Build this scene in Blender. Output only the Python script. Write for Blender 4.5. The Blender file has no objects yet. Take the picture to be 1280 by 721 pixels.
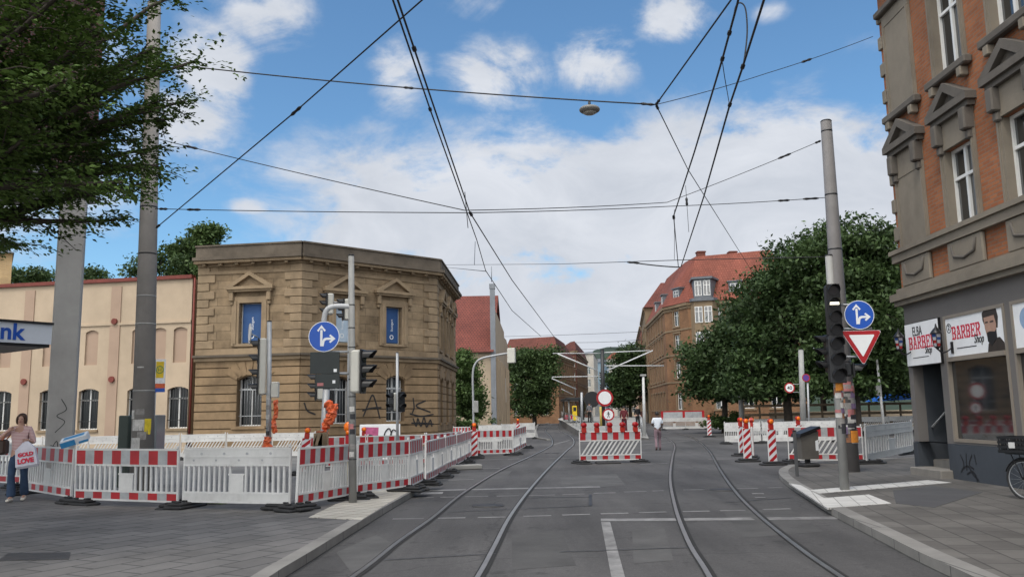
import bpy, bmesh, math, random
import numpy as np
from mathutils import Vector, Matrix
R = math.radians
S = bpy.context.scene
COL = S.collection

# ---------------------------------------------------------------- camera
CAMH, F, H0, ROLL = 1.75, 1060.0, 517.0, 0.018
PITCH = math.atan((H0 - 360.5) / F)
_F = Vector((0, math.cos(PITCH), math.sin(PITCH)))
_U0 = Vector((0, -math.sin(PITCH), math.cos(PITCH)))
_R0 = Vector((1, 0, 0))
_U = _U0 * math.cos(ROLL) + _R0 * math.sin(ROLL)
_R = _R0 * math.cos(ROLL) - _U0 * math.sin(ROLL)
CP = Vector((0, 0, CAMH))
cd = bpy.data.cameras.new('camera'); cam = bpy.data.objects.new('camera', cd); COL.objects.link(cam)
cd.sensor_width = 36; cd.lens = 36 * F / 1280; cd.clip_end = 5000; cd.clip_start = 0.1
m3 = Matrix((_R, _U, -_F)).transposed()
cam.matrix_world = Matrix.Translation(CP) @ m3.to_4x4()
S.camera = cam

# ---------------------------------------------------------------- survey helpers (photo measurements -> world points)
def ray(px, py):
    return (_F * F + _R * (px - 640) + _U * (360.5 - py)).normalized()
def G(px, py, z=0.0):                       # point on the horizontal plane z
    d = ray(px, py); t = (z - CAMH) / d.z
    return CP + d * t
def D(px, py, Y):                           # point at distance Y ahead
    d = ray(px, py); return CP + d * (Y / d.y)
def UZ(px, py, A, ang):                     # (u,z) on a vertical wall through A running in direction ang
    d = ray(px, py); n = Vector((-math.sin(ang), math.cos(ang), 0))
    t = (Vector((A[0], A[1], 0)) - CP).dot(n) / d.dot(n)
    p = CP + d * t
    return ((p.x - A[0]) * math.cos(ang) + (p.y - A[1]) * math.sin(ang), p.z)

# ---------------------------------------------------------------- world, sun, exposure
SUN_EL, SUN_AZ = R(58), R(215)              # high, behind and left, veiled by cloud
W = bpy.data.worlds.new('World'); S.world = W; W.use_nodes = True
nt = W.node_tree; nt.nodes.clear()
def N(tree, t, **kw):
    n = tree.nodes.new(t)
    for k, v in kw.items(): setattr(n, k, v)
    return n
def math_n(tree, op, a, b=None, c=None, clamp=False):
    n = N(tree, 'ShaderNodeMath', operation=op); n.use_clamp = clamp
    for i, v in enumerate((a, b, c)):
        if v is None: continue
        if isinstance(v, (int, float)): n.inputs[i].default_value = v
        else: tree.links.new(v, n.inputs[i])
    return n.outputs[0]
sky = N(nt, 'ShaderNodeTexSky', sky_type='NISHITA'); sky.sun_disc = False
sky.sun_elevation = SUN_EL; sky.sun_rotation = SUN_AZ; sky.altitude = 250; sky.air_density = 1.0; sky.dust_density = 0.5; sky.ozone_density = 2.0
tc = N(nt, 'ShaderNodeTexCoord')
sep = N(nt, 'ShaderNodeSeparateXYZ'); nt.links.new(tc.outputs['Generated'], sep.inputs[0])
X_, Y_, Z_ = sep.outputs
az = math_n(nt, 'ARCTAN2', X_, Y_)
el = math_n(nt, 'ARCSINE', Z_)
def fbm(vec, scale, detail, rough, dist=0.0):
    n = N(nt, 'ShaderNodeTexNoise'); n.noise_dimensions = '3D'
    n.inputs['Scale'].default_value = scale; n.inputs['Detail'].default_value = detail
    n.inputs['Roughness'].default_value = rough; n.inputs['Distortion'].default_value = dist
    nt.links.new(vec, n.inputs['Vector']); return n.outputs['Fac']
# stretch the cloud field vertically so that it lies in layers
cmb = N(nt, 'ShaderNodeCombineXYZ')
nt.links.new(X_, cmb.inputs[0]); nt.links.new(Y_, cmb.inputs[1]); nt.links.new(math_n(nt, 'MULTIPLY', Z_, 1.7), cmb.inputs[2])
n1 = fbm(cmb.outputs[0], 6.0, 9, 0.62, 0.5)
n2 = fbm(cmb.outputs[0], 13.0, 7, 0.6, 0.2)
def azel(px, py):
    d = ray(px, py); return math.atan2(d.x, d.y), math.asin(d.z)
CLOUDS = [  # direction of each cloud, its half widths, its thickness
 (325, 15, 62, 40, 1.05), (268, 85, 52, 62, 1.1), (238, 150, 48, 42, 1.0), (498, 100, 44, 48, .85), (625, 92, 72, 40, 1.1), (742, 78, 52, 40, 1.15),
 (845, 24, 60, 28, 1.1), (600, 8, 50, 22, .45), (958, 14, 30, 14, .5),
 (900, 260, 330, 95, 1.8), (660, 275, 300, 110, 1.2), (1060, 290, 230, 115, 1.3), (450, 225, 170, 36, .55), (310, 258, 34, 12, .75),
 (740, 400, 420, 70, 1.5), (1500, 150, 300, 200, .8), (-300, 120, 350, 160, .9), (430, 320, 120, 30, .5), (640, 500, 4000, 60, .9),
]
total = None
for (px, py, rx, ry, s) in CLOUDS:
    a0, e0 = azel(px, py)
    dx = math_n(nt, 'MULTIPLY', math_n(nt, 'SUBTRACT', az, a0), F / rx)
    dy = math_n(nt, 'MULTIPLY', math_n(nt, 'SUBTRACT', el, e0), F / ry)
    d2 = math_n(nt, 'ADD', math_n(nt, 'MULTIPLY', dx, dx), math_n(nt, 'MULTIPLY', dy, dy))
    g = math_n(nt, 'MULTIPLY', math_n(nt, 'EXPONENT', math_n(nt, 'MULTIPLY', d2, -0.9)), s)
    total = g if total is None else math_n(nt, 'MAXIMUM', total, g)
# behind the viewer: broken cloud
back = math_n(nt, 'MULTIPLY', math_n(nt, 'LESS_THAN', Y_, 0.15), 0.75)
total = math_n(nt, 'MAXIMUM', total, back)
amp = math_n(nt, 'ADD', math_n(nt, 'MINIMUM', total, 1.0), 0.22)
nz = math_n(nt, 'ADD', math_n(nt, 'MULTIPLY', math_n(nt, 'SUBTRACT', n1, 0.5), 2.5), math_n(nt, 'MULTIPLY', math_n(nt, 'SUBTRACT', n2, 0.5), 1.4))
dens = math_n(nt, 'ADD', total, math_n(nt, 'MULTIPLY', nz, amp))
mr = N(nt, 'ShaderNodeMapRange', interpolation_type='SMOOTHSTEP')
mr.inputs['From Min'].default_value = 0.22; mr.inputs['From Max'].default_value = 0.85
nt.links.new(dens, mr.inputs['Value'])
n3 = fbm(cmb.outputs[0], 6.5, 8, 0.6, 0.6)
shade = N(nt, 'ShaderNodeMapRange'); nt.links.new(n3, shade.inputs['Value'])
shade.inputs['From Min'].default_value = 0.3; shade.inputs['From Max'].default_value = 0.7
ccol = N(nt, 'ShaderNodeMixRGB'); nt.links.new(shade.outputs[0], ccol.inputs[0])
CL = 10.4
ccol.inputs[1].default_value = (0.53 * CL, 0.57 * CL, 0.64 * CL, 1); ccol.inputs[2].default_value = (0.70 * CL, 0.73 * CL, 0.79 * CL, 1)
tint = N(nt, 'ShaderNodeMixRGB', blend_type='MULTIPLY'); tint.inputs[0].default_value = 1
nt.links.new(sky.outputs[0], tint.inputs[1]); tint.inputs[2].default_value = (1.08, 1.44, 1.56, 1)
# cloud round the veiled sun (behind the viewer): brightness added to light street and facades
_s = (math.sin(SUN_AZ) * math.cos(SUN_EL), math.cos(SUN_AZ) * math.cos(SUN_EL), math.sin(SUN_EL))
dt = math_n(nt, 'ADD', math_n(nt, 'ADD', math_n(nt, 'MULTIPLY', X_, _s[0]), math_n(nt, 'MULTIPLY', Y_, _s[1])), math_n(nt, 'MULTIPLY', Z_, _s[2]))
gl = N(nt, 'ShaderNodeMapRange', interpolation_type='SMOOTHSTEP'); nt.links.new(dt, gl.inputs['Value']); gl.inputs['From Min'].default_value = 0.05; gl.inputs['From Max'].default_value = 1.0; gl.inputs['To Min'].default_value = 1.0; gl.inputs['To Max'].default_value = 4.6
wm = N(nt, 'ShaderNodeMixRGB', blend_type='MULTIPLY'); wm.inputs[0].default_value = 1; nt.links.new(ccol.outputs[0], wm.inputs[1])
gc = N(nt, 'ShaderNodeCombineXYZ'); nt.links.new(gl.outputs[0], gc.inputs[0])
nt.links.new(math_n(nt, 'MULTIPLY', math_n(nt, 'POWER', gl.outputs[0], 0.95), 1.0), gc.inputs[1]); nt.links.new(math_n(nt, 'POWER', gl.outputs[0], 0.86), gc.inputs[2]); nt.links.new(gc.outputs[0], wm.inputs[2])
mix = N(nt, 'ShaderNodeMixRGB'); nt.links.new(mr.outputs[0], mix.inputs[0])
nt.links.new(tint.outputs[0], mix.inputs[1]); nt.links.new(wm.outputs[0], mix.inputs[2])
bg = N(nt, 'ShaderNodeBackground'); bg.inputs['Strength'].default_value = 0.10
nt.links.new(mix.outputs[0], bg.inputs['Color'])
wo = N(nt, 'ShaderNodeOutputWorld'); nt.links.new(bg.outputs[0], wo.inputs['Surface'])

sd = bpy.data.lights.new('sun', 'SUN'); sd.energy = 1.5; sd.angle = R(12); sd.color = (1.0, 0.95, 0.88)
sun = bpy.data.objects.new('sun', sd); COL.objects.link(sun)
_sv = Vector((math.sin(SUN_AZ) * math.cos(SUN_EL), math.cos(SUN_AZ) * math.cos(SUN_EL), math.sin(SUN_EL)))
sun.rotation_euler = _sv.to_track_quat('Z', 'Y').to_euler()
S.view_settings.view_transform = 'Standard'; S.view_settings.look = 'None'
S.view_settings.exposure = 0.06; S.view_settings.gamma = 1; S.view_settings.use_curve_mapping = False

# ---------------------------------------------------------------- materials
MATS = {}
def mat(name, col, rough=0.7, var=0.12, scale=3.0, metal=0.0, bump=0.0, bscale=40.0, dirt=0.0, spec=0.4, emit=0.0):
    if name in MATS: return MATS[name]
    m = bpy.data.materials.new(name); MATS[name] = m; m.use_nodes = True
    t = m.node_tree; b = t.nodes['Principled BSDF']; L = t.links
    b.inputs['Roughness'].default_value = rough; b.inputs['Metallic'].default_value = metal
    b.inputs['Specular IOR Level'].default_value = spec
    c = tuple(col) + (1,)
    tcn = N(t, 'ShaderNodeTexCoord')
    no = N(t, 'ShaderNodeTexNoise'); no.inputs['Scale'].default_value = scale; no.inputs['Detail'].default_value = 6; no.inputs['Roughness'].default_value = .65
    oi = N(t, 'ShaderNodeObjectInfo'); om = N(t, 'ShaderNodeMath', operation='MULTIPLY'); L.new(oi.outputs['Random'], om.inputs[0]); om.inputs[1].default_value = 37.0   # every copy weathers differently
    va = N(t, 'ShaderNodeVectorMath', operation='ADD'); L.new(tcn.outputs['Object'], va.inputs[0]); L.new(om.outputs[0], va.inputs[1]); OC = va.outputs[0]
    L.new(OC, no.inputs['Vector'])
    cr = N(t, 'ShaderNodeMapRange'); L.new(no.outputs['Fac'], cr.inputs['Value'])
    cr.inputs['From Min'].default_value = .3; cr.inputs['From Max'].default_value = .7
    cr.inputs['To Min'].default_value = 1 - var; cr.inputs['To Max'].default_value = 1 + var
    mx = N(t, 'ShaderNodeMixRGB', blend_type='MULTIPLY'); mx.inputs[0].default_value = 1; mx.inputs[1].default_value = c
    L.new(cr.outputs[0], mx.inputs[2]); out = mx.outputs[0]
    if dirt > 0:
        n2 = N(t, 'ShaderNodeTexNoise'); n2.inputs['Scale'].default_value = scale * .45; n2.inputs['Detail'].default_value = 9; n2.inputs['Roughness'].default_value = .72
        mp = N(t, 'ShaderNodeMapping'); mp.inputs['Scale'].default_value = (1, 1, .45); L.new(OC, mp.inputs[0]); L.new(mp.outputs[0], n2.inputs['Vector'])
        d = N(t, 'ShaderNodeMapRange'); L.new(n2.outputs['Fac'], d.inputs['Value']); d.inputs['From Min'].default_value = .48; d.inputs['From Max'].default_value = .72
        d.inputs['To Max'].default_value = dirt
        m2 = N(t, 'ShaderNodeMixRGB'); L.new(d.outputs[0], m2.inputs[0]); L.new(out, m2.inputs[1]); m2.inputs[2].default_value = (c[0] * .32, c[1] * .3, c[2] * .3, 1); out = m2.outputs[0]
    L.new(out, b.inputs['Base Color'])
    if bump > 0:
        nb = N(t, 'ShaderNodeTexNoise'); nb.inputs['Scale'].default_value = bscale; nb.inputs['Detail'].default_value = 4; L.new(tcn.outputs['Object'], nb.inputs['Vector'])
        bp = N(t, 'ShaderNodeBump'); bp.inputs['Strength'].default_value = bump; bp.inputs['Distance'].default_value = .01
        L.new(nb.outputs['Fac'], bp.inputs['Height']); L.new(bp.outputs[0], b.inputs['Normal'])
    if emit > 0:
        b.inputs['Emission Color'].default_value = c; b.inputs['Emission Strength'].default_value = emit
    return m
def brick(name, c1, c2, cm, w, h, mortar, rough=.85, off=.5, bump=.5, var=.2, dirt=.3, rot=0.0, bias=0.0, dscale=.6):
    if name in MATS: return MATS[name]
    m = bpy.data.materials.new(name); MATS[name] = m; m.use_nodes = True
    t = m.node_tree; b = t.nodes['Principled BSDF']; L = t.links; b.inputs['Roughness'].default_value = rough; b.inputs['Specular IOR Level'].default_value = .3
    uv = N(t, 'ShaderNodeUVMap'); mp = N(t, 'ShaderNodeMapping'); mp.inputs['Rotation'].default_value = (0, 0, rot); L.new(uv.outputs[0], mp.inputs[0])
    br = N(t, 'ShaderNodeTexBrick'); L.new(mp.outputs[0], br.inputs['Vector']); br.offset = off
    br.inputs['Color1'].default_value = (*c1, 1); br.inputs['Color2'].default_value = (*c2, 1); br.inputs['Mortar'].default_value = (*cm, 1)
    br.inputs['Scale'].default_value = 1; br.inputs['Mortar Size'].default_value = mortar; br.inputs['Brick Width'].default_value = w; br.inputs['Row Height'].default_value = h; br.inputs['Bias'].default_value = bias
    br.inputs['Mortar Smooth'].default_value = .2
    no = N(t, 'ShaderNodeTexNoise'); no.inputs['Scale'].default_value = dscale; no.inputs['Detail'].default_value = 9; no.inputs['Roughness'].default_value = .7; L.new(uv.outputs[0], no.inputs['Vector'])
    cr = N(t, 'ShaderNodeMapRange'); L.new(no.outputs['Fac'], cr.inputs['Value']); cr.inputs['From Min'].default_value = .3; cr.inputs['From Max'].default_value = .7
    cr.inputs['To Min'].default_value = 1 - var - dirt * .5; cr.inputs['To Max'].default_value = 1 + var
    mx = N(t, 'ShaderNodeMixRGB', blend_type='MULTIPLY'); mx.inputs[0].default_value = 1; L.new(br.outputs['Color'], mx.inputs[1]); L.new(cr.outputs[0], mx.inputs[2])
    L.new(mx.outputs[0], b.inputs['Base Color'])
    bp = N(t, 'ShaderNodeBump'); bp.inputs['Strength'].default_value = bump; bp.inputs['Distance'].default_value = .012; bp.invert = True
    L.new(br.outputs['Fac'], bp.inputs['Height']); L.new(bp.outputs[0], b.inputs['Normal'])
    return m
def leafmat(name, ca, cb):
    m = bpy.data.materials.new(name); m.use_nodes = True; t = m.node_tree; L = t.links; b = t.nodes['Principled BSDF']
    b.inputs['Roughness'].default_value = .55; b.inputs['Specular IOR Level'].default_value = .25
    g = N(t, 'ShaderNodeNewGeometry'); mx = N(t, 'ShaderNodeMixRGB'); L.new(g.outputs['Random Per Island'], mx.inputs[0])
    mx.inputs[1].default_value = (*ca, 1); mx.inputs[2].default_value = (*cb, 1)
    tcn = N(t, 'ShaderNodeTexCoord'); no = N(t, 'ShaderNodeTexNoise'); no.inputs['Scale'].default_value = .55; no.inputs['Detail'].default_value = 4; L.new(tcn.outputs['Object'], no.inputs['Vector'])
    cr = N(t, 'ShaderNodeMapRange'); L.new(no.outputs['Fac'], cr.inputs['Value']); cr.inputs['From Min'].default_value = .3; cr.inputs['From Max'].default_value = .7; cr.inputs['To Min'].default_value = .6; cr.inputs['To Max'].default_value = 1.45
    m2 = N(t, 'ShaderNodeMixRGB', blend_type='MULTIPLY'); m2.inputs[0].default_value = 1; L.new(mx.outputs[0], m2.inputs[1]); L.new(cr.outputs[0], m2.inputs[2])
    L.new(m2.outputs[0], b.inputs['Base Color'])
    tr = N(t, 'ShaderNodeBsdfTranslucent'); L.new(m2.outputs[0], tr.inputs[0])
    ms = N(t, 'ShaderNodeMixShader'); ms.inputs[0].default_value = .22; L.new(b.outputs[0], ms.inputs[1]); L.new(tr.outputs[0], ms.inputs[2])
    L.new(ms.outputs[0], t.nodes['Material Output'].inputs[0]); return m

# ---------------------------------------------------------------- mesh builder
class MB:
    def __init__(s, *mats): s.v = []; s.f = []; s.mi = []; s.m = list(mats); s.cur = 0; s.M = None; s.sm = []; s.smooth = False
    def use(s, m):
        if m not in s.m: s.m.append(m)
        s.cur = s.m.index(m); return s
    def add(s, vs, fs):
        o = len(s.v)
        for p in vs:
            p = Vector(p); s.v.append(tuple(s.M @ p) if s.M else tuple(p))
        for f in fs: s.f.append(tuple(i + o for i in f)); s.mi.append(s.cur); s.sm.append(s.smooth)
        return s
    def box(s, x0, x1, y0, y1, z0, z1):
        if x0 > x1: x0, x1 = x1, x0
        if y0 > y1: y0, y1 = y1, y0
        if z0 > z1: z0, z1 = z1, z0
        return s.add([(x0,y0,z0),(x1,y0,z0),(x1,y1,z0),(x0,y1,z0),(x0,y0,z1),(x1,y0,z1),(x1,y1,z1),(x0,y1,z1)],
              [(3,2,1,0),(4,5,6,7),(0,1,5,4),(1,2,6,5),(2,3,7,6),(3,0,4,7)])
    def cbox(s, x0, x1, y0, y1, z0, z1, c=.01):       # chamfered box
        def ring(z, i): return [(x0+i+c,y0+i,z),(x1-i-c,y0+i,z),(x1-i,y0+i+c,z),(x1-i,y1-i-c,z),(x1-i-c,y1-i,z),(x0+i+c,y1-i,z),(x0+i,y1-i-c,z),(x0+i,y0+i+c,z)]
        rs = [ring(z0, c), ring(z0 + c, 0), ring(z1 - c, 0), ring(z1, c)]
        fs = [tuple(reversed(range(8))), tuple(range(24, 32))]
        for k in range(3):
            for i in range(8): fs.append((k*8+i, k*8+(i+1)%8, k*8+8+(i+1)%8, k*8+8+i))
        return s.add(sum(rs, []), fs)
    def quad(s, a, b, c, d): return s.add([a, b, c, d], [(0, 1, 2, 3)])
    def poly_xy(s, pts, z): return s.add([(p[0], p[1], z) for p in pts], [tuple(range(len(pts)))])
    def prism(s, pts, z0, z1):                        # outline in x,y
        n = len(pts)
        a = sum(pts[i][0]*pts[(i+1)%n][1]-pts[(i+1)%n][0]*pts[i][1] for i in range(n))
        if a < 0: pts = list(reversed(pts))
        return s.add([(p[0],p[1],z0) for p in pts]+[(p[0],p[1],z1) for p in pts],
              [tuple(reversed(range(n))), tuple(range(n,2*n))]+[(i,(i+1)%n,n+(i+1)%n,n+i) for i in range(n)])
    def slab(s, pts, y0, y1):                         # outline in x,z, thickness along y
        n = len(pts)
        a = sum(pts[i][0]*pts[(i+1)%n][1]-pts[(i+1)%n][0]*pts[i][1] for i in range(n))
        if a < 0: pts = list(reversed(pts))
        return s.add([(p[0],y0,p[1]) for p in pts]+[(p[0],y1,p[1]) for p in pts],
              [tuple(range(n)), tuple(reversed(range(n,2*n)))]+[(i,n+i,n+(i+1)%n,(i+1)%n) for i in range(n)])
    def tube(s, pts, r, seg=8, cap=True):
        pts = [Vector(p) for p in pts]; n = len(pts)
        rr = r if isinstance(r, (list, tuple)) else [r] * n
        vs = []; fs = []; up = None
        for i, p in enumerate(pts):
            t = (pts[min(i+1,n-1)] - pts[max(i-1,0)])
            if t.length < 1e-9: t = Vector((0,0,1))
            t.normalize()
            if up is None: up = t.orthogonal().normalized()
            up = (up - t * up.dot(t));
            if up.length < 1e-6: up = t.orthogonal()
            up.normalize(); w = t.cross(up)
            for k in range(seg):
                a = 2*math.pi*k/seg; vs.append(p + (up*math.cos(a) + w*math.sin(a)) * rr[i])
        for i in range(n-1):
            for k in range(seg):
                fs.append((i*seg+k, i*seg+(k+1)%seg, (i+1)*seg+(k+1)%seg, (i+1)*seg+k))
        if cap: fs.append(tuple(reversed(range(seg)))); fs.append(tuple(range((n-1)*seg, n*seg)))
        sm = s.smooth; s.smooth = True; s.add(vs, fs); s.smooth = sm; return s
    def ell(s, c, rx, ry, rz, seg=16, rings=10, z0=-1, z1=1):
        vs = []; fs = []
        for i in range(rings+1):
            ph = -math.pi/2 + math.pi*i/rings
            for k in range(seg):
                a = 2*math.pi*k/seg
                vs.append((c[0]+rx*math.cos(ph)*math.cos(a), c[1]+ry*math.cos(ph)*math.sin(a), c[2]+rz*max(z0,min(z1,math.sin(ph)))))
        for i in range(rings):
            for k in range(seg): fs.append((i*seg+k, i*seg+(k+1)%seg, (i+1)*seg+(k+1)%seg, (i+1)*seg+k))
        sm = s.smooth; s.smooth = True; s.add(vs, fs); s.smooth = sm; return s
    def disc(s, c, r, y0, y1, seg=32, rin=0, a0=0, sx=1):   # disc facing -y in x,z
        if rin == 0: return s.slab([(c[0]+sx*r*math.cos(2*math.pi*k/seg+a0), c[1]+r*math.sin(2*math.pi*k/seg+a0)) for k in range(seg)], y0, y1)
        vs = []; fs = []
        for k in range(seg):
            a = 2*math.pi*k/seg; ca, sa = math.cos(a), math.sin(a)
            vs += [(c[0]+r*ca,y0,c[1]+r*sa),(c[0]+rin*ca,y0,c[1]+rin*sa),(c[0]+rin*ca,y1,c[1]+rin*sa),(c[0]+r*ca,y1,c[1]+r*sa)]
        for k in range(seg):
            i = 4*k; j = 4*((k+1)%seg)
            fs += [(i,i+1,j+1,j),(i+1,i+2,j+2,j+1),(i+2,i+3,j+3,j+2),(i+3,i,j,j+3)]
        return s.add(vs, fs)
    def build(s, name, parent=None, bevel=0):
        me = bpy.data.meshes.new(name); me.from_pydata(s.v, [], s.f)
        for m in s.m: me.materials.append(m)
        me.polygons.foreach_set('material_index', s.mi); me.polygons.foreach_set('use_smooth', s.sm)
        uv = me.uv_layers.new(name='UVMap'); d = []
        V = me.vertices
        for p in me.polygons:
            n = p.normal
            if abs(n.z) > .75: d += [c for i in p.vertices for c in (V[i].co.x, V[i].co.y)]
            else:
                h = math.hypot(n.x, n.y) or 1; tx, ty = -n.y/h, n.x/h
                d += [c for i in p.vertices for c in (V[i].co.x*tx+V[i].co.y*ty, V[i].co.z)]
        uv.data.foreach_set('uv', d); me.update()
        o = bpy.data.objects.new(name, me); COL.objects.link(o)
        if parent: o.parent = parent
        if bevel:
            b = o.modifiers.new('bevel', 'BEVEL'); b.width = bevel; b.segments = 2; b.limit_method = 'ANGLE'
        return o
def tag(o, label=None, cat=None, group=None, kind=None):
    if label: o['label'] = label
    if cat: o['category'] = cat
    if group: o['group'] = group
    if kind: o['kind'] = kind
    return o
def thing(name, label, cat, loc=(0,0,0), rz=0, group=None):
    o = bpy.data.objects.new(name, None); COL.objects.link(o); o.location = loc; o.rotation_euler = (0, 0, rz); o.empty_display_size = .2
    return tag(o, label, cat, group)
KIDS = {}
def copy_tree(o, parent=None):
    c = o.copy(); COL.objects.link(c)
    if parent: c.parent = parent
    for ch in [x for x in bpy.data.objects if x.parent == o]: copy_tree(ch, c)
    return c
def text(body, size, m, parent, loc, rot, name='lettering', ext=.003, sx=1.0, align='LEFT', bold=0.0, shear=0.0):
    cu = bpy.data.curves.new('t', 'FONT'); cu.body = body; cu.size = size; cu.extrude = ext; cu.align_x = align; cu.offset = bold; cu.shear = shear
    o = bpy.data.objects.new('t', cu); COL.objects.link(o)
    dg = bpy.context.evaluated_depsgraph_get(); me = bpy.data.meshes.new_from_object(o.evaluated_get(dg))
    bpy.data.objects.remove(o); me.materials.clear(); me.materials.append(m)
    q = bpy.data.objects.new(name, me); COL.objects.link(q); q.parent = parent; q.location = loc; q.rotation_euler = rot; q.scale = (sx, 1, 1)
    return q
def skin(name, verts, edges, rad, m, parent, sub=2, root=0):
    me = bpy.data.meshes.new(name); me.from_pydata([tuple(v) for v in verts], edges, [])
    o = bpy.data.objects.new(name, me); COL.objects.link(o)
    sk = o.modifiers.new('s', 'SKIN'); sk.use_smooth_shade = True
    for i, r in enumerate(rad):
        r = r if isinstance(r, tuple) else (r, r); me.skin_vertices[0].data[i].radius = r
        me.skin_vertices[0].data[i].use_root = (i == root)
    ss = o.modifiers.new('u', 'SUBSURF'); ss.levels = sub; ss.render_levels = sub
    dg = bpy.context.evaluated_depsgraph_get(); m2 = bpy.data.meshes.new_from_object(o.evaluated_get(dg))
    bpy.data.objects.remove(o); m2.materials.clear(); m2.materials.append(m)
    for p in m2.polygons: p.use_smooth = True
    q = bpy.data.objects.new(name, m2); COL.objects.link(q); q.parent = parent; return q
def crom(pts, n=8):                                   # smooth curve through points
    P = [Vector(p) for p in pts]; P = [P[0]*2-P[1]] + P + [P[-1]*2-P[-2]]; out = []
    for i in range(1, len(P)-2):
        for k in range(n):
            t = k/n; a,b,c,d = P[i-1],P[i],P[i+1],P[i+2]
            out.append(.5*((2*b)+(c-a)*t+(2*a-5*b+4*c-d)*t*t+(3*b-3*c+d-a)*t**3))
    out.append(P[-2]); return out

# palette
M_asph = mat('asphalt', (.068,.067,.07), .9, .25, .35, bump=.4, bscale=90, dirt=.35)
M_asph2 = mat('light_asphalt', (.13,.128,.125), .9, .25, .6, bump=.3, bscale=90, dirt=.3)
M_white = mat('barrier_white', (.60,.595,.58), .5, .12, 2.2, dirt=.42)
M_dwhite = mat('dirty_white', (.50,.50,.49), .55, .12, 4, dirt=.35)
M_red = mat('signal_red', (.36,.012,.018), .45, .2, 3, dirt=.3)
M_silver = mat('reflective_silver', (.36,.37,.38), .4, .2, 4, dirt=.35)
M_refw = mat('reflective_white', (.62,.63,.65), .4, .08, 6)
M_rubber = mat('black_rubber', (.025,.025,.026), .8, .25, 9, bump=.5, bscale=30)
M_galv = mat('galvanised', (.34,.35,.36), .5, .12, 3, metal=.35, dirt=.2)
M_polegrey = mat('pole_grey', (.27,.27,.26), .6, .12, 3, dirt=.35)
M_dark = mat('dark_metal', (.018,.019,.021), .45, .15, 5)
M_black = mat('black_plastic', (.012,.012,.013), .4, .15, 5)
M_sigw = mat('signal_cream', (.52,.51,.46), .5, .06, 4, dirt=.2)
M_amber = mat('amber_lens', (.75,.16,.01), .25, .1, 8)
M_rlens = mat('red_lens', (.30,.008,.012), .2, .1, 8)
M_orange = mat('orange_wrap', (.55,.10,.03), .4, .2, 7, bump=.8, bscale=14)
M_blue = mat('sign_blue', (.015,.085,.42), .35, .05, 5)
M_wh = mat('sign_white', (.74,.75,.76), .35, .04, 5)
M_glass = mat('window_glass', (.012,.015,.018), .05, .1, 2, spec=.7); MATS['window_glass'].node_tree.nodes['Principled BSDF'].inputs['IOR'].default_value = 1.9
M_glassd = mat('window_glass_dull', (.014,.017,.020), .15, .1, 2, spec=.4)
M_frame = mat('window_white', (.66,.66,.64), .5, .06, 4)
M_wire = mat('wire_black', (.015,.015,.016), .5, .1, 3)
M_rail = mat('rail_steel', (.26,.25,.24), .30, .2, 2.0, metal=.7)
M_groove = mat('rail_groove', (.018,.017,.016), .9, .2, 5)
M_yellow = mat('yellow', (.68,.47,.02), .5, .1, 5)
M_wood = mat('weathered_wood', (.16,.12,.08), .85, .25, 6)

# ================================================================ SETTING: ground, road, pavements, tracks
def strip(mb, pts, wl, wr, z, zfun=None):             # flat ribbon along a polyline
    P = [Vector((p[0], p[1], 0)) for p in pts]; vs = []
    for i, p in enumerate(P):
        t = (P[min(i+1, len(P)-1)] - P[max(i-1, 0)]).normalized(); n = Vector((-t.y, t.x, 0))
        zz = z if zfun is None else zfun(i)
        a = p + n*wl; b = p - n*wr; vs += [(a.x, a.y, zz), (b.x, b.y, zz)]
    mb.add(vs, [(2*i, 2*i+1, 2*i+3, 2*i+2) for i in range(len(P)-1)])
def ribbon(mb, pts, wl, wr, z0, z1):                  # solid ribbon
    P = [Vector((p[0], p[1], 0)) for p in pts]; vs = []; n_ = len(P)
    for i, p in enumerate(P):
        t = (P[min(i+1, n_-1)] - P[max(i-1, 0)]).normalized(); n = Vector((-t.y, t.x, 0))
        a = p + n*wl; b = p - n*wr; vs += [(a.x,a.y,z0),(a.x,a.y,z1),(b.x,b.y,z1),(b.x,b.y,z0)]
    fs = []
    for i in range(n_-1):
        k = 4*i
        for j in range(4): fs.append((k+j, k+(j+1)%4, k+4+(j+1)%4, k+4+j))
    fs += [(3,2,1,0), (4*n_-4,4*n_-3,4*n_-2,4*n_-1)]
    mb.add(vs, fs)
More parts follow.
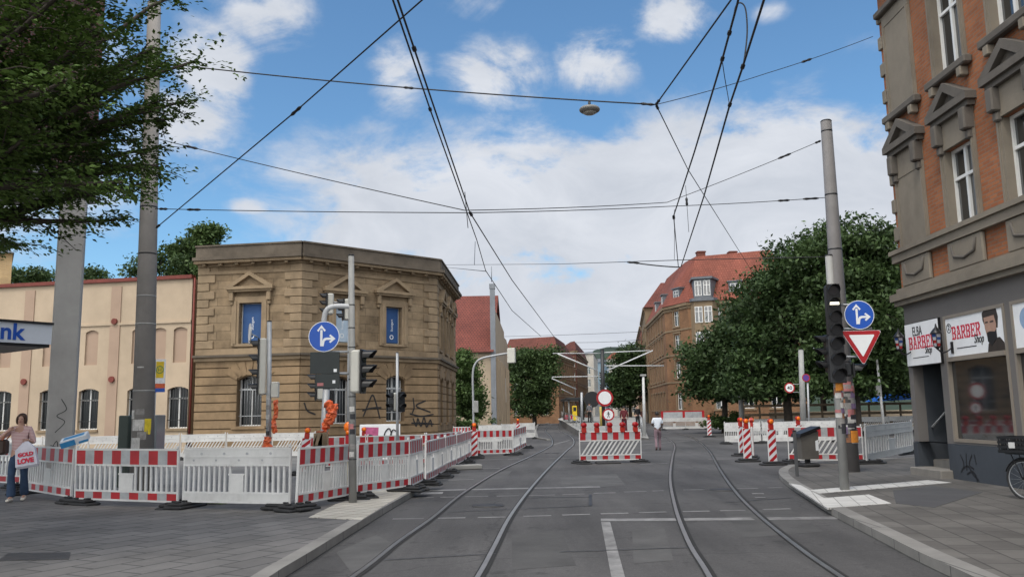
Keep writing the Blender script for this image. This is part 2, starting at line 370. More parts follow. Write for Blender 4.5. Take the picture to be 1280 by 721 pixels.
def asphalt_road():
    m = bpy.data.materials.new('worn_asphalt'); m.use_nodes = True; t = m.node_tree; L = t.links; b = t.nodes['Principled BSDF']; b.inputs['Roughness'].default_value = .85; b.inputs['Specular IOR Level'].default_value = .35
    tcn = N(t, 'ShaderNodeTexCoord'); P = tcn.outputs['Object']
    def noise(sc, det, ro, mp=None):
        n = N(t, 'ShaderNodeTexNoise'); n.inputs['Scale'].default_value = sc; n.inputs['Detail'].default_value = det; n.inputs['Roughness'].default_value = ro
        src = P
        if mp: q = N(t, 'ShaderNodeMapping'); q.inputs['Scale'].default_value = mp; L.new(P, q.inputs[0]); src = q.outputs[0]
        L.new(src, n.inputs['Vector']); return n.outputs['Fac']
    def rng(v, a, b_, c, d):
        n = N(t, 'ShaderNodeMapRange'); L.new(v, n.inputs[0]); n.inputs[1].default_value = a; n.inputs[2].default_value = b_; n.inputs[3].default_value = c; n.inputs[4].default_value = d; return n.outputs[0]
    def mul(a, b_):
        n = N(t, 'ShaderNodeMath', operation='MULTIPLY'); L.new(a, n.inputs[0]); L.new(b_, n.inputs[1]); return n.outputs[0]
    big = rng(noise(.16, 6, .6), .32, .68, .72, 1.35)
    streak = rng(noise(1.1, 6, .65, (1, .10, 1)), .3, .7, .74, 1.28)      # wear along the driving direction
    fine = mul(rng(noise(45, 3, .7), .25, .75, .7, 1.3), rng(noise(14, 5, .75), .3, .7, .82, 1.2))
    spots = rng(noise(1.6, 4, .8), .58, .66, 1, .66)
    f = mul(mul(big, streak), mul(fine, spots))
    mx = N(t, 'ShaderNodeMixRGB', blend_type='MULTIPLY'); mx.inputs[0].default_value = 1; mx.inputs[1].default_value = (.066, .063, .062, 1); L.new(f, mx.inputs[2])
    vo = N(t, 'ShaderNodeTexVoronoi', feature='DISTANCE_TO_EDGE'); vo.inputs['Scale'].default_value = .16
    q = N(t, 'ShaderNodeTexNoise'); q.inputs['Scale'].default_value = 1.2; L.new(P, q.inputs['Vector'])
    ad = N(t, 'ShaderNodeMixRGB', blend_type='LINEAR_LIGHT'); ad.inputs[0].default_value = .35; L.new(P, ad.inputs[1]); L.new(q.outputs['Color'], ad.inputs[2]); L.new(ad.outputs[0], vo.inputs['Vector'])
    crack = rng(vo.outputs['Distance'], .001, .004, .72, 1)
    m2 = N(t, 'ShaderNodeMixRGB', blend_type='MULTIPLY'); m2.inputs[0].default_value = 1; L.new(mx.outputs[0], m2.inputs[1]); L.new(crack, m2.inputs[2])
    L.new(m2.outputs[0], b.inputs['Base Color'])
    bp = N(t, 'ShaderNodeBump'); bp.inputs['Strength'].default_value = .5; bp.inputs['Distance'].default_value = .008; L.new(noise(110, 3, .6), bp.inputs['Height']); L.new(bp.outputs[0], b.inputs['Normal'])
    return m
M_road = asphalt_road()
M_ground = mat('ground_soil', (.12,.115,.10), .95, .3, .05)
g = MB(M_ground); g.quad((-1500,-300,-.02),(1500,-300,-.02),(1500,2500,-.02),(-1500,2500,-.02)); tag(g.build('ground'), kind='structure')
r = MB(M_road); r.quad((-60,-6,0),(70,-6,0),(70,300,0),(-60,300,0)); tag(r.build('road'), kind='structure')

KZ = .12
M_pave = brick('pavers_dark', (.122,.116,.112), (.160,.153,.148), (.055,.054,.053), .68, .40, .014, rough=.8, bump=.6, var=.22, dirt=.35, rot=R(-62), dscale=.5)
M_paver = brick('pavers_right', (.098,.091,.084), (.128,.120,.110), (.062,.058,.054), .62, .40, .012, rough=.85, bump=.5, var=.2, dirt=.4, rot=R(-80), dscale=.5)
M_kerb = brick('granite_kerb', (.19,.182,.17), (.24,.23,.215), (.08,.08,.075), 1.0, 4.0, .012, rough=.8, bump=.3, var=.2, dirt=.3)
M_tile = brick('pale_tiles', (.42,.39,.335), (.50,.47,.41), (.2,.18,.155), .30, .30, .012, off=0, rough=.8, bump=.5, var=.12, dirt=.3, rot=R(-62))
M_tilew = brick('white_tiles', (.48,.47,.45), (.55,.54,.52), (.25,.245,.23), .30, .30, .01, off=0, rough=.8, bump=.4, var=.1, dirt=.22, rot=R(-75))

# left pavement
kl = [G(x, y, KZ) for x, y in ((150, 860), (328, 726), (390, 688), (449, 652), (490, 628), (530, 606))]
kl = [Vector((kl[0].x - 2.2, -3, KZ))] + kl
inner = [G(x, y, KZ) for x, y in ((532, 601), (512, 603), (440, 610), (372, 617), (226, 617), (92, 613), (20, 603))]
poly = kl + inner + [Vector((-40, inner[-1].y + 1.5, 0)), Vector((-40, -3, 0))]
def inset(pts, d):
    out = []
    for i, p in enumerate(pts):
        t = (pts[min(i+1, len(pts)-1)] - pts[max(i-1, 0)]); t.z = 0; t.normalize(); out.append(p + Vector((-t.y, t.x, 0)) * d)
    return out
sw = MB(M_pave); sw.prism([(p.x, p.y) for p in inset(kl, .1) + inner + [Vector((-40, inner[-1].y + 1.5, 0)), Vector((-40, -3, 0))]], -.01, KZ)
tag(sw.build('pavement_left'), kind='structure')
kb = MB(M_kerb); ribbon(kb, crom(kl, 3), .20, 0, -.01, KZ + .004); tag(kb.build('kerb_left'), kind='structure')
ti = MB(M_tile); ti.prism([(p.x, p.y) for p in [G(x, y, KZ) for x, y in ((386, 646.5), (452, 649.5), (488, 627), (524, 607.5), (505, 607), (470, 613), (420, 630))]], KZ - .02, KZ + .008)
tag(ti.build('tactile_paving_left'), kind='structure')
# right pavement
kr = [G(x, y, KZ) for x, y in ((1420, 820), (1225, 724), (1150, 690), (1100, 665), (1040, 635), (1005, 614), (985, 602), (974, 592), (976, 585), (990, 580), (1015, 576.5), (1060, 574), (1150, 571))]
kr = [Vector((kr[0].x + 1.2, -3, KZ))] + kr
krs = crom(kr, 4)
sw = MB(M_paver); sw.prism([(p.x, p.y) for p in inset(krs, -.1)] + [(40, 29), (40, -3)], -.01, KZ); tag(sw.build('pavement_right'), kind='structure')
kb = MB(M_kerb); ribbon(kb, krs, 0, .24, -.01, KZ + .004); tag(kb.build('kerb_right'), kind='structure')
tl = MB(M_tilew)
for q in (((1030, 622.5), (1086, 618), (1114, 629), (1054, 633.5)), ((1012, 612.5), (1160, 600), (1190, 603), (1024, 616.5))):
    tl.prism([(p.x, p.y) for p in [G(x, y, KZ) for x, y in q]], KZ - .02, KZ + .008)
kq = [G(x, y, KZ) for x, y in ((986, 604), (1001, 606.5), (1030, 622.5), (1054, 633.5), (1034, 635))]
tl.prism([(p.x, p.y) for p in kq], KZ - .02, KZ + .010)
tag(tl.build('tactile_paving_right'), kind='structure')
da = MB(M_asph)
da.prism([(p.x, p.y) for p in [G(x, y, KZ) for x, y in ((1116, 613), (1165, 607), (1228, 615), (1168, 634), (1120, 629))]], KZ - .02, KZ + .004)
tag(da.build('asphalt_patch'), kind='structure')
# building site surface inside the barriers
cs = MB(M_asph2); cs.poly_xy([p for p in reversed([inner[0] + Vector((.1, 0, 0)), *[q for q in inner[1:]], Vector((-38, 18, 0)), Vector((-38, 44, 0)), Vector((-6.5, 44, 0)), G(600, 560), G(590, 571), G(556, 588)])], .004)
tag(cs.build('site_surface'), kind='structure')

# painted markings
M_mark = mat('road_paint', (.205,.20,.195), .75, .35, 3.5, dirt=.9)
def mline(mb, a, b, w, z=.004):
    a = Vector((a.x, a.y, 0)); b = Vector((b.x, b.y, 0)); t = (b-a).normalized(); n = Vector((-t.y, t.x, 0))*w/2
    mb.add([(*(a-n).xy, z), (*(b-n).xy, z), (*(b+n).xy, z), (*(a+n).xy, z)], [(0, 1, 2, 3)])
def c4(x, y): return G(480 + x/3.263, 500 + y/3.263)
def c2(x, y): return G(640 + x/2, 540 + y/2)
mk = MB(M_mark)
for x0, y0, x1, y1 in ((130,398,203,396),(230,395,295,394),(330,393,425,391),(460,391,550,389),(590,389,697,386),(728,385,818,382),(855,379,945,377),(980,374,1070,371),(1095,370,1142,368)): mline(mk, c4(x0,y0), c4(x1,y1), .10)
for x0, y0, x1, y1 in ((428,144,500,143),(478,143,540,142),(560,141,615,140),(640,139,676,138)): mline(mk, c2(x0,y0), c2(x1,y1), .10)
tag(mk.build('marking_dashes_far'), kind='structure')
mk = MB(M_mark)
for x0, y0, x1, y1 in ((35,484,163,482),(220,481,332,479),(382,478,497,476),(568,473,683,470),(727,468,840,465),(884,463,996,460),(1040,458,1153,455)): mline(mk, c4(x0,y0), c4(x1,y1), .12)
for x0, y0, x1, y1 in ((427,198,494,197),(520,196,583,195),(628,193,696,191)): mline(mk, c2(x0,y0), c2(x1,y1), .12)
tag(mk.build('marking_dashes_near'), kind='structure')
mk = MB(M_mark); mline(mk, c4(160,368), c4(880,353), .30); mline(mk, c4(150,380), c4(240,378), .5, .006); tag(mk.build('marking_line'), kind='structure')
mk = MB(M_mark); mline(mk, c2(222,219), c2(410,218), .33); mline(mk, c2(425,218), c2(602,216), .33); mline(mk, c2(625,216), c2(818,214), .33); mline(mk, G(757,652), G(777,740), .145, .006)
tag(mk.build('marking_stop_line'), kind='structure')
mk = MB(M_mark)
for a, b in (((635,574),(730,572)), ((800,580),(835,579)), ((800,565),(838,564)), ((596,575),(650,573)), ((560,600),(592,599)), ((568,586),(625,585)), ((886,574),(925,573)), ((940,617),(955,617)), ((944,622),(957,622)), ((800,556),(880,549)), ((690,556),(712,550))): mline(mk, G(*a), G(*b), .16, .008)
tag(mk.build('marking_traces'), kind='structure')
# repair seams, covers
sm = MB(mat('tar_seam', (.03,.03,.031), .6, .2, 5))
for a, b, w in (((655,622),(738,621),.05), ((738,618),(738,632),.06), ((560,640),(740,632),.04), ((480,700),(620,692),.03), ((700,690),(870,684),.03), ((905,628),(990,622),.04)): mline(sm, G(*a), G(*b), w, .010)
tag(sm.build('road_seams'), kind='structure')
mh = MB(mat('old_iron', (.055,.052,.05), .6, .25, 6, metal=.3, bump=.4))
pts = [G(x, y, KZ) for x, y in ((10, 691), (88, 690), (86, 699), (-4, 701))]; mh.prism([(p.x, p.y) for p in pts], KZ - .02, KZ + .005)
tag(mh.build('utility_cover'), 'dark rectangular iron cover set in the left paving at the photo edge', 'cover')

# asphalt repairs: later patches with their own tone and sealed edges
for i, (q, c) in enumerate(((((640,668),(702,664),(720,706),(640,712)), .066), (((700,596),(770,592),(782,606),(704,611)), .086), (((905,640),(985,634),(1030,664),(930,672)), .067), (((420,690),(470,668),(500,684),(440,716)), .083), (((560,592),(640,588),(630,600),(545,606)), .084), (((790,660),(830,658),(842,700),(792,704)), .080))):
    m = mat('repair_asphalt_%s' % ['dark','pale','dark wide','grey','light','mid'][i], (c, c*.97, c*.95), .9, .25, 1.2, bump=.4, bscale=90, dirt=.4); pm = MB(m); P = [G(*p) for p in q]; pm.poly_xy(P if (P[1]-P[0]).cross(P[2]-P[1]).z > 0 else list(reversed(P)), .0025)
    tag(pm.build('asphalt_repair'), kind='structure')
for (x, y) in ((610, 632), (905, 612), (690, 566)):
    p = G(x, y); c = MB(MATS['old_iron']); c.tube([(p.x,p.y,.002),(p.x,p.y,.007)], .32, 24); tag(c.build('manhole_cover'), {698:'round iron manhole cover between the tracks near the bottom edge',610:'round iron manhole cover inside the left track',905:'round iron manhole cover inside the right track',690:'small far manhole cover beside the left track'}[x], 'manhole cover')
# tram tracks
def rail_pts(px): return crom([G(x, y) for x, y in px], 7)
LL = [(250,845),(442,721),(500,676),(541,647),(581,615),(627,587),(664,570),(684,560),(690.5,554.6),(688.5,546),(682,537.5),(690,532),(712,527.5),(735,523.5)]
LR = [(520,845),(598,721),(618,684),(639,644),(664,610),(688,583),(707,564.5),(717.5,553.6),(713,545),(699,537),(701,533),(722,527.7),(745,523.5)]
RL = [(950,845),(887.5,721),(860,675),(843.5,630),(838,595),(841,570),(843.5,558),(839,551),(827,546.3),(811,542.6),(780,537.5),(770,532),(765,527)]
RR = [(1240,845),(1052,721),(1000,685),(950,645),(920,615),(900,587),(886,563),(873,551.5),(858,544.3),(831,538.5),(811,535),(790,530.5),(778,526)]
def resample(P, n):
    P = [Vector((p.x, p.y, 0)) for p in P]; L = [0]
    for a, b in zip(P, P[1:]): L.append(L[-1] + (b-a).length)
    out = []
    for k in range(n):
        s = L[-1]*k/(n-1)
        for i in range(len(P)-1):
            if L[i+1] >= s - 1e-9: out.append(P[i].lerp(P[i+1], (s-L[i])/max(1e-9, L[i+1]-L[i]))); break
    return out
def track(label, pl, pr):
    t = thing('tram_track', label, 'tram track', (0, 0, 0))
    for q, side in ((pl, 1), (pr, -1)):
        P = rail_pts(q)
        m = MB(M_groove); strip(m, P, .055, .075, .008)
        m.use(M_rail); ribbon(m, [p for p in P], .035, .022, 0, .013)
        m.build('rail', t)
    return t
track('left tram track curving away past the barriers with red lamps', LL, LR)
track('right tram track curving past the walking man in the white shirt', RL, RR)
# pale seams beside the rails
cp = MB(mat('track_concrete', (.15,.147,.14), .85, .25, 1.2, dirt=.4))
q = resample(rail_pts([(700,533),(699,538.5),(715,546),(719,553.6),(710,563)]), 24)
a0, a1 = (resample([G(x, y) for x, y in p], 12) for p in (((672,548),(676,540),(672,533)), ((668,548),(669,540),(664,533))))
kb2 = MB(M_kerb); ribbon(kb2, [G(693,528), G(672,531.5), G(669,539), G(671,548), G(686,550.5)], .12, .12, 0, .10); tag(kb2.build('kerb_island'), kind='structure')

# tram stop platform with its ramp
SD = Vector((.08, 1, 0)).normalized()
PL_A, PL_B, PL_C, PL_D = G(722, 545), G(699, 531), G(811, 550), G(801, 531.5)
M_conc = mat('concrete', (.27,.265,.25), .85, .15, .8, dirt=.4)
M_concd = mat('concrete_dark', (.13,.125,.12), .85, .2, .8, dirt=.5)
pf = MB(M_concd)
far = 190
top = lambda p, z: (p.x, p.y, z)
e1 = PL_B + (PL_B - PL_A).normalized()*0; e2 = PL_D
A_, B_, C_, D_ = PL_A, PL_B, PL_C, PL_D
fl = B_ + SD*70; fr = D_ + SD*70
zs = {'a': .30, 'b': .92}
vs = [top(A_,0),top(A_,.45),top(C_,.12),top(C_,0),top(B_,0),top(B_,.92),top(D_,.92),top(D_,0),top(fl,0),top(fl,.92),top(fr,.92),top(fr,0)]
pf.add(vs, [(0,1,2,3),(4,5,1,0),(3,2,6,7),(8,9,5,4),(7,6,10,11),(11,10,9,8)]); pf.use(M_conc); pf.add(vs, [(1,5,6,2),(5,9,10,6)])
pf.use(mat('platform_edge', (.55,.54,.52), .7, .1, 2)); ribbon(pf, [B_, fl], .15, .35, .80, .93); ribbon(pf, [A_.lerp(B_,.75), B_], .15, .35, .78, .90)
tag(pf.build('platform'), kind='structure')

# ================================================================ BUILDINGS
def face_M(A, B, loc):
    ang = math.atan2(B[1]-A[1], B[0]-A[0])
    return Matrix.Translation((A[0]-loc[0], A[1]-loc[1], -loc[2] if len(loc) > 2 else 0)) @ Matrix.Rotation(ang, 4, 'Z'), ang, math.hypot(B[0]-A[0], B[1]-A[1])
def wall_holes(mb, u0, u1, z0, z1, holes, rev=.3, y=0.0):
    us = sorted({u0, u1, *[h[0] for h in holes], *[h[1] for h in holes]}); zs = sorted({z0, z1, *[h[2] for h in holes], *[h[3] for h in holes]})
    us = [u for u in us if u0 <= u <= u1]; zs = [z for z in zs if z0 <= z <= z1]
    for i in range(len(us)-1):
        for j in range(len(zs)-1):
            uc, zc = (us[i]+us[i+1])/2, (zs[j]+zs[j+1])/2
            if any(h[0] < uc < h[1] and h[2] < zc < h[3] for h in holes): continue
            mb.quad((us[i],y,zs[j]),(us[i+1],y,zs[j]),(us[i+1],y,zs[j+1]),(us[i],y,zs[j+1]))
    for a, b, c, d in holes:
        mb.quad((a,y,c),(a,y+rev,c),(a,y+rev,d),(a,y,d)); mb.quad((b,y+rev,c),(b,y,c),(b,y,d),(b,y+rev,d))
        mb.quad((a,y,c),(b,y,c),(b,y+rev,c),(a,y+rev,c)); mb.quad((a,y+rev,d),(b,y+rev,d),(b,y,d),(a,y,d))
def arch_fill(mb, u0, u1, z1, rise, y0, y1, n=8):
    w = (u1-u0)/2; c = (u0+u1)/2; rad = (w*w+rise*rise)/(2*rise); zc = z1-rad
    arc = [(c+w*(2*k/n-1), zc+math.sqrt(max(0, rad*rad-(w*(2*k/n-1))**2))) for k in range(n+1)]
    for k in range(n):
        (a, za), (b, zb) = arc[k], arc[k+1]
        mb.quad((a,y0,za),(b,y0,zb),(b,y0,z1+.001),(a,y0,z1+.001)); mb.quad((a,y1,za),(b,y1,zb),(b,y0,zb),(a,y0,za))
def window(root, M, u0, u1, z0, z1, y=.22, fr=M_frame, mull=(.5,), tran=(.68,), pane=M_glass, bars=False, ft=.06, label=None):
    f = MB(fr); f.M = M
    f.box(u0,u0+ft,y,y+.07,z0,z1); f.box(u1-ft,u1,y,y+.07,z0,z1); f.box(u0+ft,u1-ft,y,y+.07,z0,z0+ft); f.box(u0+ft,u1-ft,y,y+.07,z1-ft,z1)
    for m in mull: c = u0+(u1-u0)*m; f.box(c-ft*.6,c+ft*.6,y-.01,y+.06,z0+ft,z1-ft)
    for tz in tran: c = z0+(z1-z0)*tz; f.box(u0+ft,u1-ft,y-.014,y+.056,c-ft*.5,c+ft*.5)
    o = f.build('window', root)
    p = MB(pane); p.M = M; p.quad((u0+ft*.5,y+.045,z0+ft*.5),(u1-ft*.5,y+.045,z0+ft*.5),(u1-ft*.5,y+.045,z1-ft*.5),(u0+ft*.5,y+.045,z1-ft*.5)); p.build('pane', o)
    if bars:
        b = MB(M_galv if bars == 1 else M_dark); b.M = M; n = max(3, round((u1-u0)/.16))
        for k in range(1, n): b.tube([(u0+(u1-u0)*k/n, y-.12, z0+.03), (u0+(u1-u0)*k/n, y-.12, z1-.03)], .012, 5)
        for tz in (.2, .72): b.box(u0, u1, y-.13, y-.11, z0+(z1-z0)*tz-.02, z0+(z1-z0)*tz+.02)
        b.build('window_bars', o)
    return o
def cell_boxes(mb, u0, u1, z0, z1, holes, y0, y1):    # a proud course, interrupted by openings
    segs = [(u0, u1)]
    for h in holes:
        if h[3] > z0 and h[2] < z1:
            new = []
            for a, b in segs:
                if h[1] <= a or h[0] >= b: new.append((a, b)); continue
                if h[0] > a: new.append((a, h[0]))
                if h[1] < b: new.append((h[1], b))
            segs = new
    for a, b in segs:
        if b-a > .05: mb.box(a, b, y0, y1, z0, z1)
def pediment(mb, c, w, z0, h, d=.35):
    mb.box(c-w/2, c+w/2, -d, -.003, z0, z0+.16); mb.box(c-w/2+.08, c+w/2-.08, -d+.08, -.004, z0-.12, z0)
    th = .17
    mb.slab([(c-w/2, z0+.163), (c, z0+h), (c, z0+h-th*1.2), (c-w/2+.42, z0+.163)], -d, -.002)
    mb.slab([(c+w/2, z0+.163), (c, z0+h+.001), (c, z0+h-th*1.2), (c+w/2-.42, z0+.163)], -d, -.0025)
    mb.slab([(c-w/2+.4, z0+.16), (c+w/2-.4, z0+.16), (c, z0+h-th*1.1)], -.10, -.001)
    for s in (-1, 1):
        x = c+s*(w/2-.28); mb.cbox(x-.12, x+.12, -.24, -.005, z0-.62, z0-.122, .03); mb.cbox(x-.085, x+.085, -.15, -.006, z0-.82, z0-.622, .03)

# ---------------------------------------------------------------- sandstone corner building
M_sand = brick('sandstone_ashlar', (.265,.190,.115), (.315,.232,.145), (.13,.095,.06), 1.6, .46, .012, rough=.9, bump=.6, var=.28, dirt=.7, dscale=.5)
M_sandr = mat('sandstone_rustic', (.250,.172,.098), .9, .3, .8, bump=.5, bscale=14, dirt=.6)
M_sandt = mat('sandstone_trim', (.265,.195,.122), .9, .25, 1.0, bump=.4, bscale=18, dirt=.65)
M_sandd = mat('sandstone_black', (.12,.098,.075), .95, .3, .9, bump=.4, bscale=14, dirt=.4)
M_groove2 = mat('sandstone_joint', (.14,.095,.055), .95, .2, 2)
L0, L1 = D(243, 520, 45.9), D(374, 519, 45.0)
L2 = D(546, 517, 51.0); L3 = D(569, 517, 61.5)
sl = (L1.x, L1.y, 0)
sb = thing('sandstone_building', 'two storey brown sandstone corner building with stone window pediments and graffiti', 'building', sl)
wl = MB(M_sand, M_sandr, M_sandt, M_sandd, M_groove2)
ct = MB(M_sandt, M_sandd)
ZC, ZT = 5.05, 10.25
FACES = []
def sand_face(A, B, upper, lower, graffiti=None):
    M, ang, L = face_M(A, B, sl); wl.M = M
    def uz(px, py): return UZ(px, py, A, ang)
    ups = []; lows = []
    for x0, x1, y0, y1 in upper: u0, z1 = uz(x0, y0); u1, z0 = uz(x1, y1); ups.append((u0, u1, z0, z1))
    for x0, x1, y0, y1 in lower: u0, z1 = uz(x0, y0); u1, z0 = uz(x1, y1); lows.append((u0, u1, z0, z1))
    return M, L, ups, lows
def finish_face(M, L, ups, lows, panes, ql=True, qr=True, pw=2.7):
    wl.M = M
    wl.use(M_groove2); wall_holes(wl, 0, L, 0, ZC, [(a, b, c, d+.0) for a, b, c, d in lows], .45)
    wl.use(M_sandr)
    wide = [(a-.02, b+.02, c, d+.02) for a, b, c, d in lows]
    wl.box(0, L, -.16, -.004, 0, .75)
    z = .80
    while z < ZC-.5:
        cell_boxes(wl, 0 if True else 0, L, z, z+.40, wide, -.07, -.002); z += .46
    for a, b, c, d in lows:                            # voussoirs round each arched head
        arch_fill(wl, a, b, d, .22, -.05, .4)
        w = (b-a)/2; cx = (a+b)/2
        for k in range(-3, 4):
            t = k/3.0*.95; x0 = cx+math.sin(t)*w*1.18; z0 = d-.30+math.cos(t)*.34
            x1 = x0+math.sin(t)*.75; z1 = z0+math.cos(t)*.75; px_, pz_ = math.cos(t)*.17, -math.sin(t)*.17
            wl.slab([(x0-px_*.8, z0-pz_*.8), (x0+px_*.8, z0+pz_*.8), (x1+px_*1.15, z1+pz_*1.15), (x1-px_*1.15, z1-pz_*1.15)], -.11, -.003 - .001*(k+3))
        wl.box(a-.25, b+.25, -.14, .3, c-.16, c-.001)
    wl.use(M_sand); wall_holes(wl, 0, L, ZC, ZT, ups, .45)
    wl.use(M_sandt)
    for on, sgn, x in ((ql, 1, 0), (qr, -1, L)):
        if not on: continue
        z = ZC+.45; k = 0
        while z < 9.6:
            w = .95 if k % 2 == 0 else .62
            xs = sorted((x, x+sgn*w)); wl.cbox(xs[0]-(.06 if sgn > 0 else 0), xs[1]+(.06 if sgn < 0 else 0), -.07, .05, z, z+.42, .02); z += .45; k += 1
    for (a, b, c, d) in ups:
        wl.box(a-.42, a-.003, -.09, -.002, c-.1, d+.30); wl.box(b+.003, b+.42, -.09, -.002, c-.1, d+.30)
        wl.box(a-.42, b+.42, -.095, -.004, d+.003, d+.34); wl.box(a-.30, a-.14, -.13, -.0025, c, d+.1); wl.box(b+.14, b+.30, -.13, -.0025, c, d+.1)
        wl.box(a-.2, b+.2, -.10, .2, c-.14, c-.002)
        pediment(wl, (a+b)/2, pw, d+.72, .95)
    ct.M = M; e = .0
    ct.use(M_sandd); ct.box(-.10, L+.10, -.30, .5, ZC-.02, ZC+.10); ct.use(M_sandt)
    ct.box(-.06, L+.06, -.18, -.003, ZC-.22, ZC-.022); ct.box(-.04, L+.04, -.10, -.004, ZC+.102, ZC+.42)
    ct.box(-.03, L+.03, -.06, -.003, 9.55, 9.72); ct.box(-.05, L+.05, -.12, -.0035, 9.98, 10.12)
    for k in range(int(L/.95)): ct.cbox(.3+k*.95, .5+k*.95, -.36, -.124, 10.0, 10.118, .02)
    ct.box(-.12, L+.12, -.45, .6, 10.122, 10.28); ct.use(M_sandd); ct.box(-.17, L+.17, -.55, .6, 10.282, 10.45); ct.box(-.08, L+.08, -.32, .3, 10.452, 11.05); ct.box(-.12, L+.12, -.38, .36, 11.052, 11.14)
    for i, (a, b, c, d) in enumerate(ups):
        if panes: panes(M, a, b, c, d, i)
        else: window(sb, M, a, b, c, d, y=.3)
    for a, b, c, d in lows: window(sb, M, a, b, c, d, y=.34, bars=1, tran=(.74,), pane=M_glassd)
M_banner = mat('banner_blue', (.02,.07,.20), .6, .1, 2)
M_banner2 = mat('banner_pale', (.40,.50,.60), .6, .1, 2)
def banner(M, a, b, c, d, i, m=None):
    o = window(sb, M, a, b, c, d, y=.28, mull=(), tran=())
    bn = MB(m or M_banner); bn.M = M; bn.box(a+.10, b-.10, .20, .215, c+.08, d-.05); bo = bn.build('banner', sb)
    t = text('Stuttgart', .20, M_wh, bo, (0, 0, 0), (0, 0, 0), ext=.002)
    t.matrix_local = M @ Matrix.Translation(((a+b)/2+.08, .196, c+.75)) @ Matrix.Rotation(R(90), 4, 'X') @ Matrix.Rotation(R(90), 4, 'Z')
    e = MB(M_wh); e.M = M; e.disc(((a+b)/2, c+.42), .13, .19, .198, 20, rin=.09); e.build('emblem', bo)
fm = sand_face(L0, L1, [(300, 326.5, 379, 429)], [(297.5, 326.5, 470, 532)]); finish_face(*fm, lambda M,a,b,c,d,i: banner(M,a,b,c,d,i))
fm = sand_face(L1, L2, [(419.5, 440, 381, 429), (482, 501.5, 383, 430.5)], [(411, 437, 471, 529), (482.5, 505, 470, 526)])
finish_face(*fm, lambda M,a,b,c,d,i: banner(M,a,b,c,d,i, M_banner2 if i == 0 else M_banner))
Mm, Lm = fm[0], fm[1]
M3, a3, Lr = face_M(L2, L3, sl)
ups = [(u-.55, u+.55, 5.75, 7.9) for u in (1.9, 5.1, 8.3)]; lows = [(u-.6, u+.6, 1.3, 4.0) for u in (1.9, 5.1, 8.3)]
finish_face(M3, Lr, ups, lows, None, pw=2.3)
# hidden sides and roof
Mi = Matrix.Translation((-sl[0], -sl[1], 0)); wl.M = Mi; wl.use(M_sand)
bk0, bk1 = (L0.x, L0.y+17), (L3.x-3, L3.y+1.5)
for p, q in (((L3.x, L3.y), bk1), (bk1, bk0), (bk0, (L0.x, L0.y))): wl.quad((p[0],p[1],0),(q[0],q[1],0),(q[0],q[1],ZT),(p[0],p[1],ZT))
wl.build('wall', sb); ct.M = Mi
ct.use(M_sandd); ct.add([(L0.x,L0.y,10.5),(L1.x,L1.y,10.5),(L2.x,L2.y,10.5),(L3.x,L3.y,10.5),(*bk1,10.5),(*bk0,10.5)], [(0,1,2,3,4,5)])
ct.build('cornice', sb)
# graffiti: thin paint strokes on the chamfered face
gr = MB(mat('graffiti_black', (.02,.018,.018), .6, .2, 6)); gr.M = Mm
def stroke(pts, w=.09, face=(L1, L2)):
    A, B = face; ang = math.atan2(B.y-A.y, B.x-A.x); P = [Vector((*UZ(x, y, A, ang), 0)) for x, y in pts]; P = crom(P, 5)
    for i in range(len(P)-1):
        t = (P[i+1]-P[i]); 
        if t.length < 1e-4: continue
        t.normalize(); n = Vector((-t.y, t.x, 0))*w/2; a, b = P[i]-t*w*.2, P[i+1]+t*w*.2
        q = [(a-n), (b-n), (b+n), (a+n)]; gr.add([(p.x, -.078-.0004*i, p.y) for p in q], [(0,1,2,3)])
def cg(x, y): return (230+x/2.575, 280+y/2.575)
GRM = gr.m[0]
for st in ([(575,618),(590,580),(604,550),(615,575),(628,625)], [(572,600),(600,592),(632,590)], [(735,560),(738,590),(732,608)], [(775,568),(745,585),(790,605)], [(385,575),(395,600),(420,612)], [(735,625),(745,650),(750,625),(760,650),(770,622),(778,652),(790,630),(795,650)], [(725,610),(760,618),(800,612)], [(730,640),(765,640),(800,643)]):
    gr = MB(GRM); gr.M = Mm; stroke([cg(*p) for p in st]); gr.build('graffiti', sb)
sg = MB(M_wh)

# ---------------------------------------------------------------- cream hall with barred windows
M_cream = mat('cream_render', (.45,.355,.255), .9, .12, .35, bump=.2, bscale=20, dirt=.3)
M_pink = mat('pink_render', (.37,.265,.195), .9, .08, .5, bump=.2, bscale=20, dirt=.15)
M_oxide = mat('oxide_red', (.16,.035,.025), .7, .2, 4)
hR = Vector((-17.65, 46.3, 0)); hL_ = Vector((-29.9, 48.5, 0)); hdir = (hL_-hR).normalized(); hA = hR + hdir*30
hl = (hA.x, hA.y, 0); hM, hang, hLen = face_M(hA, hR, hl)
ha = thing('cream_hall', 'long cream rendered hall with arched niches, red wall anchors and barred windows', 'building', hl)
def huz(px, py): return UZ(px, py, hA, hang)
hw = MB(M_cream, M_pink, M_oxide); hw.M = hM
zt = huz(200, 350)[1]
wins = []; niches = []
wz1, wz0 = huz(222, 483)[1], huz(222, 535)[1]; nz1, nz0 = huz(215, 409)[1], huz(215, 453)[1]
per = huz(245, 480)[0]-huz(136+0, 480)[0]
u_w = [huz(x, 500)[0] for x in (61.5, 110.5, 171.5, 222)]; u_n = [huz(x, 430)[0] for x in (62, 88, 114.5, 173, 199, 225)]
pil = [huz(x, 450)[0] for x in (33, 142)]; P0 = pil[1]-pil[0]
allw = u_w + [u-P0 for u in u_w[:2]] + [u-2*P0 for u in u_w[:2]]; alln = u_n + [u-P0 for u in u_n[:3]] + [u-2*P0 for u in u_n[:3]]
allw = [u for u in allw if u > .8]; alln = [u for u in alln if u > .6]
ww, nw = .62, .40
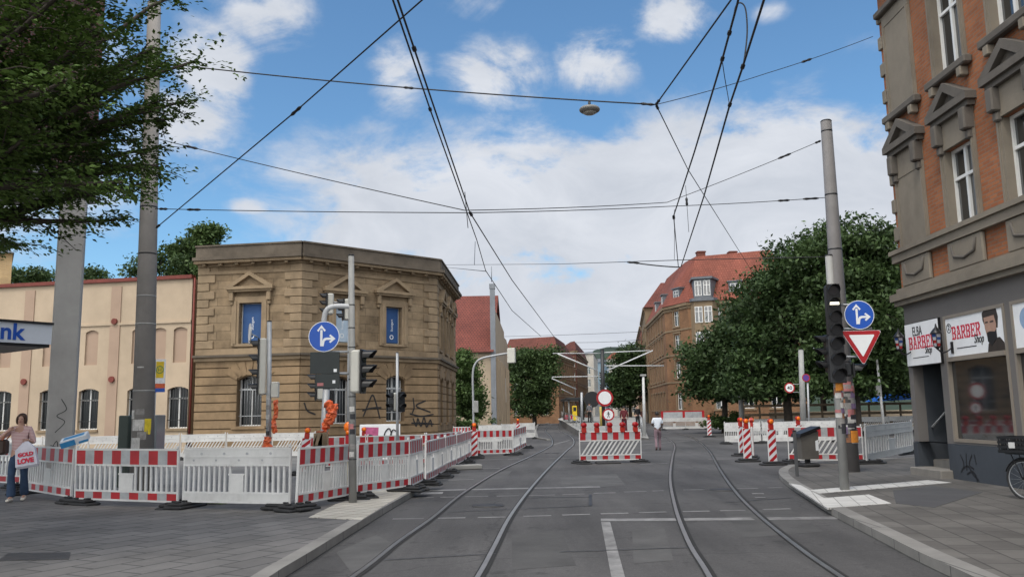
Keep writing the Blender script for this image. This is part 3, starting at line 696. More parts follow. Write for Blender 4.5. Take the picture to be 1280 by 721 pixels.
holes = [(u-ww, u+ww, wz0, wz1) for u in allw] + [(u-nw, u+nw, nz0, nz1) for u in alln]
wall_holes(hw, 0, hLen, 0, zt, holes, .28)
for u in allw: arch_fill(hw, u-ww, u+ww, wz1, .16, -.001, .28); hw.use(M_sandt).box(u-ww-.06, u+ww+.06, -.08, .2, wz0-.14, wz0-.002); hw.use(M_cream)
for u in alln:
    arch_fill(hw, u-nw, u+nw, nz1, .14, -.001, .12); hw.use(M_pink); hw.quad((u-nw,.10,nz0),(u+nw,.10,nz0),(u+nw,.10,nz1),(u-nw,.10,nz1)); hw.use(M_cream)
hw.use(M_pink)
zs_ = huz(200, 403)[1]
for k in range(-3, 2):
    u = pil[1]+k*P0
    if u > .4: hw.box(u-.31, u+.31, -.05, -.002, 0, zt-.25)
hw.use(M_cream); hw.box(0, hLen, -.07, -.003, zs_-.06, zs_+.06); hw.box(0, hLen, -.06, -.004, 0, .9)
hw.use(M_oxide); hw.box(-.1, hLen, -.14, .3, zt, zt+.20); hw.use(M_cream)
hw.box(0, hLen, .3, 14, 0, zt); hw.build('wall', ha)
for u in allw: window(ha, hM, u-ww, u+ww, wz0, wz1, y=.2, bars=2, tran=(.72,), pane=M_glassd)
for k in range(-2, 1):
    for py in (402, 474):
        z = huz(142, py)[1]; u = pil[1]+k*P0
        if u < .5: continue
        an = MB(M_oxide); an.M = hM; an.disc((u, z), .17, -.16, -.052, 16); an.build('wall_anchor', ha)
dp = MB(M_oxide); dp.M = hM; u = huz(242, 430)[0]; dp.tube([(u, -.1, .2), (u, -.1, zt)], .06, 8); dp.build('downpipe', ha)

# ---------------------------------------------------------------- brick and grey shop building on the right
M_obrick = brick('orange_brick', (.34,.125,.052), (.265,.09,.038), (.20,.15,.11), .26, .085, .010, rough=.85, bump=.7, var=.16, dirt=.25, dscale=.7)
M_gstone = mat('grey_stone', (.20,.172,.135), .9, .16, 1.0, bump=.35, bscale=22, dirt=.4)
M_gstoned = mat('grey_stone_dark', (.11,.097,.083), .9, .2, 1.2, bump=.35, bscale=22, dirt=.4)
M_grend = mat('grey_render', (.135,.125,.118), .85, .08, .5, bump=.15, bscale=30, dirt=.22)
M_plinth = mat('dark_plinth', (.045,.052,.062), .75, .15, .8, dirt=.3)
bA = Vector((9.95, 21.45, 0)); bB = Vector((9.95, 4.0, 0)); bl = (9.95, 21.45, 0)
bM, bang, bLen = face_M(bA, bB, bl)
bb = thing('shop_building', 'orange brick house with grey stone window frames above a grey barber shop front', 'building', bl)
def buz(px, py): return UZ(px, py, bA, bang)
bw = MB(M_obrick, M_grend, M_plinth, M_gstone, M_gstoned); bw.M = bM
def b5(x, y): return buz(1060+x/2.2545, y/2.2545)
def b6(x, y): return buz(1100+x/2, 280+y/2)
Zband = (b6(60, 165)[1]); Zl0, Zl1 = b5(130, 715)[1], b5(130, 705)[1]
zbb = buz(1135, 365)[1]                                # band above the shop front
zled = buz(1135, 312)[1]                               # window ledge of the first floor
c_ = [b5(182, 560)[0], b5(322, 520)[0]]                # column centres
sp = c_[1]-c_[0]; cols = [c_[0], c_[1], c_[1]+sp, c_[1]+2*sp, c_[1]+3*sp]
cols = [c for c in cols if c < bLen-1.2]
w1z0, w1z1 = b5(322, 635)[1], b5(322, 400)[1]
w2z0, w2z1 = b5(272, 205)[1], b5(250, -70)[1]
hw_ = .60
TOP = 13.2
holes1 = [(c-hw_, c+hw_, w1z0, w1z1) for c in cols[1:]] + [(c-hw_, c+hw_, w2z0, w2z1) for c in cols[1:]]
bw.use(M_obrick); wall_holes(bw, 0, bLen, zbb, TOP, holes1, .3)
print('BARBER', cols, zbb, zled, w1z0, w1z1, w2z0, w2z1)
# shop front openings
d0, d1 = max(.22, b6(70, 500)[0]), b6(176, 500)[0]-.2; dz1 = b6(120, 352)[1]
s0, s1 = b6(178, 450)[0], b6(335, 450)[0]; sz0, sz1 = b6(200, 553)[1], b6(200, 222)[1]
szm = b6(200, 333)[1]
n0 = b6(346, 400)[0]; n1 = n0 + (s1-s0)
print('SHOP', d0, d1, dz1, s0, s1, sz0, sz1, szm, n0, n1)
bw.use(M_grend)
gz1 = zbb-.32
wall_holes(bw, 0, bLen, .9, gz1, [(d0, d1, .9, sz1), (s0, s1, max(sz0, .95), sz1), (n0, n1, max(sz0, .95), sz1)], .25)
bw.use(M_plinth); wall_holes(bw, 0, bLen, 0, .9, [(d0, d1, 0, .9)], .25); bw.box(s0-.1, bLen, -.04, -.003, 0, .88); bw.box(0, d0-.001, -.04, -.003, 0, .88)
bw.use(M_gstone)
bw.box(-.14, bLen, -.16, .05, gz1, gz1+.12); bw.box(-.2, bLen, -.24, .05, gz1+.121, zbb-.02); bw.box(-.1, bLen, -.10, -.003, zbb-.018, zbb+.12)
bw.box(-.12, bLen, -.14, -.003, zled-.26, zled-.06); bw.box(-.16, bLen, -.2, -.004, zled-.058, zled+.05)
for i, c in enumerate(cols):
    bw.cbox(c-.72, c+.72, -.10, -.002, zbb+.122, zled-.262, .03)                    # apron panel
    bw.use(M_gstoned); bw.tube([(c-.5, -.11, zled-.36), (c-.42, -.11, zled-.62), (c, -.11, zled-.7), (c+.42, -.11, zled-.62), (c+.5, -.11, zled-.36)], .035, 6); bw.use(M_gstone)
    for (za, zb, ped) in ((w1z0, w1z1, True), (w2z0, w2z1, False)):
        bot = zled+.051 if ped else za-.05
        bw.box(c-.72, c-hw_-.002, -.06, -.002, bot, zb+.22); bw.box(c+hw_+.002, c+.72, -.06, -.002, bot, zb+.22); bw.box(c-.726, c+.726, -.065, -.004, zb+.002, zb+.62 if ped else zb+.32)
        bw.box(c-.69, c-hw_-.03, -.09, -.0025, bot, zb); bw.box(c+hw_+.03, c+.69, -.09, -.0025, bot, zb)
        if i: bw.box(c-hw_+.003, c-hw_+.035, -.05, .29, za+.003, zb-.003); bw.box(c+hw_-.035, c+hw_-.003, -.05, .29, za+.003, zb-.003)
        if i == 0: bw.box(c-hw_-.001, c+hw_+.001, -.05, -.003, bot, zb)             # blind window
        if ped:
            bw.use(M_gstoned); pediment(bw, c, 1.8, zb+.74, .68, .25); bw.use(M_gstone)
        else:
            bw.use(M_gstoned); bw.cbox(c-.90, c+.90, -.2, -.003, za-.24, za-.052, .03); bw.cbox(c-.90, c+.90, -.2, -.003, zb+.325, zb+.5, .03); bw.use(M_gstone)
            for s in (-.62, .62): bw.cbox(c+s-.09, c+s+.09, -.2, -.004, za-.46, za-.242, .02)
z = zled+.3; k = 0
while z < TOP-.6:                                      # quoins on the corner
    w = .26 if k % 2 == 0 else .15
    bw.cbox(-.06, w, -.06, .3, z, z+.36, .02); z += .74 if k % 1 == 0 else 0; k += 1
bw.use(M_gstoned); bw.box(-.25, bLen, -.35, .1, TOP-.35, TOP-.2); bw.box(-.4, bLen, -.55, .1, TOP-.198, TOP); 
bw.use(M_obrick); bw.M = bM; bw.quad((0,12,0),(0,0,0),(0,0,TOP),(0,12,TOP)); bw.quad((bLen,0,0),(bLen,12,0),(bLen,12,TOP),(bLen,0,TOP)); bw.quad((bLen,12,0),(0,12,0),(0,12,TOP),(bLen,12,TOP))
bw.use(M_dark); bw.box(.3, bLen, .9, 3.5, 0.0, .02)
bw.build('wall', bb)
rf = MB(mat('slate', (.05,.05,.055), .7, .2, 2)); rf.M = bM; rf.add([(-.4,-.55,TOP),(bLen,-.55,TOP),(bLen,12.4,TOP),(-.4,12.4,TOP),(2.5,3,TOP+3.2),(bLen,3,TOP+3.2),(bLen,9,TOP+3.2),(2.5,9,TOP+3.2)], [(0,1,5,4),(1,2,6,5),(2,3,7,6),(3,0,4,7),(4,5,6,7)]); rf.build('roof', bb)
for c in cols[1:]:
    for (za, zb) in ((w1z0, w1z1), (w2z0, w2z1)): window(bb, bM, c-hw_+.036, c+hw_-.036, za, zb, y=.13, tran=(.62,), ft=.07)
GLYPH = {'B': ['1111111.','.11..111','.11...11','.11..111','.111111.','.11..111','.11...11','.11..111','1111111.'],
 'A': ['..1111..','..1111..','...111..','..11.11.','..11.11.','..11111.','.11...11','.11...11','1111.111'],
 'R': ['1111111.','.11..111','.11...11','.11..111','.111111.','.11.11..','.11..11.','.11..111','1111..11'],
 'E': ['11111111','.11...11','.11....1','.11..1..','.11111..','.11..1..','.11....1','.11...11','11111111']}
def slab_letters(word, m, par, u, z, w, h, y):
    p = MB(m); p.M = bM; gw = w/len(word); cw = gw*.92/8; ch = h/9
    for i, c in enumerate(word):
        for r_, row in enumerate(GLYPH[c]):
            k = 0
            while k < 8:
                if row[k] == '1':
                    e = k
                    while e < 8 and row[e] == '1': e += 1
                    x0, x1 = u+i*gw+k*cw, u+i*gw+e*cw; z1 = z+h-r_*ch; p.quad((x0,y,z1-ch),(x1,y,z1-ch),(x1,y,z1),(x0,y,z1)); k = e
                else: k += 1
    return p.build('lettering', par)
M_frameg = mat('frame_beige', (.22,.19,.155), .5, .08, 3)
M_in = mat('shop_interior', (.09,.085,.075), .8, .2, 1.5)
for (a, b, nm) in ((s0, s1, 0), (n0, n1, 1)):
    f = MB(M_frameg); f.M = bM; t = .07; zb0 = max(sz0, .95)
    f.box(a,a+t,-.02,.12,zb0,sz1); f.box(b-t,b,-.02,.12,zb0,sz1); f.box(a+t,b-t,-.02,.12,zb0,zb0+t); f.box(a+t,b-t,-.02,.12,sz1-t,sz1); f.box(a+t,b-t,-.05,.12,szm-.07,szm+.03)
    o = f.build('shop_window', bb)
    p = MB(M_glass); p.M = bM; p.quad((a+.03,.06,zb0+.03),(b-.03,.06,zb0+.03),(b-.03,.06,szm),(a+.03,.06,szm)); p.build('pane', o)
    sgn = MB(M_wh); sgn.M = bM; sgn.box(a+t, b-t, .0, .05, szm+.03, sz1-t); so = sgn.build('sign_panel', o)
    def put(tx, size, m, u, z, name='lettering', bold=.0, sx=1., shear=0, par=so):
        q = text(tx, size, m, par, (0,0,0), (0,0,0), name=name, sx=1, bold=bold, shear=shear)
        q.matrix_local = bM @ Matrix.Translation((u, -.006, z)) @ Matrix.Rotation(R(90), 4, 'X') @ Matrix.Diagonal((sx, 1, 1, 1))
    W_ = b-a; H_ = sz1-szm
    M_txr = mat('letter_red', (.55,.015,.05), .5, .05, 4)
    if nm == 0:
        slab_letters('BARBER', M_txr, so, a+.13*W_, szm+.42*H_, .49*W_, .30*H_, -.004)
        put('Shop', .26, M_black, a+.50*W_, szm+.27*H_, sx=.9*W_/3.0, shear=.3)
        ln = MB(M_black); ln.M = bM
        ln.box(a+.20*W_, a+.53*W_, -.004, -.001, szm+.2*H_, szm+.22*H_)
        ln.disc((a+.085*W_, szm+.7*H_), .11, -.004, -.001, 20, rin=.09); ln.build('small_print', so)
        put('2', .16, M_black, a+.07*W_, szm+.66*H_)
        pc = MB(mat('photo_hair', (.035,.026,.02), .6, .2, 8)); pc.M = bM                # printed portrait of a bearded man
        X = lambda f_: a+f_*W_; Z = lambda f_: szm+f_*H_
        pc.slab([(X(.70),Z(.03)),(X(.72),Z(.2)),(X(.76),Z(.30)),(X(.90),Z(.32)),(X(.955),Z(.2)),(X(.97),Z(.03))], -.004, -.001)
        pc.slab([(X(.665),Z(.72)),(X(.66),Z(.88)),(X(.70),Z(.955)),(X(.80),Z(.965)),(X(.88),Z(.93)),(X(.90),Z(.75)),(X(.88),Z(.52)),(X(.70),Z(.55))], -.005, -.0015)
        pc.use(mat('photo_skin', (.36,.22,.16), .6, .15, 6)); pc.slab([(X(.685),Z(.78)),(X(.84),Z(.80)),(X(.865),Z(.6)),(X(.84),Z(.36)),(X(.78),Z(.26)),(X(.72),Z(.33)),(X(.69),Z(.55))], -.007, -.002)
        pc.use(M_black); pc.slab([(X(.715),Z(.45)),(X(.76),Z(.47)),(X(.84),Z(.45)),(X(.86),Z(.50)),(X(.86),Z(.30)),(X(.78),Z(.17)),(X(.72),Z(.26))], -.009, -.003)
        for q in ((.70,.745),(.775,.83)): pc.slab([(X(q[0]),Z(.655)),(X(q[1]),Z(.655)),(X(q[1]),Z(.69)),(X(q[0]),Z(.68))], -.009, -.003)
        pc.build('portrait', so)
    else:
        pc = MB(mat('print_blue', (.25,.35,.5), .6, .2, 5)); pc.M = bM; pc.disc((a+.2*W_, szm+.6*H_), .22, -.004, -.001, 20); pc.build('print', so)
# doorway
dr = MB(M_plinth); dr.M = bM; rc = 1.05
dr.quad((d0,.25,0),(d0,rc,0),(d0,rc,sz1),(d0,.25,sz1)); dr.quad((d1,rc,0),(d1,.25,0),(d1,.25,sz1),(d1,rc,sz1)); dr.quad((d0,rc,sz1),(d0,.25,sz1),(d1,.25,sz1),(d1,rc,sz1)); dr.quad((d0,rc,0),(d1,rc,0),(d1,rc,sz1),(d0,rc,sz1))
dr.build('door_recess', bb)
st = MB(mat('step_stone', (.20,.185,.165), .85, .15, 2, dirt=.3)); st.M = bM; st.cbox(d0+.01,d1+.12,-.28,.3,.0,.30,.015); st.cbox(d0+.01,d1-.002,.3,rc-.003,.0,.47,.015); st.build('steps', bb)
do = MB(M_frameg); do.M = bM; u0 = d0+.42*(d1-d0); t = .09
do.box(u0,u0+t,rc-.55,rc-.48,.475,dz1-.02); do.box(d1-t-.003,d1-.003,rc-.55,rc-.48,.475,dz1-.02); do.box(u0+t,d1-t-.003,rc-.55,rc-.48,.475,.75); do.box(u0+t,d1-t-.003,rc-.55,rc-.48,dz1-.14,dz1-.02); do.box(u0+t,d1-t-.003,rc-.56,rc-.50,1.35,1.43)
dob = do.build('door', bb); p = MB(M_glass); p.M = bM; p.quad((u0+.05,rc-.515,.7),(d1-.05,rc-.515,.7),(d1-.05,rc-.515,dz1-.1),(u0+.05,rc-.515,dz1-.1)); p.build('pane', dob)
hr = MB(M_galv); hr.M = bM; hr.tube([(d0+.02,.35,1.25),(d0+.12,.30,1.25),(d0+.14,.9,1.85),(d0+.02,.92,1.88)], .025, 8); hr.build('handrail', bb)
sg = MB(M_wh); sg.M = bM; sz_0, sz_1 = b6(105, 352)[1], b6(105, 245)[1]; q0, q1 = max(.12, b6(62, 300)[0]), b6(150, 300)[0]+.1
sg.box(q0, q1, -.07, -.002, sz_0, sz_1); sg.use(M_black); sg.box(q0-.02, q1+.02, -.06, -.0015, sz_0-.02, sz_1+.02)
so = sg.build('sign_panel', bb); W_ = q1-q0; H_ = sz_1-sz_0
def put2(tx, size, m, u, z, bold=0, sx=1, shear=0):
    q = text(tx, size, m, so, (0,0,0), (0,0,0), bold=bold, shear=shear)
    q.matrix_local = bM @ Matrix.Translation((u, -.075, z)) @ Matrix.Rotation(R(90), 4, 'X') @ Matrix.Diagonal((sx, 1, 1, 1))
put2('ELBA', .32, M_black, q0+.24*W_, sz_0+.70*H_, sx=.42*W_/1.0)
slab_letters('BARBER', M_txr, so, q0+.10*W_, sz_0+.38*H_, .80*W_, .30*H_, -.0735)
put2('Shop', .24, M_black, q0+.58*W_, sz_0+.25*H_, sx=.42*W_, shear=.3)
ln = MB(M_black); ln.M = bM
ln.box(q0+.2*W_, q0+.68*W_, -.074, -.071, sz_0+.17*H_, sz_0+.185*H_)
ln.build('small_print', so)
# graffiti tag on the plinth
GRM2 = mat('graffiti_grey', (.012,.013,.016), .6, .2, 6)
for st_ in ([(205,575),(215,600),(208,620)],[(220,572),(222,615)],[(235,575),(228,600),(240,612)],[(210,612),(225,605),(238,625),(252,640)],[(240,575),(246,600)],[(222,625),(236,618),(245,628),(250,645)]):
    gr = MB(GRM2); gr.M = bM
    P = crom([Vector((*b6(x, y), 0)) for x, y in st_], 5)
    for i in range(len(P)-1):
        tt = P[i+1]-P[i]
        if tt.length < 1e-4: continue
        tt.normalize(); n = Vector((-tt.y, tt.x, 0))*.02; gr.add([(q.x, -.044-.0003*i, q.y) for q in (P[i]-n, P[i+1]-n, P[i+1]+n, P[i]+n)], [(0,1,2,3)])
    gr.build('graffiti', bb)

# ================================================================ BUILDINGS DOWN THE STREET
WCACHE = {}
def win_obj(root, mtx, w, h, fr=M_frame, surround=None):
    key = (round(w, 2), round(h, 2), fr.name)
    if key not in WCACHE:
        f = MB(fr); t = .07
        f.box(-w/2,-w/2+t,.12,.19,0,h); f.box(w/2-t,w/2,.12,.19,0,h); f.box(-w/2+t,w/2-t,.12,.19,0,t); f.box(-w/2+t,w/2-t,.12,.19,h-t,h); f.box(-.05,.05,.11,.18,t,h-t); f.box(-w/2+t,w/2-t,.105,.175,h*.68,h*.68+.06)
        p = MB(M_glass); p.quad((-w/2+.02,.16,.02),(w/2-.02,.16,.02),(w/2-.02,.16,h-.02),(-w/2+.02,.16,h-.02))
        a, b = f.build('window'), p.build('pane'); WCACHE[key] = (a.data, b.data); bpy.data.objects.remove(a); bpy.data.objects.remove(b)
    fd, pd = WCACHE[key]
    o = bpy.data.objects.new('window', fd); COL.objects.link(o); o.parent = root; o.matrix_local = mtx
    q = bpy.data.objects.new('pane', pd); COL.objects.link(q); q.parent = o
    return o
def gbuild(name, label, pts, vis, h, wall, rows, w=1.0, pitch=2.6, roof=None, rh=4, inset_=4, roofmat=None, trim=None, ov=.45, edge=1.2):
    c = pts[0]; loc = (c[0], c[1], 0); root = thing(name, label, 'building', loc)
    wl = MB(wall); tr = MB(trim or wall); n = len(pts)
    for i in range(n):
        A, B = pts[i], pts[(i+1) % n]; M, ang, L = face_M(A, B, loc); wl.M = M; tr.M = M
        if i in vis:
            k = max(1, int((L-2*edge+.8)//pitch)); us = [L/2 + (j-(k-1)/2)*pitch for j in range(k)]
            holes = [(u-w/2, u+w/2, z0, z1) for u in us for z0, z1 in rows]
            wall_holes(wl, 0, L, 0, h, holes, .2)
            for u in us:
                for z0, z1 in rows: win_obj(root, M @ Matrix.Translation((u, 0, z0)), w, z1-z0)
            if trim:
                for u in us:
                    for z0, z1 in rows:
                        tr.box(u-w/2-.2,u-w/2-.002,-.06,-.002,z0-.05,z1+.2); tr.box(u+w/2+.002,u+w/2+.2,-.06,-.002,z0-.05,z1+.2); tr.box(u-w/2-.3,u+w/2+.3,-.12,-.003,z1+.202,z1+.36); tr.box(u-w/2-.28,u+w/2+.28,-.13,-.004,z0-.22,z0-.052)
                for z0, z1 in rows[1:]: tr.box(-.03, L+.03, -.08, -.0025, z0-.62, z0-.42)
                tr.box(-.1, L+.1, -.3, -.003, h-.35, h); tr.box(-.04, L+.04, -.12, -.0035, h-.7, h-.352)
        else: wall_holes(wl, 0, L, 0, h, [])
    wl.build('wall', root)
    if trim: tr.build('stone_trim', root)
    if roof:
        cx = sum(p[0] for p in pts)/n; cy = sum(p[1] for p in pts)/n; r = MB(roofmat)
        out = []; inn = []
        for p in pts:
            d = Vector((p[0]-cx, p[1]-cy)); l = d.length; d.normalize(); out.append((p[0]+d.x*ov-loc[0], p[1]+d.y*ov-loc[1], h)); 
            f = max(0.05, l-inset_); inn.append((cx+d.x*f-loc[0], cy+d.y*f-loc[1], h+rh))
        r.add(out+inn, [(i, (i+1)%n, n+(i+1)%n, n+i) for i in range(n)] + [tuple(range(n, 2*n)), tuple(reversed(range(n)))]); r.build('roof', root)
    return root
def chimney(root, x, y, z, m, h=1.6, w=.7): 
    c = MB(m); c.cbox(x-w/2, x+w/2, y-w/2, y+w/2, z-1.5, z+h, .03); c.box(x-w/2-.08, x+w/2+.08, y-w/2-.08, y+w/2+.08, z+h-.18, z+h-.05); c.build('chimney', root)
def xy(v): return (v.x, v.y)
M_tile_r = brick('roof_tiles_red', (.215,.068,.045), (.175,.056,.038), (.14,.035,.02), .30, .34, .03, rough=.8, bump=.8, var=.2, dirt=.25, dscale=.35)
M_tile_m = brick('roof_tiles_brownred', (.185,.052,.038), (.15,.043,.033), (.07,.025,.018), .30, .34, .03, rough=.8, bump=.8, var=.2, dirt=.25, dscale=.35)
M_tile_d = brick('roof_tiles_dark', (.15,.048,.036), (.12,.04,.03), (.08,.025,.016), .30, .34, .03, rough=.8, bump=.8, var=.2, dirt=.3, dscale=.35)
M_ob2 = brick('ochre_brick', (.235,.125,.064), (.19,.098,.05), (.17,.11,.07), .26, .085, .008, var=.2, dirt=.35, dscale=.35)
M_rb = brick('red_brick', (.20,.065,.045), (.16,.05,.035), (.12,.07,.055), .26, .085, .008, var=.2, dirt=.35, dscale=.35)
M_bst = mat('brown_stone', (.20,.145,.09), .9, .2, .5, dirt=.35)
M_beige = mat('beige_render', (.40,.32,.23), .9, .12, .4, dirt=.25)
M_pale = mat('pale_render', (.42,.39,.34), .9, .12, .4, dirt=.25)
M_pblue = mat('blue_render', (.22,.30,.36), .9, .12, .4, dirt=.25)
M_zinc = mat('zinc', (.12,.13,.145), .6, .15, 1.5, metal=.2, dirt=.2)

# ochre corner house with red mansard
P0, P1, P2, P3 = D(813,514,128), D(836,514,106), D(866,513,101), D(1010,511,97)
pts = [xy(P0), xy(P1), xy(P2), xy(P3), (P3.x+4, P3.y+24), (P0.x+14, P0.y+6)]
rows = [(1.9,3.9), (5.7,7.7), (9.0,10.9), (12.0,13.8)]
ch = gbuild('corner_house', 'ochre brick corner house under a bright red tiled mansard roof beyond the trees', pts, (0, 1, 2), 14.6, M_ob2, rows, w=1.15, pitch=3.1, roof=1, rh=6.4, inset_=5.2, roofmat=M_tile_r, trim=M_bst)
Mf, an, Lf = face_M(pts[2], pts[3], pts[0]); Mc, _, Lc = face_M(pts[1], pts[2], pts[0])
by = MB(M_bst, M_ob2, M_zinc); by.M = Mf; ub = 1.9
poly = [(ub-1.6, .02), (ub-1.1, -.95), (ub+1.1, -.95), (ub+1.6, .02)]
by.prism(poly, 4.9, 14.55); by.use(M_zinc); by.prism([(ub-1.8, .02), (ub-1.25, -1.15), (ub+1.25, -1.15), (ub+1.8, .02)], 14.56, 14.9); by.prism([(ub-1.5, 1.6), (ub-1.0, -.8), (ub+1.0, -.8), (ub+1.5, 1.6)], 14.9, 17.2); by.prism([(ub-1.8, 1.8), (ub-1.2, -1.05), (ub+1.2, -1.05), (ub+1.8, 1.8)], 17.2, 17.45)
by.build('bay_window', ch)
for z in (5.7, 9.0, 12.0): win_obj(ch, Mf @ Matrix.Translation((ub-.55, -1.12, z)), .9, 1.9); win_obj(ch, Mf @ Matrix.Translation((ub+.55, -1.12, z)), .9, 1.9)
for s in (-.5, .5): win_obj(ch, Mf @ Matrix.Translation((ub+s, -.97, 15.2)), .8, 1.8)
def dormer(root, M, u, z, w=1.5, h=1.9, d=1.0):
    m = MB(M_zinc); m.M = M; m.box(u-w/2, u+w/2, .3, d+2.2, z, z+h); m.box(u-w/2-.15, u+w/2+.15, .15, d+2.3, z+h, z+h+.14); o = m.build('dormer', root)
    win_obj(o, M @ Matrix.Translation((u, .16, z+.2)), w-.4, h-.4)
dormer(ch, Mc, Lc*.45, 14.75); dormer(ch, Mf, 5.6, 14.9); dormer(ch, Mf, 8.0, 14.9); dormer(ch, Mf, 10.5, 14.9); dormer(ch, Mf, 12.6, 14.9, 1.1, 1.5)
M0, _, Lo = face_M(pts[0], pts[1], pts[0]); dormer(ch, M0, Lo*.8, 14.8); dormer(ch, M0, Lo*.45, 14.8)
for px, Y, dz in ((880, 106, 0), (920, 108, 1.0), (940, 112, .5)):
    p = D(px, 400, Y); chimney(ch, p.x-pts[0][0], p.y-pts[0][1], 20.8, M_rb, h=.9+dz*.3, w=1.0)
q0, q1 = D(806,514,152), D(811,514,128.5)
gbuild('gabled_house', 'tall narrow brown house with dark red roof behind the ochre corner house', [xy(q0), xy(q1), (q1.x+12, q1.y-.5), (q0.x+13, q0.y)], (0,), 17.4, M_bst, [(2,4),(5.8,7.8),(9.2,11.1),(12.6,14.4)], w=1.1, pitch=2.9, roof=1, rh=4.6, inset_=6.5, roofmat=M_tile_d, trim=M_bst)
q0, q1 = D(799,515,205), D(805,515,165)
gbuild('brick_house', 'dark red brick house farthest down the right side of the street', [xy(q0), xy(q1), (q1.x+14, q1.y), (q0.x+14, q0.y)], (0, 1), 18.2, M_rb, [(2,4),(6,8),(10,12),(14,16)], w=1.2, pitch=3.2, roof=1, rh=2, inset_=5, roofmat=M_zinc, trim=M_bst)

# red roofed hall with stone gable to the street
g0, g1 = D(619.5,517,85), D(637,517,117)
gl = (g0.x, g0.y, 0)
rh_ = thing('gabled_hall', 'stone hall with steep red tiled roof and grey edged street gable', 'building', gl)
M, ang, L = face_M((g0.x-14, g0.y), (g0.x, g0.y), gl); w_ = MB(M_beige, M_rb)
w_.M = M; hs = [(7.6, 9.0, 5.2, 7.0), (2.6, 4.0, 1.2, 3.4), (7.6, 9.0, 1.2, 3.4)]; wall_holes(w_, 0, 14, 0, 8.0, hs, .25)
for a, b, c, d in hs: win_obj(rh_, M @ Matrix.Translation(((a+b)/2, 0, c)), b-a, d-c)
w_.use(M_rb); w_.box(0, 9.0, -.35, -.004, 5.4, 9.1)
Mg, ag, Lg = face_M(xy(g0), xy(g1), gl); w_.M = Mg; w_.use(M_beige)
gab = [(0,0),(20,0),(20,11.8),(1,12.4),(0,12.4)]; w_.slab(gab, 0, .4); w_.slab([(20.2,0),(Lg,0),(Lg,10.8),(27,11.4),(20.2,11.2)], .05, .5)
w_.use(M_beige)
for u in (3, 6.5, 10, 13.5, 17, 23, 28): w_.box(u-.35, u+.35, -.22, -.003, 0, 7.5)
w_.M = Matrix.Identity(4); w_.quad((-14,0,0),(-14,20,0),(-14,20,8),(-14,0,8)); w_.build('wall', rh_)
for u in (4.75, 8.2, 11.7, 15.2, 20.9, 25.5): win_obj(rh_, Mg @ Matrix.Translation((u, -.18, 3.2)), 1.3, 3.0)
r_ = MB(M_tile_m); yr = 10*math.sin(ag); xr = 10*math.cos(ag); y20 = 20*math.sin(ag); x20 = 20*math.cos(ag)
r_.add([(-14,-.5,7.9),(-.1,-.5,7.9),(xr-.1,yr,15.0),(-14,yr,15.0),(-14,y20+.4,7.9),(x20-.1,y20+.4,7.9)], [(0,1,2,3),(3,2,5,4)]); r_.build('roof', rh_)
z_ = MB(mat('zinc_pale', (.19,.205,.225), .5, .1, 1.5, dirt=.15)); z_.M = Mg; z_.box(-.16, .2, -.10, .40, 0, 14.3); z_.box(-.2, .24, -.14, .45, 14.3, 14.8); z_.tube([(-.05,.2,15),(-.05,.2,16.6)], .04, 6); z_.build('corner_pier', rh_)

# street beyond
q = [D(630,516,150), D(699,516,146), D(719,516,165)]
gbuild('mansard_house', 'ochre house with dark red mansard roof behind the big street tree on the left', [xy(q[0]), xy(q[1]), xy(q[2]), (q[2].x-2, q[2].y+12), (q[0].x, q[0].y+14)], (0, 1), 11.6, M_ob2, [(1.5,3.6),(5.2,7.0),(8.4,10.2)], w=1.1, pitch=2.6, roof=1, rh=3.4, inset_=2.2, roofmat=M_tile_d, trim=M_bst)
q = [D(716,516,178), D(722,516,176), D(736,516,215)]
gbuild('brick_block', 'red brick house beyond the tram stop shelter', [xy(q[0]), xy(q[1]), xy(q[2]), (q[2].x-6, q[2].y+8), (q[0].x-4, q[0].y+20)], (0, 1), 14.5, M_rb, [(1.5,3.6),(5.2,7.2),(8.3,10),(11.2,12.9)], w=1.1, pitch=2.8, roof=1, rh=2.2, inset_=3, roofmat=M_tile_d, trim=M_bst)
q = [D(730,516,232), D(744,516,230), D(749,516,262)]
gbuild('pale_house', 'pale rendered flat topped house left of the black tram mast', [xy(q[0]), xy(q[1]), xy(q[2]), (q[2].x-8, q[2].y+6), (q[0].x-4, q[0].y+25)], (0, 1), 17.5, M_pale, [(1.5,3.8),(5,7),(8.6,10.6),(12,14)], w=1.2, pitch=2.8, roof=1, rh=.6, inset_=1, roofmat=M_zinc)
q = [D(747,516,272), D(758,516,270), D(763,516,300)]
gbuild('blue_house', 'narrow pale blue house behind the black tram mast', [xy(q[0]), xy(q[1]), xy(q[2]), (q[2].x-8, q[2].y+6), (q[0].x-2, q[0].y+25)], (0, 1), 17.5, M_pblue, [(1.5,3.8),(5,7),(8.6,10.6),(12.4,14.4)], w=1.3, pitch=2.8, roof=1, rh=1.2, inset_=1, roofmat=M_zinc)
q = [D(758,515,330), D(772,515,325), D(777,515,360)]
gbuild('cream_house', 'cream house closing the far end of the street', [xy(q[0]), xy(q[1]), xy(q[2]), (q[2].x-8, q[2].y+6), (q[0].x-2, q[0].y+25)], (0, 1), 12.0, M_pale, [(1.5,3.8),(5,7),(8.2,10.2)], w=1.3, pitch=2.8, roof=1, rh=3.2, inset_=3, roofmat=M_tile_d)
q = [D(776,515,350), D(800,515,348), D(803,515,380)]
gbuild('beige_house', 'beige house half hidden behind the far street tree', [xy(q[0]), xy(q[1]), xy(q[2]), (q[2].x-2, q[2].y+16), (q[0].x-2, q[0].y+25)], (0,), 11.0, M_beige, [(1.5,3.8),(5,7),(8,10)], w=1.3, pitch=2.8, roof=1, rh=3, inset_=3, roofmat=M_tile_d)
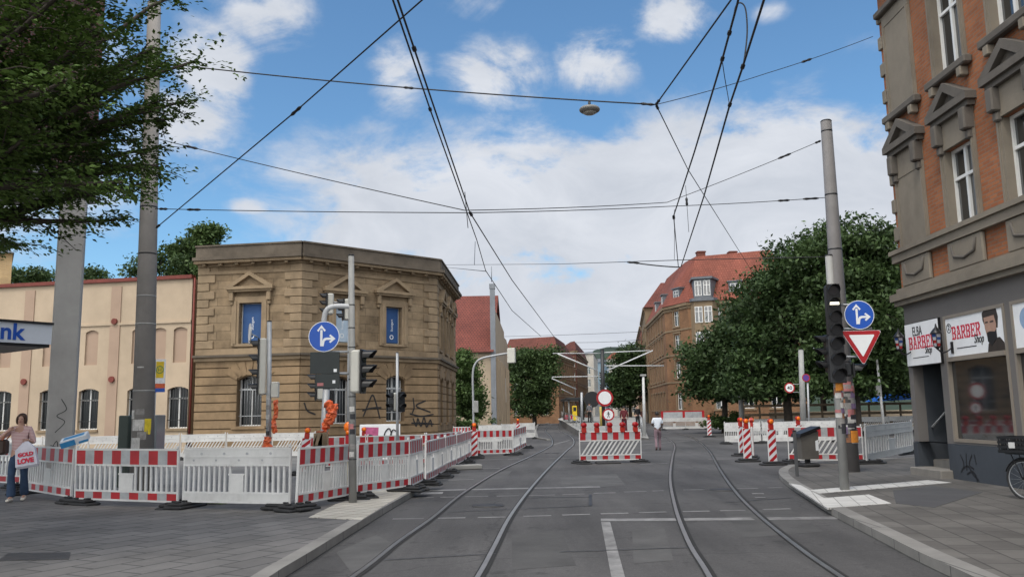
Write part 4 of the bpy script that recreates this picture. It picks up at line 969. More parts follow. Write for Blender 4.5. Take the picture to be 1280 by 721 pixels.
# wooded hill
M_hill = mat('hill_green', (.022,.036,.022), .95, .35, .06, bump=1.0, bscale=.5)
hb = MB(M_hill); random.seed(5); nx, ny = 90, 16; vs = []
for j in range(ny):
    for i in range(nx):
        x = -500+1000*i/(nx-1); y = 480+420*j/(ny-1); t = j/(ny-1)
        prof = 38*math.exp(-((x-85)/70)**2) + 26*math.exp(-((x-190)/60)**2) + 40*math.exp(-((x+190)/90)**2) + 60*math.exp(-((x+330)/110)**2) + 18
        vs.append((x, y, -2+prof*math.sin(min(1, t*1.6)*math.pi/2)*(1+.05*math.sin(x*.13+j))+random.uniform(-2, 2)*(t > .1)))
hb.add(vs, [(j*nx+i, j*nx+i+1, (j+1)*nx+i+1, (j+1)*nx+i) for j in range(ny-1) for i in range(nx-1)]); hb.smooth = False
tag(hb.build('hill'), kind='structure')
p = D(771, 458, 560)
fh = gbuild('hillside_house', 'small white house with red roof on the wooded hill', [(p.x-6, p.y), (p.x+6, p.y), (p.x+6, p.y+9), (p.x-6, p.y+9)], (0,), 36.5, M_pale, [(30.5,32),(33.5,35)], w=1.3, pitch=3, roof=1, rh=5, inset_=6, roofmat=M_tile_r)

# brick tower block on a concrete pillar (upper left)
tB = Vector((-11.25, 22.3, 0))
tl_ = (tB.x, tB.y, 0); bt = thing('office_building', 'dark red brick upper storeys resting on a concrete pillar behind the tree', 'building', tl_)
M_pb = brick('purple_brick', (.17,.06,.05), (.13,.045,.04), (.16,.13,.12), .26, .085, .012, var=.2, dirt=.3)
zb_ = 7.9
tw = MB(M_pb, M_conc); tw.M = Matrix.Identity(4)
tw.box(-11, 0, -11, 0, zb_, 17); tw.use(M_conc); tw.box(-11.04, .04, -11.04, .04, zb_-.35, zb_-.003); tw.build('wall', bt)
pl = MB(mat('concrete_pale', (.37,.36,.345), .85, .15, .8, dirt=.3)); pb_ = D(72, 555, 20.9); pt_ = D(77, 290, 20.9)
c0 = Vector((pb_.x-tl_[0], pb_.y-tl_[1]+.1, 0)); pl.M = Matrix.Translation(c0) @ Matrix.Rotation(R(24), 4, 'Z')
pl.cbox(-.30, .30, -.30, .30, 0, zb_-.352, .03); pl.build('pillar', bt)
gm = MB(GRM2); gm.M = pl.M
def pst(pts):
    P = crom([Vector((x, z, 0)) for x, z in pts], 5); m_ = MB(GRM2); m_.M = pl.M
    for i in range(len(P)-1):
        t = (P[i+1]-P[i]).normalized(); n = Vector((-t.y, t.x, 0))*.008; m_.add([(q_.x, -.303-.0003*i, q_.y) for q_ in (P[i]-n, P[i+1]-n, P[i+1]+n, P[i]+n)], [(0,1,2,3)])
    m_.build('graffiti', bt)
pst([(-.2,1.0),(-.05,1.3),(0,1.0),(.08,1.35),(.12,1.0),(.2,1.25)]); pst([(-.1,1.5),(.1,1.75),(-.08,1.9),(.12,2.05),(0,2.3)]); pst([(-.18,1.2),(.05,1.15),(.22,1.3)])
sa, sb_ = D(-260, 415, 14.2), D(65, 415, 17.6)
cl = (sb_.x, sb_.y, 0); cn = thing('canopy_sign', 'pale grey canopy fascia with blue letters at the left edge', 'sign', cl)
Mcn, ac, Lc2 = face_M(xy(sa), xy(sb_), cl); zt_, zb2 = UZ(40, 404.5, xy(sa), ac)[1], UZ(40, 433, xy(sa), ac)[1]
cb = MB(mat('fascia_grey', (.62,.66,.72), .4, .05, 2, dirt=.1), M_dark); cb.M = Mcn; cb.box(0, Lc2, 0, 2.2, zb2+.06, zt_); cb.use(M_dark); cb.box(.02, Lc2-.02, .03, 2.15, zb2, zb2+.058); cb.box(-.01, Lc2+.02, -.03, 2.23, zt_+.002, zt_+.05); cb.build('fascia', cn)
un, zn = UZ(-1, 424, xy(sa), ac)
q = text('nk', .46, M_blue, cn, (0,0,0), (0,0,0), bold=.012); q.matrix_local = Mcn @ Matrix.Translation((un, -.006, zn+.02)) @ Matrix.Rotation(R(90), 4, 'X')
# ochre gable peeping out above the hall
p0 = D(-120, 345, 30); p1 = D(14, 345, 62)
og = gbuild('yellow_brick_house', 'yellow brick wall end behind the canopy at the left photo edge', [(p0.x*2.06, 62), (p1.x, 62), (p1.x*74/62-.3, 74), (p0.x*2.06, 74)], (), 14.2, brick('yellow_brick', (.42,.30,.15), (.36,.25,.12), (.25,.2,.15), .26, .085, .01, var=.15), [], roof=1, rh=.4, inset_=1, roofmat=M_zinc)

# ================================================================ TREES
def leaf_cloud(cents, n_leaf, spread, size, rng, flat=.55):
    c = cents[rng.integers(0, len(cents), n_leaf)] + rng.normal(0, 1, (n_leaf, 3)) * spread * np.array([1, 1, flat])
    nrm = rng.normal(0, 1, (n_leaf, 3)) + np.array([0, 0, 1.0]); nrm /= np.linalg.norm(nrm, axis=1)[:, None]
    t = np.cross(nrm, rng.normal(0, 1, (n_leaf, 3))); t /= np.linalg.norm(t, axis=1)[:, None]; b = np.cross(nrm, t)
    s = size * rng.uniform(.6, 1.35, (n_leaf, 1))
    v = np.stack([c - t*s, c + b*s*.5 - t*s*.1 + nrm*s*.12, c + t*s, c - b*s*.5 - t*s*.1 + nrm*s*.12], 1)
    return v.reshape(-1, 3)
def leaf_mesh(name, v, m, parent):
    n = len(v)//4; me = bpy.data.meshes.new(name); me.vertices.add(4*n); me.vertices.foreach_set('co', v.astype(np.float32).ravel())
    me.loops.add(4*n); me.loops.foreach_set('vertex_index', np.arange(4*n, dtype=np.int32)); me.polygons.add(n)
    me.polygons.foreach_set('loop_start', np.arange(0, 4*n, 4, dtype=np.int32)); me.polygons.foreach_set('loop_total', np.full(n, 4, dtype=np.int32))
    me.update(calc_edges=True); me.validate(); me.materials.append(m); o = bpy.data.objects.new(name, me); COL.objects.link(o); o.parent = parent; return o
M_leaf = leafmat('leaf_dark', (.028,.052,.018), (.052,.085,.028))
M_leafb = leafmat('leaf_bright', (.055,.095,.028), (.085,.135,.040))
M_leafm = leafmat('leaf_mid', (.036,.064,.021), (.066,.105,.034))
M_bark = mat('bark', (.055,.045,.036), .95, .3, 5, bump=1, bscale=14)
def tree(label, base, ells, n, size, m, tr=.22, seed=1, clumps=150, spread=.55, name='street_tree', group=None, zmin=1.9):
    """ells: list of (centre, (rx,ry,rz)) in world coordinates"""
    rng = np.random.default_rng(seed); t = thing(name, label, 'tree', (base[0], base[1], 0), 0, group); b = np.array([base[0], base[1], 0])
    vol = np.array([e[1][0]*e[1][1]*e[1][2] for e in ells])**.67; vol = vol/vol.sum(); C = []
    for (c, r), k in zip(ells, (vol*clumps).astype(int)+3):
        d = rng.normal(0, 1, (k, 3)); d /= np.linalg.norm(d, axis=1)[:, None]; rad = rng.uniform(.35, 1.0, (k, 1))**.5 * rng.uniform(.78, 1.28, (k, 1))
        C.append(np.array(c) - b + d*rad*np.array(r))
    C = np.concatenate(C); C[:, 2] = np.maximum(C[:, 2], zmin)
    leaf_mesh('crown', leaf_cloud(C, int(n*1.8), spread, size*.74, rng), m, t)
    tk = MB(M_bark); zc = max(e[0][2] for e in ells); c0 = np.mean([e[0] for e in ells], 0) - b
    top_ = Vector((c0[0]*.6, c0[1]*.6, zc*.85)); mid = Vector((c0[0]*.15, c0[1]*.15, zc*.35))
    tk.tube([Vector((0,0,-.1)), Vector((0,0,.3)), mid, top_], [tr*1.35, tr, tr*.8, tr*.25], 10)
    for c in C[rng.permutation(len(C))[:22]]:
        s = mid.lerp(top_, rng.uniform(0, .8)); e = Vector(c); tk.tube([s, s.lerp(e, .5)+Vector((0, 0, .3)), e], [tr*.35, tr*.2, .02], 6)
    tk.build('trunk', t); return t
def E(px, py, Y, rx, ry, ryd=None):                    # ellipsoid measured in the photograph at distance Y
    c = D(px, py, Y); k = Y/F; return ((c.x, c.y, c.z), (rx*k, (ryd or min(rx, ry)*k*1.0), ry*k))
def gb(px, Y): p = D(px, 515, Y); return (p.x, p.y)
RG = 'dark trees of the square on the right'
tree('dark green tree in front of the ochre corner house, leftmost of the square', gb(905, 66), [E(908,456,66,46,42), E(892,480,66,36,28), E(942,418,66,40,42)], 15000, .24, M_leaf, .25, 3, 190, .6, group=RG, zmin=3.1)
tree('tall dark green tree of the square left of the grey mast', gb(985, 58), [E(985,410,58,60,70), E(1000,345,58,48,48), E(960,470,58,55,35), E(955,395,60,36,50)], 19000, .23, M_leaf, .3, 4, 230, .6, group=RG, zmin=3.1)
tree('tallest leafy tree behind the yield sign, beside the brick house', gb(1070, 54), [E(1070,395,54,62,80), E(1052,318,54,50,42), E(1100,330,54,30,50), E(1060,465,54,65,40)], 22000, .22, M_leafm, .3, 5, 260, .58, group=RG, zmin=3.1)
tree('dark tree partly hidden by the corner of the brick house', gb(1150, 60), [E(1150,400,60,60,90), E(1140,470,60,60,40)], 13000, .24, M_leaf, .3, 6, 160, .6, group=RG, zmin=3.1)
tree('small dark tree low behind the tallest tree of the square', gb(1030, 74), [E(1030,440,74,70,70), E(945,468,74,45,36), E(1100,440,74,60,70)], 16000, .28, M_leaf, .3, 16, 180, .7, group=RG, zmin=3.1)
tree('round dark street tree behind the white lamp mast right of the black tram mast', gb(788, 132), [E(786,478,132,24,30), E(792,450,132,18,18), E(778,492,132,18,14)], 9000, .32, M_leaf, .3, 7, 110, .7)
tree('pale green tree beside the sandstone building', gb(585, 74), [E(583,490,74,15,34), E(580,458,74,10,18), E(592,503,74,9,22)], 9000, .20, M_leafb, .2, 8, 110, .4)
tree('large dark street tree behind the gabled stone hall', gb(668, 128), [E(666,472,128,27,36), E(662,505,128,25,16), E(682,452,128,13,20), E(650,456,128,13,20)], 16000, .30, M_leafm, .35, 9, 190, .7)
for px, py, rx, ry, Y, sd, lb in ((205,338,44,26,78,21,'bushy green tree showing above the hall roof beside the concrete pole'), (258,297,13,16,76,22,'thin leafy treetop rising over the sandstone roof'), (110,350,22,15,82,23,'low treetop over the hall roof beside the concrete pillar'), (40,346,26,10,84,24,'low treetop over the hall roof near the photo edge'), (232,318,16,20,80,25,'rounded treetop just left of the sandstone building')):
    tree(lb, gb(px, Y), [E(px,py,Y,rx,ry), E(px+5,py+30,Y,rx*.8,26)], 4500, .24, M_leafb if sd in (22,) else M_leafm, .25, sd, 70, .5, group='trees behind the hall')
# shrubs and low planting at the square
bs = MB(M_bark)
for px, Y, sd, lb in ((908, 66, 31, 'low green bush under the leftmost tree of the square'), (577, 70, 32, 'low bush at the foot of the pale green tree')):
    t = thing('bush', lb, 'bush', (*gb(px, Y), 0)); rng = np.random.default_rng(sd)
    C = rng.normal(0, 1, (30, 3))*np.array([.9, .7, .35])+np.array([0, 0, .9]); leaf_mesh('foliage', leaf_cloud(C, 2200, .22, .12, rng), M_leafb, t)
    st_ = MB(M_bark); st_.tube([(0,0,0),(.05,0,.9)], [.04,.02], 6); st_.build('stem', t)

# near tree overhanging the upper left corner
def near_tree():
    rng = np.random.default_rng(77); base = Vector((-9.3, 11.2, KZ)); t = thing('pavement_tree', 'near dark leafed tree whose branches overhang the upper left corner', 'tree', base)
    tk = MB(M_bark); tips = []; random.seed(4)
    tk.tube([(0,0,-.05),(0,0,.5),(.05,0,1.6),(.1,.05,4.6)], [.26,.2,.17,.16], 12)
    tw_c = []; tw_d = []
    for i in range(84):
        a = random.uniform(-1.35, 1.35) if i % 5 else random.uniform(0, 2*math.pi); up = random.uniform(.30, 1.35) if i % 2 else random.uniform(.30, .8)
        L = min(7.4, 3.3+up*3.6)*random.uniform(.72, 1.06)
        d = Vector((math.cos(a)*math.cos(up), math.sin(a)*math.cos(up)*1.0, math.sin(up)))
        s = Vector((.1, .05, random.uniform(3.85, 5.0))); P = [s]
        for k in range(1, 9):
            f = k/8; P.append(s + d*L*f + Vector((0, 0, -.55*f*f*(1.2-up) + .12*math.sin(f*5+i))) + Vector((random.uniform(-.07,.07), random.uniform(-.07,.07), 0)))
        tk.tube(P, [.075*(1-k/9)+.012 for k in range(9)], 6)
        for k in range(2, 9):
            for s_ in range(7):
                f = random.random(); p = P[k-1].lerp(P[k], f); dd = (P[k]-P[k-1]).normalized()
                side = Vector((-dd.y, dd.x, 0)).normalized()*random.choice((-1, 1)); e = (dd*.75+side*random.uniform(.3, 1.1)+Vector((0,0,random.uniform(-.35,.25)))).normalized()
                l = random.uniform(.45, 1.15)*(1.15-.05*k); q = [p, p+e*l*.5+Vector((0,0,.03)), p+e*l+Vector((0,0,-.10*l))]
                if s_ < 2: tk.tube(q, [.012,.009,.004], 4, cap=False)
                for j in range(14): 
                    u = (j+.5)/14; tw_c.append(q[0].lerp(q[2], u)+Vector((0,0,.03*math.sin(u*3)))); tw_d.append(e)
    tk.build('trunk', t)
    c = np.array([list(v) for v in tw_c]); d = np.array([list(v) for v in tw_d]); n = len(c)
    reps = 2; c = np.repeat(c, reps, 0); d = np.repeat(d, reps, 0); n = len(c)
    side = np.cross(d, [0, 0, 1.0]); side /= np.linalg.norm(side, axis=1)[:, None]+1e-6
    sg_ = np.where(rng.random((n, 1)) < .5, -1, 1); ld = d*rng.uniform(.3, 1, (n, 1)) + side*sg_*rng.uniform(.4, 1.1, (n, 1)) + np.array([0,0,1])*rng.normal(-.15, .3, (n, 1)); ld /= np.linalg.norm(ld, axis=1)[:, None]
    nr = np.array([0, 0, 1.0]) + rng.normal(0, .42, (n, 3)); b = np.cross(nr, ld); b /= np.linalg.norm(b, axis=1)[:, None]
    s = rng.uniform(.065, .120, (n, 1)); c = c + rng.normal(0, .05, (n, 3))
    up_ = nr/np.linalg.norm(nr, axis=1)[:, None]*s*rng.uniform(.02, .16, (n, 1)); v = np.stack([c, c+ld*s*.45+b*s*.26+up_, c+ld*s-up_*.6, c+ld*s*.45-b*s*.26+up_], 1).reshape(-1, 3)
    leaf_mesh('crown', v, leafmat('leaf_near', (.062,.112,.022), (.105,.165,.038)), t)
near_tree()

# ================================================================ BARRIERS
PROTO = {}
def barrier_proto(style):
    stripe = style in ('stripe', 'diag'); hatch = style in ('diag', 'hatch'); grey = style == 'grey'
    base = M_dwhite if grey else M_white
    t = thing('road_barrier', 'white plastic road barrier', 'barrier')
    f = MB(base); L = 2.0
    for x in (0, L): f.cbox(x-.03 if x else 0, x if x else .03, -.025, .025, .10, 1.09, .006)
    for z0, z1 in ((.10,.135), (.265,.30), (.765,.80), (1.065,1.10)): f.box(.03, L-.03, -.022, .022, z0, z1)
    if hatch:
        k = 0; x = .06
        while x < L-.22:
            f.add([(x,-.015,.30),(x+.05,-.015,.30),(x+.34,-.015,.765),(x+.29,-.015,.765),(x,.015,.30),(x+.05,.015,.30),(x+.34,.015,.765),(x+.29,.015,.765)], [(0,1,2,3),(7,6,5,4),(0,4,5,1),(1,5,6,2),(2,6,7,3),(3,7,4,0)]) if x+.34 < L-.03 else None
            x += .14
        f.box(.03, L-.03, -.019, .019, .525, .545) if style == 'hatch' else None
    else:
        x = .11
        while x < L-.06:
            if not (.90 < x < 1.14): f.box(x-.017, x+.017, -.016, .016, .30, .765)
            x += .0985
        f.box(.89, 1.15, -.018, .018, .30, .60); f.box(.87, 1.17, -.021, .021, .60, .63)
    for x in (.03, L-.03): f.cbox(x-.02, x+.02, -.02, .02, 1.10, 1.155, .006)
    if style == 'slot':
        f.box(.03, L-.03, -.012, .012, .30, .43); f.box(.03, L-.03, -.012, .012, .64, .765)
    f.build('frame', t)
    def board(z0, z1, name):
        m = MB(M_refw, M_red, M_silver, base)
        if stripe:
            n = 11; w = (L-.06)/n
            for k in range(n):
                m.use(M_red if k % 2 == 0 else M_silver); m.box(.03+k*w, .03+(k+1)*w, -.017, .017, z0, z1)
        else:
            m.use(base); m.box(.03, L-.03, -.017, .017, z0, z1)
            if z1-z0 > .2:
                for k in range(4):
                    m.use(base); m.box(.04, L-.04, -.024, .024, (z0+z1)/2-.012, (z0+z1)/2+.012) if k == 0 else None
                    m.use(M_silver); m.disc((.35+.43*k, z0+.19), .025, -.021, .021, 10); m.disc((.2+.43*k, z0+.07), .02, -.0205, .0205, 10)
        o = m.build(name, t); return o
    o = board(.80, 1.065, 'top_board'); board(.135, .265, 'bottom_board')
    for x in (.06, L-.06):
        ft = MB(M_rubber); ft.cbox(-.20, .20, -.42, .42, 0, .055, .02); ft.cbox(-.17, .17, -.34, .34, .056, .11, .02)
        for y in (-.25, 0, .25): ft.cbox(-.06, .06, y-.05, y+.05, .1101, .14, .01)
        q = ft.build('foot', t); q.location = (x, 0, 0)
    return t
def ordinal(k): return ['first', 'second', 'third', 'fourth', 'fifth', 'sixth', 'seventh', 'eighth', 'ninth'][k]
def barrier(style, A, B, label, group='road works barriers', z=0, rot=(0, 0), tilt=0):
    if style not in PROTO: PROTO[style] = barrier_proto(style); o = PROTO[style]
    else: o = copy_tree(PROTO[style])
    A = Vector((A.x, A.y, z)); B = Vector((B.x, B.y, z)); d = B-A
    rr = random.Random(label); o.location = A; o.rotation_euler = (rr.uniform(-.035,.035), tilt+rr.uniform(-.008,.008), math.atan2(d.y, d.x)); o.scale = (d.length/2.0*.985, 1, 1)
    fs = [c for c in bpy.data.objects if c.parent == o and c.name.startswith('foot')]
    for c, r_ in zip(fs, rot): c.rotation_euler = (0, 0, r_); c.scale = (2.0/d.length, 1, 1)
    tag(o, label, 'barrier', group); return o
H = R(90)
GP = 'barriers along the left pavement'
barrier('stripe', G(-62,604,KZ), G(27,611,KZ), 'red striped barrier behind the walking woman at the left edge', GP, KZ, (.3, .2))
barrier('stripe', G(29,617,KZ), G(90,628,KZ), 'dirty red striped barrier angled back just right of the woman', GP, KZ, (.4, 1.1))
barrier('stripe', G(93,630,KZ), G(225,634,KZ), 'broad red striped barrier in front of the concrete pole', GP, KZ, (1.35, .2))
barrier('picket', G(228,634,KZ), G(365,638,KZ), 'plain white picket barrier without stripes on the left pavement corner', GP, KZ, (.1, 1.4))
barrier('stripe', G(369.5,638,KZ), G(439,624,KZ), 'red striped barrier left of the thin signal pole', GP, KZ, (1.4, .5))
barrier('stripe', G(445,623,KZ), G(511,613.5,KZ), 'red striped barrier right of the thin signal pole', GP, KZ, (.8, .3))
barrier('stripe', G(512.5,613.5,KZ), G(529,605,KZ), 'narrow looking striped barrier at the end of the pale paving tiles', GP, KZ, (.2, .0))
pts = [(531.5,606.5),(548,597),(557,591),(570,584),(579.5,578.5),(591.5,571.5)]
lb = ['striped barrier nearest the viewer in the run along the left track', 'second striped barrier of the run along the left track', 'middle striped barrier of the run along the left track', 'fourth striped barrier of the run along the left track', 'striped barrier at the far end of the run along the left track']
for k in range(5): barrier('stripe', G(*pts[k]), G(*pts[k+1]), lb[k], GP, 0, (.1*k-.2, .2))
barrier('stripe', G(595.5,570.5), G(641,569), 'red striped barrier facing the viewer where the barriers turn the corner', GP, 0, (.1, .2))
barrier('stripe', G(641.5,568.5), G(657.5,560), 'striped barrier running away at the right end of the corner', GP, 0, (.1, .2))
GH = 'white hatched barriers before the hall'
xs_ = [-1, 56, 113, 170, 227, 284, 341, 396]
for k in range(7):
    barrier('hatch', D(xs_[k],520,38), D(xs_[k+1],520,38), ['white slatted barrier farthest left before the cream hall, behind the woman', 'white slatted barrier behind the concrete pillar', 'white slatted barrier between the pillar and the concrete pole', 'white slatted barrier behind the concrete pole', 'white slatted barrier before the left end of the sandstone building', 'white slatted barrier behind the pole wrapped in orange', 'white slatted barrier farthest right of its row, behind the wooden boards'][k], GH, 0)
GS = 'red striped barriers before the sandstone building'
xs_ = [(384,29), (459,29.3), (533,30), (578,33)]
for k in range(3): barrier('stripe', D(xs_[k][0],520,xs_[k][1]), D(xs_[k+1][0],520,xs_[k+1][1]), ['red striped barrier in the back row behind the wooden boards', 'red striped barrier in the back row in front of the graffiti board', 'red striped barrier in the back row below the sandstone corner'][k], GS, 0)
barrier('stripe', D(566,520,47), D(588,520,47), 'small distant striped barrier at the right foot of the sandstone building', GS, 0)
GW = 'white barriers beyond the corner'
for k, (a, b, Y) in enumerate(((598,628,52), (626,648,56), (641,669,60))): barrier('slot', D(a,520,Y), D(b,520,Y), ['plain white barrier just behind the striped barrier at the corner', 'plain white barrier in the middle of the group behind the corner', 'plain white barrier farthest right of the group behind the corner'][k], GW, 0)
cb_ = barrier('diag', G(724.5,579.5), G(803.5,577.5), 'striped slatted barrier with five red lamps across the closed track', 'barriers on the roadway', 0, (.3, .2))
def lamp_disc(par, x, z, m_lens, m_body, r=.10, y=0, ry=0, name='warning_lamp'):
    m = MB(m_body, m_lens); m.use(m_body); m.cbox(x-.075, x+.075, y-.05, y+.05, z-.17, z+.02, .012); m.disc((x, z+.02+r*.85), r*1.0, y-.055, y+.055, 20)
    m.use(m_lens); m.smooth = True; m.ell((x, y-.055, z+.02+r*.85), r*.86, .035, r*.86, 16, 8); m.ell((x, y+.055, z+.02+r*.85), r*.86, .035, r*.86, 16, 8); o = m.build(name, par); return o
M_redpl = mat('red_plastic', (.36,.02,.012), .4, .1, 5)
GR = 'barriers on the right pavement'
barrier('diag', G(986,579,KZ), G(1082,579,KZ), 'striped slatted barrier behind the grey pole on the right pavement', GR, KZ, (.3, .4))
for k in range(5): lamp_disc(cb_, .16+.415*k, 1.22, M_rlens, M_redpl, r=.09)
mf = MB(M_rubber); mf.cbox(.5, 1.25, -.42, .1, 0, .06, .02); mf.build('foot', cb_)
barrier('grey', G(1083.5,580,KZ), G(1143,568,KZ), 'grey dusty barrier beside the shop building corner', GR, KZ, (.3, 1.2))
for k, (a, b) in enumerate(((904,950), (951,997), (998,1045))): barrier('slot', D(a,513,44.7), D(b,513,44.7), ['white solid barrier behind the pair of striped beacons', 'white solid barrier behind the single striped beacon', 'white solid barrier behind the tilted waste box'][k], 'solid white barriers across the side road', 0, (.2, .3))
xs_ = [925, 962, 999, 1036, 1073, 1110, 1147]
for k in range(6): barrier('hatch', D(xs_[k],512,58+.6*k), D(xs_[k+1],512,58.6+.6*k), 'white slatted barrier in the far row under the dark trees, ' + ['leftmost', 'second from left', 'third from left', 'fourth from left', 'fifth from left', 'rightmost'][k], 'far white barriers under the trees', 0)
xs_ = [828, 856, 884, 912]
for k in range(3): barrier('picket', D(xs_[k],513,80), D(xs_[k+1],513,80), ['far white barrier beside the walking man', 'far white barrier before the corner house entrance', 'far white barrier behind the small distant beacon'][k], 'white barriers before the corner house', 0)

def clip_poly(P, x0, x1, z0, z1):
    for ax, lim, s in ((0, x0, 1), (0, x1, -1), (1, z0, 1), (1, z1, -1)):
        out = []
        for i in range(len(P)):
            a, b = P[i], P[(i+1) % len(P)]; da, db = (a[ax]-lim)*s, (b[ax]-lim)*s
            if da >= 0: out.append(a)
            if da*db < 0: t = da/(da-db); out.append((a[0]+(b[0]-a[0])*t, a[1]+(b[1]-a[1])*t))
        P = out
        if len(P) < 3: return []
    return P
def beacon_proto():
    t = thing('traffic_beacon', 'red and white striped beacon', 'beacon')
    m = MB(M_white, M_red, M_refw); m.cbox(-.14, .14, -.03, .03, .10, 1.14, .012); m.cbox(-.03, .03, -.03, .03, .0, .10, .005)
    for side in (-1, 1):
        y0 = -.034 if side < 0 else .031
        for k in range(-1, 6):
            z = .02+k*.25
            for mm, dz in ((M_red, 0), (M_refw, .125)):
                q = clip_poly([(-.125, z+dz), (.125, z+dz+.22), (.125, z+dz+.345), (-.125, z+dz+.125)], -.125, .125, .125, 1.12)
                if q: m.use(mm); m.slab(q, y0, y0+.003)
    m.build('striped_panel', t)
    lamp_disc(t, 0, 1.27, M_amber, M_redpl, r=.088, name='amber_lamp')
    f = MB(M_rubber); f.cbox(-.40, .40, -.2, .2, 0, .06, .02); f.cbox(-.30, .30, -.15, .15, .0601, .12, .02); f.build('foot', t); return t
BP = None
def beacon(p, rz, label, z=0, group='striped beacons with amber lamps', tilt=0, s=1):
    global BP
    if BP is None: BP = beacon_proto(); o = BP
    else: o = copy_tree(BP)
    o.location = (p.x, p.y, z); o.rotation_euler = (0, tilt, rz); o.scale = (s, s, s); return tag(o, label, 'beacon', group)
beacon(G(935,577), .1, 'striped beacon nearest the right track in the pair beside the kerb')
beacon(G(927.5,569.5), .5, 'striped beacon standing just behind the pair beside the right track')
beacon(G(942,573), 1.25, 'striped beacon seen almost edge on beside its pair')
beacon(G(966.5,581), .12, 'single striped beacon standing before the curved right kerb')
beacon(G(887,546), .1, 'small distant striped beacon right of the walking man')
beacon(G(1000,566), .2, 'striped beacon behind the tilted waste box')
beacon(G(378,594), .1, 'leaning striped beacon behind the barriers left of the wooden boards', tilt=.1)
beacon(D(404,520,30.3), .1, 'beacon with lamp behind the wooden boards', s=.95); beacon(D(455,520,30.6), .3, 'beacon with lamp behind the graffiti board barrier', s=.95)
beacon(G(593,573), .2, 'beacon with lamp at the corner of the left barriers', s=.98); beacon(D(647,520,54), .2, 'beacon with lamp among the far white barriers')

# ================================================================ SIGNALS, POLES, SIGNS
def traffic_light(label, c, rz, n, w, h, body=M_black, back=None, lit=None, d=.22, hood=.24, group=None):
    t = thing('traffic_light', label, 'traffic light', c, rz, group)
    b = MB(body, back or body); b.cbox(-w/2, w/2, -.02, .02, -h/2, h/2, .012); b.use(back or body); b.cbox(-w/2+.012, w/2-.012, .021, d, -h/2+.012, h/2-.012, .035); b.build('housing', t)
    r = min(w*.40, h/n*.42)
    for k in range(n):
        z = h/2-(k+.5)*h/n
        if lit == k:
            l = MB(mat('tram_bar_lit', (1.0,.93,.72), .4, 0, 1, emit=2.0), M_black); l.use(M_black); l.disc((0, z), r, -.03, -.0205, 20); l.use(MATS['tram_bar_lit']); l.box(-r*.85, r*.85, -.036, -.031, z-r*.24, z+r*.24)
        else:
            l = MB(mat('lens_dark', (.02,.02,.022), .2, .2, 4)); l.disc((0, z), r, -.035, -.0205, 20)
        l.build('lens', t)
        v = MB(M_black); pts = [(math.cos(a)*r*1.08, math.sin(a)*r*1.08) for a in [R(-10)+R(200)*i/12 for i in range(13)]]
        vs = []; 
        for i, (x, zz) in enumerate(pts):
            ln = hood*(.55+.45*max(0, zz/r)); vs += [(x, -.02, z+zz), (x, -.02-ln, z+zz*.97), (x*.94, -.02-ln, z+zz*.92), (x*.94, -.02, z+zz*.94)]
        fs = []
        for i in range(12):
            for j in range(4): fs.append((4*i+j, 4*i+(j+1) % 4, 4*i+4+(j+1) % 4, 4*i+4+j))
        v.add(vs, fs); v.build('hood', t)
    return t
def arrow_sign(label, c, rz, r=.30, mt=None):
    t = thing('direction_sign', label, 'road sign', c, rz)
    p = MB(M_blue, M_wh, M_galv); p.use(M_wh); p.disc((0,0), r, -.004, .0, 40); p.use(M_blue); p.disc((0,0), r*.955, -.006, -.0041, 40); p.use(M_galv); p.disc((0,0), r*.99, .0002, .006, 40); p.build('plate', t)
    a = MB(M_wh); y0, y1 = -.009, -.0061; s = r/.30; w = .022*s
    a.slab([(-.05*s-w, -.19*s), (-.05*s+w, -.19*s), (-.05*s+w, .13*s), (-.05*s-w, .13*s)], y0, y1)
    a.slab([(-.05*s, .225*s), (-.135*s, .12*s), (-.105*s, .095*s), (-.05*s-w, .15*s), (-.05*s+w, .15*s), (.005*s, .095*s), (.035*s, .12*s)], y0-.0004, y1)
    a.slab([(-.05*s+w, -.19*s), (-.05*s+w, -.08*s), (0, -.035*s), (.04*s, -.022*s), (.15*s, -.022*s), (.15*s, -.066*s), (.05*s, -.066*s), (.015*s, -.09*s), (-.005*s, -.19*s)], y0-.0008, y1)
    a.slab([(.225*s, -.044*s), (.125*s, .04*s), (.10*s, .015*s), (.15*s, -.03*s), (.15*s, -.058*s), (.10*s, -.103*s), (.125*s, -.128*s)], y0-.0012, y1)
    a.build('arrows', t); return t
def ring_sign(label, c, rz, r, inner=None, name='prohibition_sign'):
    t = thing(name, label, 'road sign', c, rz)
    p = MB(M_red, M_wh, M_galv); p.use(M_red); p.disc((0,0), r, -.004, 0, 36); p.use(M_wh); p.disc((0,0), r*.76, -.006, -.0041, 36); p.use(M_galv); p.disc((0,0), r*.99, .0002, .006, 36); p.build('plate', t)
    if inner == 'walk':
        a = MB(M_black); s = r; y = (-.009, -.0061)
        a.disc((0, .42*s), .10*s, *y, 14); a.slab([(-.09*s,.30*s),(.10*s,.30*s),(.08*s,-.05*s),(-.06*s,-.05*s)], *y)
        a.slab([(-.06*s,-.05*s),(.02*s,-.05*s),(-.10*s,-.5*s),(-.20*s,-.5*s)], y[0]-.0003, y[1]); a.slab([(.0*s,-.05*s),(.08*s,-.05*s),(.22*s,-.48*s),(.12*s,-.5*s)], y[0]-.0006, y[1])
        a.slab([(-.09*s,.30*s),(-.28*s,.0),(-.22*s,-.03*s),(-.06*s,.2*s)], y[0]-.0009, y[1]); a.slab([(.10*s,.30*s),(.26*s,.02*s),(.2*s,-.02*s),(.06*s,.2*s)], y[0]-.0012, y[1]); a.build('pictogram', t)
    elif inner:
        text(inner, r*.95, M_black, t, (0, -.007, -r*.33), (R(90), 0, 0), ext=.002, align='CENTER', bold=.004)
    return t
